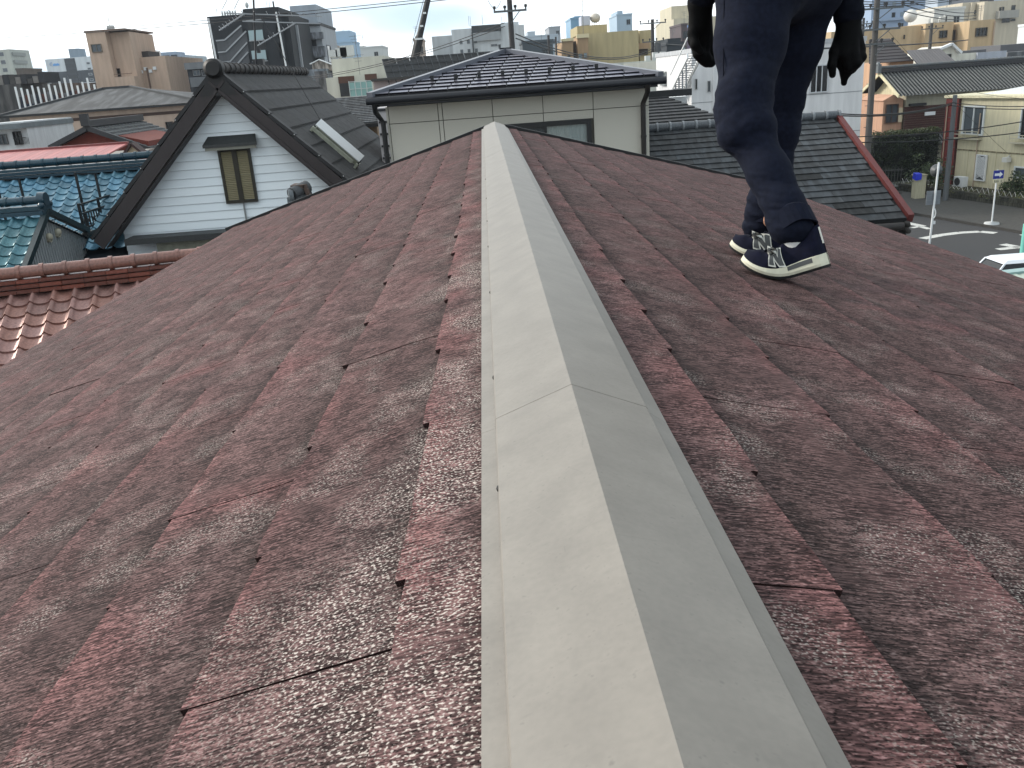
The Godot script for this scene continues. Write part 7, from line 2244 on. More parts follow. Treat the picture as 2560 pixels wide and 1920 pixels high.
	bm.tube([b0, b0.lerp(b1, 0.3), b0.lerp(b1, 0.32), b1], [0.42, 0.40, 0.30, 0.26], 4)
	part("boom", bm, wm("crane_dark", 0.085, 0.085, 0.09, 0.6, "", 1.0), cb)
	for k in 3:
		var f := MB.new()
		var c0 := b0.lerp(b1, [0.28, 0.45, 0.62][k])
		f.cbox(c0 + Vector3(0, 0, 0.36), Vector3(0.75 if k == 0 else 0.3, 0.16, 0.1))
		part("boom_collar", f, wm("white_plain", 0.86, 0.87, 0.87, 0.5, "", 1.0), cb)
	var cw2 := MB.new()
	cw2.tube([b0 + Vector3(-0.55, 0.2, 0), b1 + Vector3(-0.35, 0, 0)], 0.025, 5)
	part("hoist_rope", cw2, wm("cable", 0.055, 0.055, 0.06, 0.6, "", 1.0), cb)
	block(cb, "cab", wm("crane_dark", 0.085, 0.085, 0.09, 0.6, "", 1.0), b0.x - 1.2, b0.x + 1.0, 0, 3.0, -89, -92)
	block(cb, "mast_foot", wm("crane_dark", 0.085, 0.085, 0.09, 0.6, "", 1.0), b0.x - 0.4, b0.x + 0.4, 3.0, b0.y, -89.6, -90.4)

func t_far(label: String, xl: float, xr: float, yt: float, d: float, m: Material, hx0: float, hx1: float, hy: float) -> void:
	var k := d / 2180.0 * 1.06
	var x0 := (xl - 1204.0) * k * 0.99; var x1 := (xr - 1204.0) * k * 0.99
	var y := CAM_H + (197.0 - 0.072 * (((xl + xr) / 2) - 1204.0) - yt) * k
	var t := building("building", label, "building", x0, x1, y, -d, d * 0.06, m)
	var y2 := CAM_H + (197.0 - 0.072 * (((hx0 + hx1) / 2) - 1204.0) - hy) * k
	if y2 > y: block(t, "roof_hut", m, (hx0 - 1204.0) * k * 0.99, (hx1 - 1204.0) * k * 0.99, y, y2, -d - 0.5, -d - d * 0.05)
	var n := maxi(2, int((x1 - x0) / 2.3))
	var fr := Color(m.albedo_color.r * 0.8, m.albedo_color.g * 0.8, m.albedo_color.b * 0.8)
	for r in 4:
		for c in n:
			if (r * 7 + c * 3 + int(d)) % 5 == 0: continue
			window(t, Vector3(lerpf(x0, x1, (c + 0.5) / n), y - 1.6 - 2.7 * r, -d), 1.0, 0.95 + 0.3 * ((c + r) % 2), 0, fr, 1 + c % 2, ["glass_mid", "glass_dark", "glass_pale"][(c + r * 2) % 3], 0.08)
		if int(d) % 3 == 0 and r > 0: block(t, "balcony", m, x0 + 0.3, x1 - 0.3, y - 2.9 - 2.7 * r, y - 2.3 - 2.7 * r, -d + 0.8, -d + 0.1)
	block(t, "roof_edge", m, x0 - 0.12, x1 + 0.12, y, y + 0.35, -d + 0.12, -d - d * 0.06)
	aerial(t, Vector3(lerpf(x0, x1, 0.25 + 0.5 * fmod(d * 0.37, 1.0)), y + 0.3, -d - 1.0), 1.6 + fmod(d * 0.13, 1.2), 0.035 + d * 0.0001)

func aerial(t: Node3D, p: Vector3, h: float, r := 0.03) -> void:
	var b := MB.new()
	b.bar(p, p + Vector3(0, h, 0), r, r)
	for k in 3: b.bar(p + Vector3(-0.45 + 0.1 * k, h * (0.95 - 0.14 * k), 0), p + Vector3(0.45 - 0.1 * k, h * (0.95 - 0.14 * k), 0), r * 0.8, r * 0.8)
	part("roof_antenna", b, wm("mast_grey", 0.42, 0.42, 0.42, 0.5, "", 1.0), t)

func roof_units(t: Node3D, a: Vector3, b: Vector3, n: int) -> void:
	for k in n:
		var p := a.lerp(b, (k + 0.3 + 0.4 * fmod(k * 0.618, 1.0)) / n)
		var g := MB.new()
		var s := 0.7 + 0.5 * fmod(k * 0.37, 1.0)
		g.box(p + Vector3(-s * 0.5, 0.1, 0.3), p + Vector3(s * 0.5, 0.1 + s * 0.75, -0.3)); g.box(p + Vector3(-s * 0.4, 0, 0.2), p + Vector3(s * 0.4, 0.1, -0.2))
		part("roof_unit", g, wm("plant_pale", 0.72, 0.73, 0.72, 0.6, "", 1.0), t)

func build_centre_far() -> void:
	# white block complex
	var w := wm("complex_white", 0.76, 0.78, 0.79, 0.85, "streak", 0.06)
	var z := -190.0
	var t := building("building", "white block complex with a charcoal roof screen behind the black roof apex", "building", -5.371, 9.358, 18.319, -190.0, 22, w)
	block(t, "wall", wm("complex_side", 0.68, 0.70, 0.71, 0.85, "streak", 0.06), -9.54, -5.429, 0, 17.384, z - 2, z - 20)
	block(t, "roof_screen", wm("screen_dark", 0.20, 0.215, 0.225, 0.8, "streak", 0.1), -1.278, 4.668, 17.402, 18.739, z + 0.5, z + 0.01)
	block(t, "wall_panel", wm("complex_grey", 0.60, 0.62, 0.63, 0.85, "streak", 0.06), -1.119, 4.345, 15.834, 17.402 - 0.02, z + 0.6, z + 0.01)
	block(t, "penthouse", w, 4.693, 8.329, 18.167 - 0.3, 18.988, z - 1, z - 12)
	block(t, "drain_band", wm("screen_dark", 0.20, 0.215, 0.225, 0.8, "streak", 0.1), -1.342, -1.101, 3, 17.573, z + 0.7, z + 0.01)
	for k in 3:
		for r in 2:
			window(t, Vector3(-3.596 + 1.35 * k * 1.1, 15.826 - 1.7 * r, z), 0.6, 0.7, 0, Color(0.5, 0.5, 0.5), 1, "glass_mid", 0.08)
	window(t, Vector3(3.066, 14.85, -190.0), 1.379, 0.454, 0, Color(0.5, 0.5, 0.5), 2, "glass_mid", 0.08)
	window(t, Vector3(4.144, 14.549, -190.0), 0.487, 0.757, 0, Color(0.5, 0.5, 0.5), 1, "glass_dark", 0.08)
	var an := MB.new()
	for x in [1172, 1175, 1206, 1255, 1262]: pass
	an.bar(Vector3(-1.7, 18.714, -190.0), Vector3(-1.697, 20.654, -190.0), 0.06, 0.06); an.bar(Vector3(-1.378, 18.693, -190.0), Vector3(-1.376, 20.633, -190.0), 0.06, 0.06); an.bar(Vector3(1.06, 18.83, -190.0), Vector3(1.041, 20.622, -190.0), 0.06, 0.06); an.bar(Vector3(4.934, 18.722, -190.0), Vector3(4.951, 20.065, -190.0), 0.06, 0.06)
	part("roof_antenna", an, wm("mast_dark", 0.16, 0.16, 0.17, 0.5, "", 1.0), t)
	t_far("low slate grey shed roof right of the dark pole", 1300, 1368, 121, 140, wm("far_slate", 0.28, 0.31, 0.33, 0.8, "", 1.0), 1304, 1360, 119)
	t_far("pale far block behind the slate shed", 1306, 1380, 108, 260, wm("far_pale", 0.66, 0.70, 0.73, 0.8, "", 1.0), 1313, 1330, 98)
	t_far("small grey windowed far block left of the yellow building", 1361, 1386, 90, 300, wm("far_grey", 0.58, 0.60, 0.62, 0.8, "", 1.0), 1362, 1384, 88)
	# yellow building
	var ym := wm("yellow_ochre", 0.70, 0.645, 0.49, 0.85, "streak", 0.08)
	var y := building("building", "large ochre yellow building with a spherical water tank on its roof", "building", 17.551, 25.662, 14.254, -150.0, 25, ym)
	var yz := -150.0
	block(y, "wall", ym, 26.346, 28.528, 0, 14.271, yz - 3, yz - 20)
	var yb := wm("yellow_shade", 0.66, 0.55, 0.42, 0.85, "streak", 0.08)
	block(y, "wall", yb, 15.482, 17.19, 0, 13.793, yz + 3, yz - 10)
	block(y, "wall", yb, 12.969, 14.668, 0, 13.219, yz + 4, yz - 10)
	block(y, "wall", wm("yellow_dark", 0.26, 0.21, 0.15, 0.85, "", 1.0), 14.964, 15.731, 0, 13.229, yz + 1, yz - 9)
	block(y, "cornice", wm("cornice_cream", 0.82, 0.77, 0.62, 0.7, "", 1.0), 15.356, 17.316, 13.559, 14.143, yz + 3.3, yz + 2.6)
	block(y, "cornice", wm("cornice_cream", 0.82, 0.77, 0.62, 0.7, "", 1.0), 12.844, 14.793, 13.219, 13.626, yz + 4.3, yz + 3.6)
	block(y, "penthouse", ym, 16.884, 22.029, 14.46, 15.917, yz - 10, yz - 22)
	window(y, Vector3(15.865, 10.901, -147.0), 0.634, 0.77, 0, Color(0.5, 0.45, 0.36), 1, "glass_pale", 0.15)
	window(y, Vector3(16.661, 10.936, -147.0), 0.57, 0.829, 0, Color(0.5, 0.45, 0.36), 1, "glass_pale", 0.15)
	window(y, Vector3(13.923, 10.803, -146.0), 0.503, 0.706, 0, Color(0.5, 0.45, 0.36), 1, "glass_dark", 0.15)
	block(y, "balcony", wm("yellow_shade", 0.66, 0.55, 0.42, 0.85, "streak", 0.08), 25.968, 27.804, 11.41, 12.325, yz - 1.9, yz - 2.99)
	block(y, "recess", wm("yellow_dark", 0.26, 0.21, 0.15, 0.85, "", 1.0), 26.003, 27.648, 10.49, 11.41 - 0.02, yz - 2.8, yz - 2.99)
	var hut := wm("hut_pale", 0.70, 0.72, 0.77, 0.8, "", 1.0)
	block(y, "roof_hut", hut, 18.096, 19.649, 16.165, 17.658, yz - 14, yz - 18)
	var tk := MB.new()
	var tc := Vector3(20.67, 17.278, -165.0)
	tk.ball(tc, Vector3(0.93, 0.80, 0.93), 10, 16)
	for k in 4: tk.bar(tc + Vector3(-0.6 + 0.4 * k, -1.5, 0.3), tc + Vector3(-0.6 + 0.4 * k, -0.5, 0.3), 0.08, 0.08)
	part("water_tank", tk, wm("tank_cream", 0.76, 0.73, 0.68, 0.6, "streak", 0.3), y)
	var ma := MB.new(); ma.bar(Vector3(17.676, 14.612, -158.0), Vector3(17.781, 20.436, -158.0), 0.09, 0.09); ma.bar(Vector3(17.417, 18.121, -158.0), Vector3(18.767, 18.28, -158.0), 0.05, 0.05)
	part("mast", ma, wm("mast_grey", 0.42, 0.42, 0.42, 0.5, "", 1.0), y)
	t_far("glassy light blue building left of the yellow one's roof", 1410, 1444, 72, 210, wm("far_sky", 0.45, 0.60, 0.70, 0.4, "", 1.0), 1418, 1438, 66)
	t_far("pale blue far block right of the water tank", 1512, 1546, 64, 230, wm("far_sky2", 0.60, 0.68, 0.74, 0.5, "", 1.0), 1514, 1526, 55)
	# low white wall building with the outside ladder stair
	var lw := wm("low_white", 0.74, 0.75, 0.72, 0.85, "streak", 0.1)
	var l := building("building", "pale low building with a cream parapet behind the black roof's right corner", "building", 8.844, 12.74, 9.011, -66.0, 10, lw)
	block(l, "parapet_face", wm("low_cream", 0.82, 0.81, 0.76, 0.85, "streak", 0.1), 10.186, 12.472, 8.341, 8.931, -65.7, -65.99)
	var rc := MB.new()
	for k in 5: rc.cbox(Vector3(12.082, 9.098, -66.0) + Vector3(0.55 * k, 0.1 * (k % 2), -1.0), Vector3(0.36, 0.5 + 0.2 * (k % 3), 0.4))
	part("roof_plant", rc, wm("plant_pale", 0.72, 0.73, 0.72, 0.6, "", 1.0), l)
	t_far("small dark mauve far tower behind the slim pole", 1655, 1668, 84, 170, wm("far_mauve", 0.33, 0.29, 0.30, 0.8, "", 1.0), 1656, 1666, 82)
	t_far("violet grey far block right of the mauve tower", 1667, 1682, 92, 180, wm("far_violet", 0.50, 0.44, 0.52, 0.8, "", 1.0), 1668, 1674, 90)
	t_far("dark rooftop shed beside the slim pole", 1622, 1660, 124, 120, wm("far_shed", 0.18, 0.20, 0.22, 0.8, "", 1.0), 1626, 1656, 110)
	# office with blue glass front left of the person
	var oc := wm("office_cream", 0.78, 0.745, 0.65, 0.8, "streak", 0.06)
	var o := building("office_building", "cream office tower with a blue glass front just left of the person's arm", "building", 41.789, 50.876, 17.787, -200.0, 20, oc)
	block(o, "wall", oc, 41.944, 45.948, 0, 20.522, -203, -216)
	block(o, "glass_front", wm("office_glass", 0.38, 0.50, 0.70, 0.12, "", 1.0), 41.938, 44.352, 2, 16.414, -199.7, -199.99)
	block(o, "glass_front", wm("office_glass_pale", 0.56, 0.66, 0.82, 0.12, "", 1.0), 44.438, 48.32, 2, 16.402, -199.5, -199.69)
	for k in 9: block(o, "glass_mullion", wm("office_mullion", 0.62, 0.66, 0.74, 0.4, "", 1.0), 41.938, 44.352, 16.097 - 1.5 * k, 16.097 - 1.5 * k + 0.12, -199.6, -199.69)

func build_right_far() -> void:
	var q := RandomNumberGenerator.new(); q.seed = 88
	# white building behind the person
	var wm_ := wm("right_white", 0.87, 0.87, 0.87, 0.8, "streak", 0.12)
	var z := -52.0
	var x0 := 11.868; var x1 := 21.704; var yt := 9.145
	var t := building("building", "white smooth-walled building behind the person", "building", x0, x1, yt, z, 10.6, wm_)
	# outside stair climbing the left-hand side wall
	var a := Vector3(10.968, 7.164, -53.52); var b2 := Vector3(10.968, 8.993, -48.99)
	for s in 2:
		var g := MB.new(); g.bar(a + Vector3(0.75 * s, 0, 0), b2 + Vector3(0.75 * s, 0, 0), 0.08, 0.26)
		part("stair_string", g, wm("white_plain", 0.86, 0.87, 0.87, 0.5, "", 1.0), t)
		var r2 := MB.new(); r2.bar(a + Vector3(0.75 * s, 0.9, 0), b2 + Vector3(0.75 * s, 0.9, 0), 0.05, 0.06)
		part("stair_handrail", r2, wm("white_plain", 0.86, 0.87, 0.87, 0.5, "", 1.0), t)
	for k in 15:
		var g := MB.new()
		g.cbox(a.lerp(b2, (k + 0.5) / 15.0) + Vector3(0.37, 0.05, 0), Vector3(0.72, 0.04, 0.24))
		part("stair_tread", g, wm("zinc", 0.47, 0.49, 0.51, 0.5, "streak", 1.2), t)
	for k in 5:
		var g := MB.new()
		var q0 := a.lerp(b2, (k + 0.5) / 5.0)
		g.bar(q0 + Vector3(0.02, -0.2, 0), Vector3(q0.x + 0.02, 0, q0.z), 0.07, 0.07)
		part("stair_post", g, wm("zinc", 0.47, 0.49, 0.51, 0.5, "streak", 1.2), t)
	window(t, Vector3(11.868, 7.801, -59.805), 1.581, 0.862, 1, Color(0.5, 0.52, 0.52), 1, "glass_mid", 0.1)
	var js := wm("joint_grey", 0.52, 0.53, 0.54, 0.8, "", 1.0)
	for y in [6.448, 4.274]: block(t, "wall_joint", js, x0 + 0.01, x1 - 0.01, y, y + 0.035, z + 0.012, z + 0.001)
	for x in [x0 + 1.2, x0 + 5.5]: block(t, "downpipe", wm_, x, x + 0.09, 0, yt - 0.3, z + 0.1, z + 0.001)
	window(t, Vector3(19.145, 7.289, -52.0), 1.057, 1.513, 0, Color(0.75, 0.76, 0.77), 3, "glass_dark", 0.09)
	window(t, Vector3(12.119, 7.482, -52.0), 0.137, 0.582, 0, Color(0.6, 0.6, 0.6), 1, "glass_dark", 0.08)
	window(t, Vector3(12.851, 7.313, -52.0), 0.183, 0.605, 0, Color(0.6, 0.6, 0.6), 1, "glass_mid", 0.08)
	parapet(t, wm("right_white_cap", 0.72, 0.73, 0.74, 0.8, "streak", 0.12), x0, x1, yt, z, 10.6, 0.25, 0.3)
	block(t, "balcony_wall", wm_, 21.839, x1, yt + 0.26, yt + 0.9, z - 3, z - 3.2)
	# dark brown roofs behind the big pole
	var br := variants("dark_brown_roof", 0.20, 0.175, 0.18, 3, 0.06, 0.7, "streak", 0.2)
	var h := thing("house", "orange walled house with a plain dark brown roof behind the big pole", "house", Vector3(31.874, 6.334, -72.0))
	var ra := Vector3(36.189, 9.544, -86.0); var rb := Vector3(38.136, 9.552, -86.0); var rc := Vector3(38.198, 6.764, -81.0); var rd := Vector3(34.22, 7.501, -81.0)
	ra.y = rb.y; rc.y = rd.y
	h.position = Vector3(ra.x + 1, 0, -84)
	block(h, "wall", wm("orange_wall", 0.76, 0.61, 0.49, 0.85, "streak", 0.15), ra.x + 0.1, rb.x + 0.3, 0, rd.y, -81.5, -90)
	var hr := Node3D.new(); hr.name = "roof"; h.add_child(hr, true)
	for k in 8:
		var b := MB.new()
		var f0 := k / 8.0; var f1 := (k + 1) / 8.0
		var p0 := ra.lerp(rd, f1); var p1 := rb.lerp(rc, f1); var p2 := rb.lerp(rc, f0); var p3 := ra.lerp(rd, f0)
		var up := Vector3(0, 0.05, 0)
		b.hexa([p0, p1, p2 - up * 0.6, p3 - up * 0.6, p0 + up, p1 + up, p2, p3])
		part("roof_course", b, br[k % 3], hr)
	var h2 := thing("house", "house with a grey brown metal roof right of the dark brown one", "house", Vector3(38.373, 0, -78))
	var sa := Vector3(37.959, 8.337, -82.0); var sb := Vector3(40.945, 8.669, -82.0); var sc := Vector3(39.288, 6.757, -75.0); var sd := Vector3(35.962, 6.921, -75.0)
	sb.y = sa.y; sc.y = sd.y
	block(h2, "wall", wm("tan_wall", 0.60, 0.50, 0.40, 0.85, "streak", 0.3), sa.x, sc.x, 0, sd.y - 0.1, -75.6, -84)
	var hr2 := Node3D.new(); hr2.name = "roof"; h2.add_child(hr2, true)
	for k in 12:
		var b := MB.new()
		var f0 := k / 12.0; var f1 := (k + 1) / 12.0 - 0.006
		var p0 := sd.lerp(sc, f0); var p1 := sd.lerp(sc, f1); var p2 := sa.lerp(sb, f1); var p3 := sa.lerp(sb, f0)
		var up := Vector3(0, 0.06, 0)
		b.hexa([p0, p1, p2, p3, p0 + up, p1 + up, p2 + up, p3 + up])
		part("roof_sheet", b, variants("grey_brown_roof", 0.29, 0.27, 0.27, 3, 0.05, 0.55, "streak", 0.2)[k % 3], hr2)
	# small white gabled house and its parapets
	var wt := wm("gable_white", 0.84, 0.83, 0.78, 0.8, "streak", 0.12)
	var gz := -92.0
	var w0 := 44.738; var w1 := 47.832; var wa := Vector3(46.985, 8.682, -92.0); var wl := Vector3(44.565, 7.833, -92.0)
	var g := thing("house", "small white house with one gable and a single dark window", "house", Vector3((w0 + w1) / 2, 0, gz - 3))
	gable_wall(g, "wall", wt, w0, w1, 0, wl.y - 0.1, wa.x, wa.y - 0.15, gz, gz - 6)
	for s in 2:
		var b := MB.new()
		b.bar(wa + Vector3(0, 0, 0.2), (wl if s == 0 else Vector3(w1 + 0.2, wa.y - 0.9, gz)) + Vector3(0, 0, 0.2), 0.5, 0.22)
		part("verge", b, wm("white_plain", 0.86, 0.87, 0.87, 0.5, "", 1.0), g)
	window(g, Vector3(46.877, 7.318, -92.0), 0.57, 0.874, 0, Color(0.45, 0.44, 0.40), 1, "glass_dark", 0.1)
	block(g, "roof", wm("grey_flat", 0.36, 0.36, 0.37, 0.8, "", 1.0), w1 - 0.6, w1 + 3.4, wa.y - 1.0, wa.y - 0.75, gz - 1, gz - 6)
	block(g, "terrace_wall", wt, w1 + 0.01, 49.991, 0, 7.694, gz - 0.5, gz - 5)
	block(g, "terrace_wall", wm("terrace_grey", 0.66, 0.68, 0.72, 0.8, "streak", 0.1), 49.95, 52.908, 0, 7.681, gz - 0.2, gz - 0.5)
	var gg := building("building", "plain grey wall block right of the small white house", "building", 53.46, 56.786, 7.488, -93.0, 5, wm("grey_block", 0.50, 0.51, 0.52, 0.85, "stain", 0.12))
	block(gg, "roof_band", wm("grey_flat", 0.36, 0.36, 0.37, 0.8, "", 1.0), 54.379, 60.031, 5.5, 8.215, -96, -102)
	# beige modern flat-roofed building: lit left faces, shaded fronts
	var bm := wm("modern_beige", 0.74, 0.645, 0.51, 0.85, "streak", 0.08)
	var b1 := building("building", "beige flat-roofed modern building with stepped blocks and dark windows", "building", 60.249, 64.048, 11.519, -125.0, 22, bm)
	var bz := -125.0
	block(b1, "wall", bm, 64.635, 67.984, 0, 11.393, bz + 3, bz - 16)
	block(b1, "wall", bm, 66.62, 68.941, 0, 11.454, bz - 5, bz - 20)
	block(b1, "side_wall", bm, 53.903 - 6.0, 60.744, 0, 11.382, bz - 1.2, bz - 18)
	window(b1, Vector3(62.672, 10.028, -125.0), 1.097, 0.964, 0, Color(0.30, 0.27, 0.23), 2, "glass_dark", 0.15)
	window(b1, Vector3(66.257, 9.925, -122.0), 1.556, 1.09, 0, Color(0.30, 0.27, 0.23), 3, "glass_dark", 0.15)
	window(b1, Vector3(66.25, 7.823, -122.0), 1.403, 0.552, 0, Color(0.40, 0.38, 0.34), 3, "glass_mid", 0.15)
	window(b1, Vector3(57.846, 10.041, -126.0), 0.221, 0.562, 0, Color(0.40, 0.34, 0.26), 1, "glass_dark", 0.1)
	block(b1, "doorway", wm("door_dark", 0.15, 0.12, 0.11), 64.019, 64.293, 9.185, 10.453, bz + 0.2, bz - 0.01)
	block(b1, "downpipe", wm("pipe_beige", 0.66, 0.58, 0.50, 0.5, "", 1.0), 67.84, 68.001, 0, 11.15, bz + 3.2, bz + 3.001)
	roof_units(b1, Vector3(62.528, 11.586, -128.0), Vector3(65.31, 11.555, -128.0), 3)
	aerial(b1, Vector3(67.04, 11.46, -124.0), 1.8, 0.05)
	# cream apartments, top right
	var ca := wm("apt_cream", 0.76, 0.72, 0.64, 0.85, "streak", 0.06)
	var c := building("apartment_block", "cream apartment block with small windows at the top right corner", "building", 97.873, 107.088, 15.984, -180.0, 30, ca)
	block(c, "wall", ca, 95.151, 100.145, 0, 16.188, -183, -205)
	var cpar := wm("apt_cream_grey", 0.62, 0.61, 0.58, 0.85, "streak", 0.06)
	block(c, "balcony", cpar, 100.264, 104.067, 12.725, 14.091, -178.6, -179.99)
	for w in [[2503, 24], [2530, 20], [2514, 52], [2542, 50], [2570, 30], [2535, 4]]: pass
	window(c, Vector3(101.067, 14.439, -180.0), 0.393, 0.72, 0, Color(0.4, 0.38, 0.34), 1, "glass_dark", 0.1)
	window(c, Vector3(101.609, 14.474, -180.0), 0.393, 0.72, 0, Color(0.4, 0.38, 0.34), 1, "glass_dark", 0.1)
	window(c, Vector3(103.592, 14.522, -180.0), 0.786, 0.936, 0, Color(0.4, 0.38, 0.34), 1, "glass_dark", 0.1)
	window(c, Vector3(102.373, 12.344, -180.0), 1.579, 0.871, 0, Color(0.4, 0.38, 0.34), 2, "glass_dark", 0.1)
	window(c, Vector3(103.785, 12.323, -180.0), 0.948, 0.436, 0, Color(0.4, 0.38, 0.34), 1, "glass_dark", 0.1)
	window(c, Vector3(95.366, 14.297, -183.0), 0.639, 0.732, 0, Color(0.5, 0.46, 0.40), 1, "glass_mid", 0.1)
	window(c, Vector3(97.622, 14.33, -183.0), 0.719, 0.806, 0, Color(0.5, 0.46, 0.40), 1, "glass_mid", 0.1)
	window(c, Vector3(99.009, 13.619, -183.0), 0.64, 0.734, 0, Color(0.5, 0.46, 0.40), 1, "glass_mid", 0.1)
	for k in 2:
		var rib := MB.new()
		rib.bar(Vector3(96.225 + 2.6 * k, 3, -182.6), Vector3(97.021 + 2.6 * k, 16.002, -182.6), 0.7, 0.5, Vector3(0, 0, 1))
		part("buttress", rib, ca, c)
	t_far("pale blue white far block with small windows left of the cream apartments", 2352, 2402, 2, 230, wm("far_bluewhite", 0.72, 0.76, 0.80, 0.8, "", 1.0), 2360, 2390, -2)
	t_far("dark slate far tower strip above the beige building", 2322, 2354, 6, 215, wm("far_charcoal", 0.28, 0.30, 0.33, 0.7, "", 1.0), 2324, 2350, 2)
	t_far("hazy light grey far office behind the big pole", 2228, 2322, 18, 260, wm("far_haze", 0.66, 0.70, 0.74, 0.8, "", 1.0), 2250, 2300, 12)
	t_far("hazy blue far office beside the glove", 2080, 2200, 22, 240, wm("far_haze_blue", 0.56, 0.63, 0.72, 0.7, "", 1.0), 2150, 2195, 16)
	t_far("teal glass far tower above the crossarms", 2214, 2252, 8, 280, wm("far_teal", 0.50, 0.62, 0.64, 0.4, "", 1.0), 2218, 2245, 4)
	t_far("white low far block with a round tank right of the big pole", 2222, 2290, 48, 150, wm("far_white2", 0.78, 0.78, 0.76, 0.8, "", 1.0), 2230, 2250, 44)
	var dm := MB.new(); dm.ball(Vector3(70.578, 13.481, -152.0), Vector3(1.05, 1.0, 1.05), 10, 16)
	single("water_tank", dm, wm("tank_white", 0.80, 0.79, 0.76, 0.5, "", 1.0), "round white water tank on a far roof right of the big pole", "water tank")
	t_far("bright white roof building at the right edge", 2489, 2600, 72, 135, wm("far_bright", 0.84, 0.86, 0.86, 0.7, "", 1.0), 2495, 2540, 68)
	build_kawara_house()
	# low town filling the distance, by row
	var names_ := ["salmon", "blue grey", "ivory", "brick red", "olive", "tan", "charcoal", "pale green", "mustard", "lilac grey", "bright white", "brown"]
	var tones := [Color(0.70, 0.52, 0.47), Color(0.48, 0.53, 0.59), Color(0.78, 0.75, 0.67), Color(0.45, 0.27, 0.24), Color(0.46, 0.46, 0.36), Color(0.64, 0.56, 0.46), Color(0.24, 0.25, 0.26), Color(0.60, 0.66, 0.60), Color(0.66, 0.58, 0.38), Color(0.58, 0.56, 0.62), Color(0.82, 0.82, 0.81), Color(0.40, 0.32, 0.27)]
	for k in 12:
		var d := 100.0 + 13.0 * k
		var az := fmod(k * 0.618034, 1.0) * 1.3 - 0.62
		var w := q.randf_range(6, 12); var hh := q.randf_range(5.0, 7.6)
		var tn: Color = tones[k]
		var b := building("building", "low far %s building seen small between the nearer roofs" % names_[k], "building", d * az - w / 2, d * az + w / 2, hh, -d, q.randf_range(6, 9), wm("town_%d" % k, tn.r, tn.g, tn.b, 0.85, "streak", 0.1))
		block(b, "roof", wm("town_roof_%d" % k, tn.r * 0.6, tn.g * 0.6, tn.b * 0.62, 0.8, "stain", 0.15), d * az - w / 2 - 0.3, d * az + w / 2 + 0.3, hh, hh + 0.35, -d + 0.3, -d - 9.3)
		for e in 3: window(b, Vector3(d * az - w / 3 + e * w / 3, hh - 1.5, -d), 1.4, 1.2, 0, Color(0.5, 0.5, 0.5), 2, "glass_dark", 0.08)

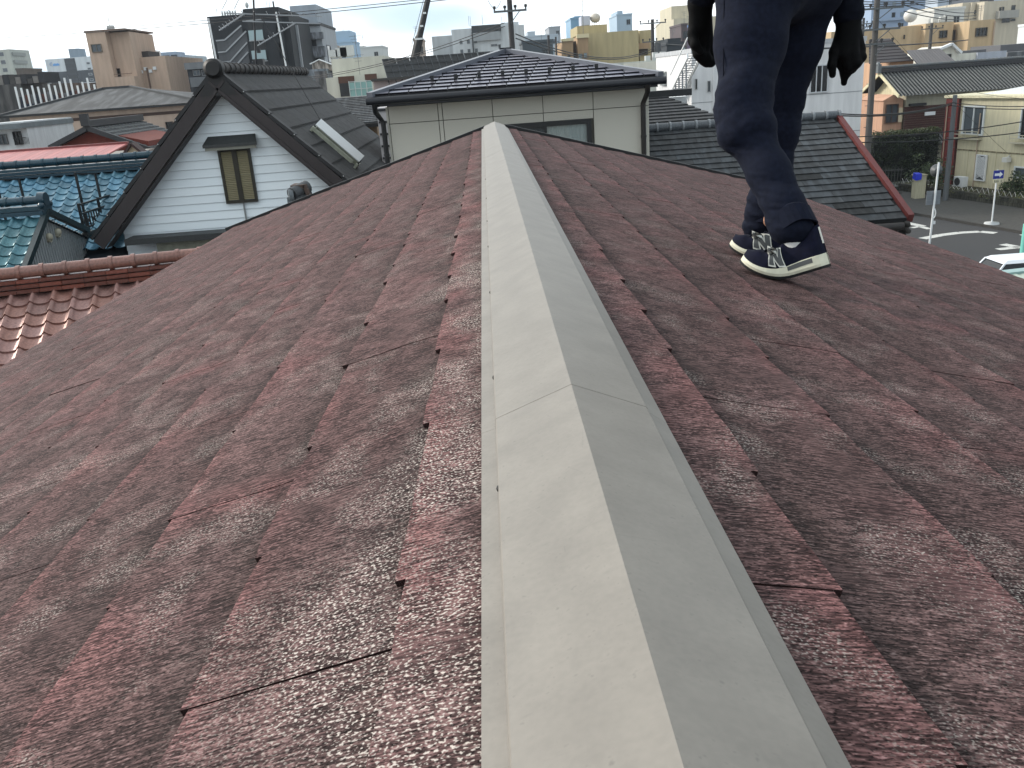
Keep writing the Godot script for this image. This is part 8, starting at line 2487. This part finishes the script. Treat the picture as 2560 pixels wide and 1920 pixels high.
func build_kawara_house() -> void:
	var zr := -70.0; var ze := -66.4
	var xl := 30.422; var xr := xl + 16.0
	var yr := 7.004; var ye := 5.409
	var t := thing("house", "old house with a grey pan tile roof, brown boarded side and cream gable", "house", Vector3(xl + 4, 0, -70))
	var fall := (yr - ye) / (ze - zr)
	var base := MB.new()
	base.quad(Vector3(xl, ye - 0.05, ze), Vector3(xr, ye - 0.05, ze), Vector3(xr, yr - 0.05, zr), Vector3(xl, yr - 0.05, zr)); base.quad(Vector3(xr, ye - 0.05, 2 * zr - ze), Vector3(xl, ye - 0.05, 2 * zr - ze), Vector3(xl, yr - 0.05, zr), Vector3(xr, yr - 0.05, zr))
	var roof := part("roof", base, wm("slate_under", 0.08, 0.085, 0.09, 0.9, "", 1.0), t)
	# too small to pick apart: one mesh of pan tiles
	var me := pan_tile(0.272, 0.27, 0.06)
	var arr := me.surface_get_arrays(0)
	var tb := MB.new()
	var cn := 1.0 / sqrt(1 + fall * fall)
	var bs := Basis(Vector3.RIGHT, Vector3(0, cn, fall * cn), Vector3(0, -fall * cn, cn))
	var vs: PackedVector3Array = arr[Mesh.ARRAY_VERTEX]; var ns: PackedVector3Array = arr[Mesh.ARRAY_NORMAL]; var ix: PackedInt32Array = arr[Mesh.ARRAY_INDEX]
	var rows := int((ze - zr) / cn / 0.235) + 1
	var q := RandomNumberGenerator.new(); q.seed = 4
	for r in rows:
		for k in 58:
			var o := Vector3(xl + 0.268 * k, yr - 0.06 - fall * cn * 0.235 * r, zr + cn * 0.235 * r)
			var k0 := tb.v.size()
			var sh := q.randf_range(0.75, 1.15)
			tb.col = Color(sh, sh, sh, 1)
			for n in vs.size(): tb.vert(o + bs * vs[n], bs * ns[n])
			for n in ix: tb.i.append(k0 + n)
	part("roof_tiles", tb, wm("kawara_pale", 0.44, 0.45, 0.44, 0.42, "tile", 0.5), roof).set_meta("kind", "stuff")
	for r in 3:
		var g := MB.new()
		g.box(Vector3(xl, yr - 0.06 + 0.11 * r, zr + 0.22 - 0.03 * r), Vector3(xr, yr + 0.04 + 0.11 * r, zr - 0.22 + 0.03 * r))
		part("ridge_course", g, wm("kawara_dark", 0.20, 0.20, 0.21, 0.6, "tile", 1.0), roof)
	var kr := variants("kawara_ridge", 0.40, 0.41, 0.41, 3, 0.1, 0.5, "tile", 1.0)
	ridge_tiles(roof, Vector3(xl, yr + 0.33, zr), Vector3(xr, yr + 0.33, zr), 0.10, 0.30, kr, null)
	var on := MB.new(); on.cbox(Vector3(xl - 0.1, yr + 0.25, zr), Vector3(0.25, 0.65, 0.6)); on.ball(Vector3(xl - 0.12, yr + 0.55, zr), Vector3(0.16, 0.2, 0.2), 6, 10)
	part("ridge_end", on, kr[0], roof)
	# walls: cream upper, brown boards below, orange left bay
	var x0 := xl + 0.9
	block(t, "wall", wm("kawara_cream", 0.66, 0.645, 0.57, 0.85, "streak", 0.2), x0, xr - 0.5, 0, ye + 0.05, ze - 0.7, 2 * zr - ze + 0.7)
	var gy := MB.new()
	gy.xf = Transform3D(Basis(Vector3.UP, -PI / 2), Vector3(x0, 0, zr))
	gy.prism(PackedVector2Array([Vector2(-2.8, ye - 0.2), Vector2(2.8, ye - 0.2), Vector2(0, yr - 0.2)]), 0.02, -0.2)
	part("gable", gy, wm("gable_cream", 0.82, 0.79, 0.66, 0.85, "streak", 0.2), t)
	for s in [-1, 1]:
		var b := MB.new(); b.bar(Vector3(xl + 0.02, yr - 0.12, zr), Vector3(xl + 0.02, ye - 0.12, zr + s * (ze - zr)), 0.08, 0.24)
		part("barge_board", b, wm("gable_cream", 0.82, 0.79, 0.66, 0.85, "streak", 0.2), t)
	var by0 := 2.383; var by1 := 4.479
	var boards := variants("brown_board", 0.265, 0.155, 0.13, 3, 0.06, 0.85, "streak", 0.5)
	for k in 13:
		block(t, "board", boards[k % 3], x0 - 0.1, x0 + 6.6, lerpf(by0, by1, k / 13.0) + 0.005, lerpf(by0, by1, (k + 1) / 13.0) - 0.005, ze - 0.64, ze - 0.699)
	var ob := wm("orange_plaster", 0.74, 0.58, 0.48, 0.85, "streak", 0.2)
	block(t, "bay", ob, x0 - 1.6, x0 - 0.11, 2.347, 5.035, ze - 0.9, ze - 5)
	var bg := MB.new()
	bg.prism(PackedVector2Array([Vector2(x0 - 1.7, 5.006), Vector2(x0 - 0.05, 5.006), Vector2(x0 - 0.9, 5.403)]), ze - 0.86, ze - 5)
	part("bay_gable", bg, ob, t)
	window(t, Vector3(x0 - 0.95, 4.074, ze - 0.9), 0.95, 1.35, 0, Color(0.28, 0.20, 0.16), 2, "glass_mid", 0.12)
	block(t, "window_shutter", wm("shutter_cream", 0.80, 0.74, 0.62, 0.7, "", 1.0), x0 - 0.44, x0 - 0.13, 3.405, 4.44, ze - 0.80, ze - 0.895)
	block(t, "sign_board", wm("white_plain", 0.86, 0.87, 0.87, 0.5, "", 1.0), 32.745, 33.512, 3.765, 4.018, ze - 0.5, ze - 0.6)
	block(t, "roof_light", wm("black_metal", 0.07, 0.075, 0.08, 0.5, "", 1.0), x0 + 0.2, x0 + 1.4, by1 + 0.05, by1 + 0.22, ze - 0.35, ze - 0.69)
	# lower tiled skirt roof
	var sk := MB.new()
	var sy := 2.326
	sk.hexa([Vector3(x0 - 2.2, sy - 0.65, ze + 0.5), Vector3(x0 + 7, sy - 0.65, ze + 0.5), Vector3(x0 + 7, sy - 0.1, ze - 0.69), Vector3(x0 - 2.2, sy - 0.1, ze - 0.69), Vector3(x0 - 2.2, sy - 0.55, ze + 0.5), Vector3(x0 + 7, sy - 0.55, ze + 0.5), Vector3(x0 + 7, sy, ze - 0.69), Vector3(x0 - 2.2, sy, ze - 0.69)])
	var so := part("lower_roof", sk, wm("kawara_dark", 0.20, 0.20, 0.21, 0.6, "tile", 1.0), t)
	for k in 34:
		var b := MB.new()
		var x := x0 - 2.15 + 0.268 * k
		b.tube([Vector3(x, sy + 0.03, ze - 0.66), Vector3(x, sy - 0.52, ze + 0.52)], 0.06, 8)
		part("roll_tile", b, kr[k % 3], so)
	block(t, "porch_wall", wm("porch_cream", 0.70, 0.67, 0.55, 0.85, "streak", 0.2), x0 - 1.9, x0 - 0.2, 0, sy - 0.6, ze + 0.2, ze - 0.69)
	window(t, Vector3(x0 - 1.2, sy - 1.7, ze + 0.2), 0.9, 1.6, 0, Color(0.45, 0.42, 0.36), 2, "glass_pale", 0.08)
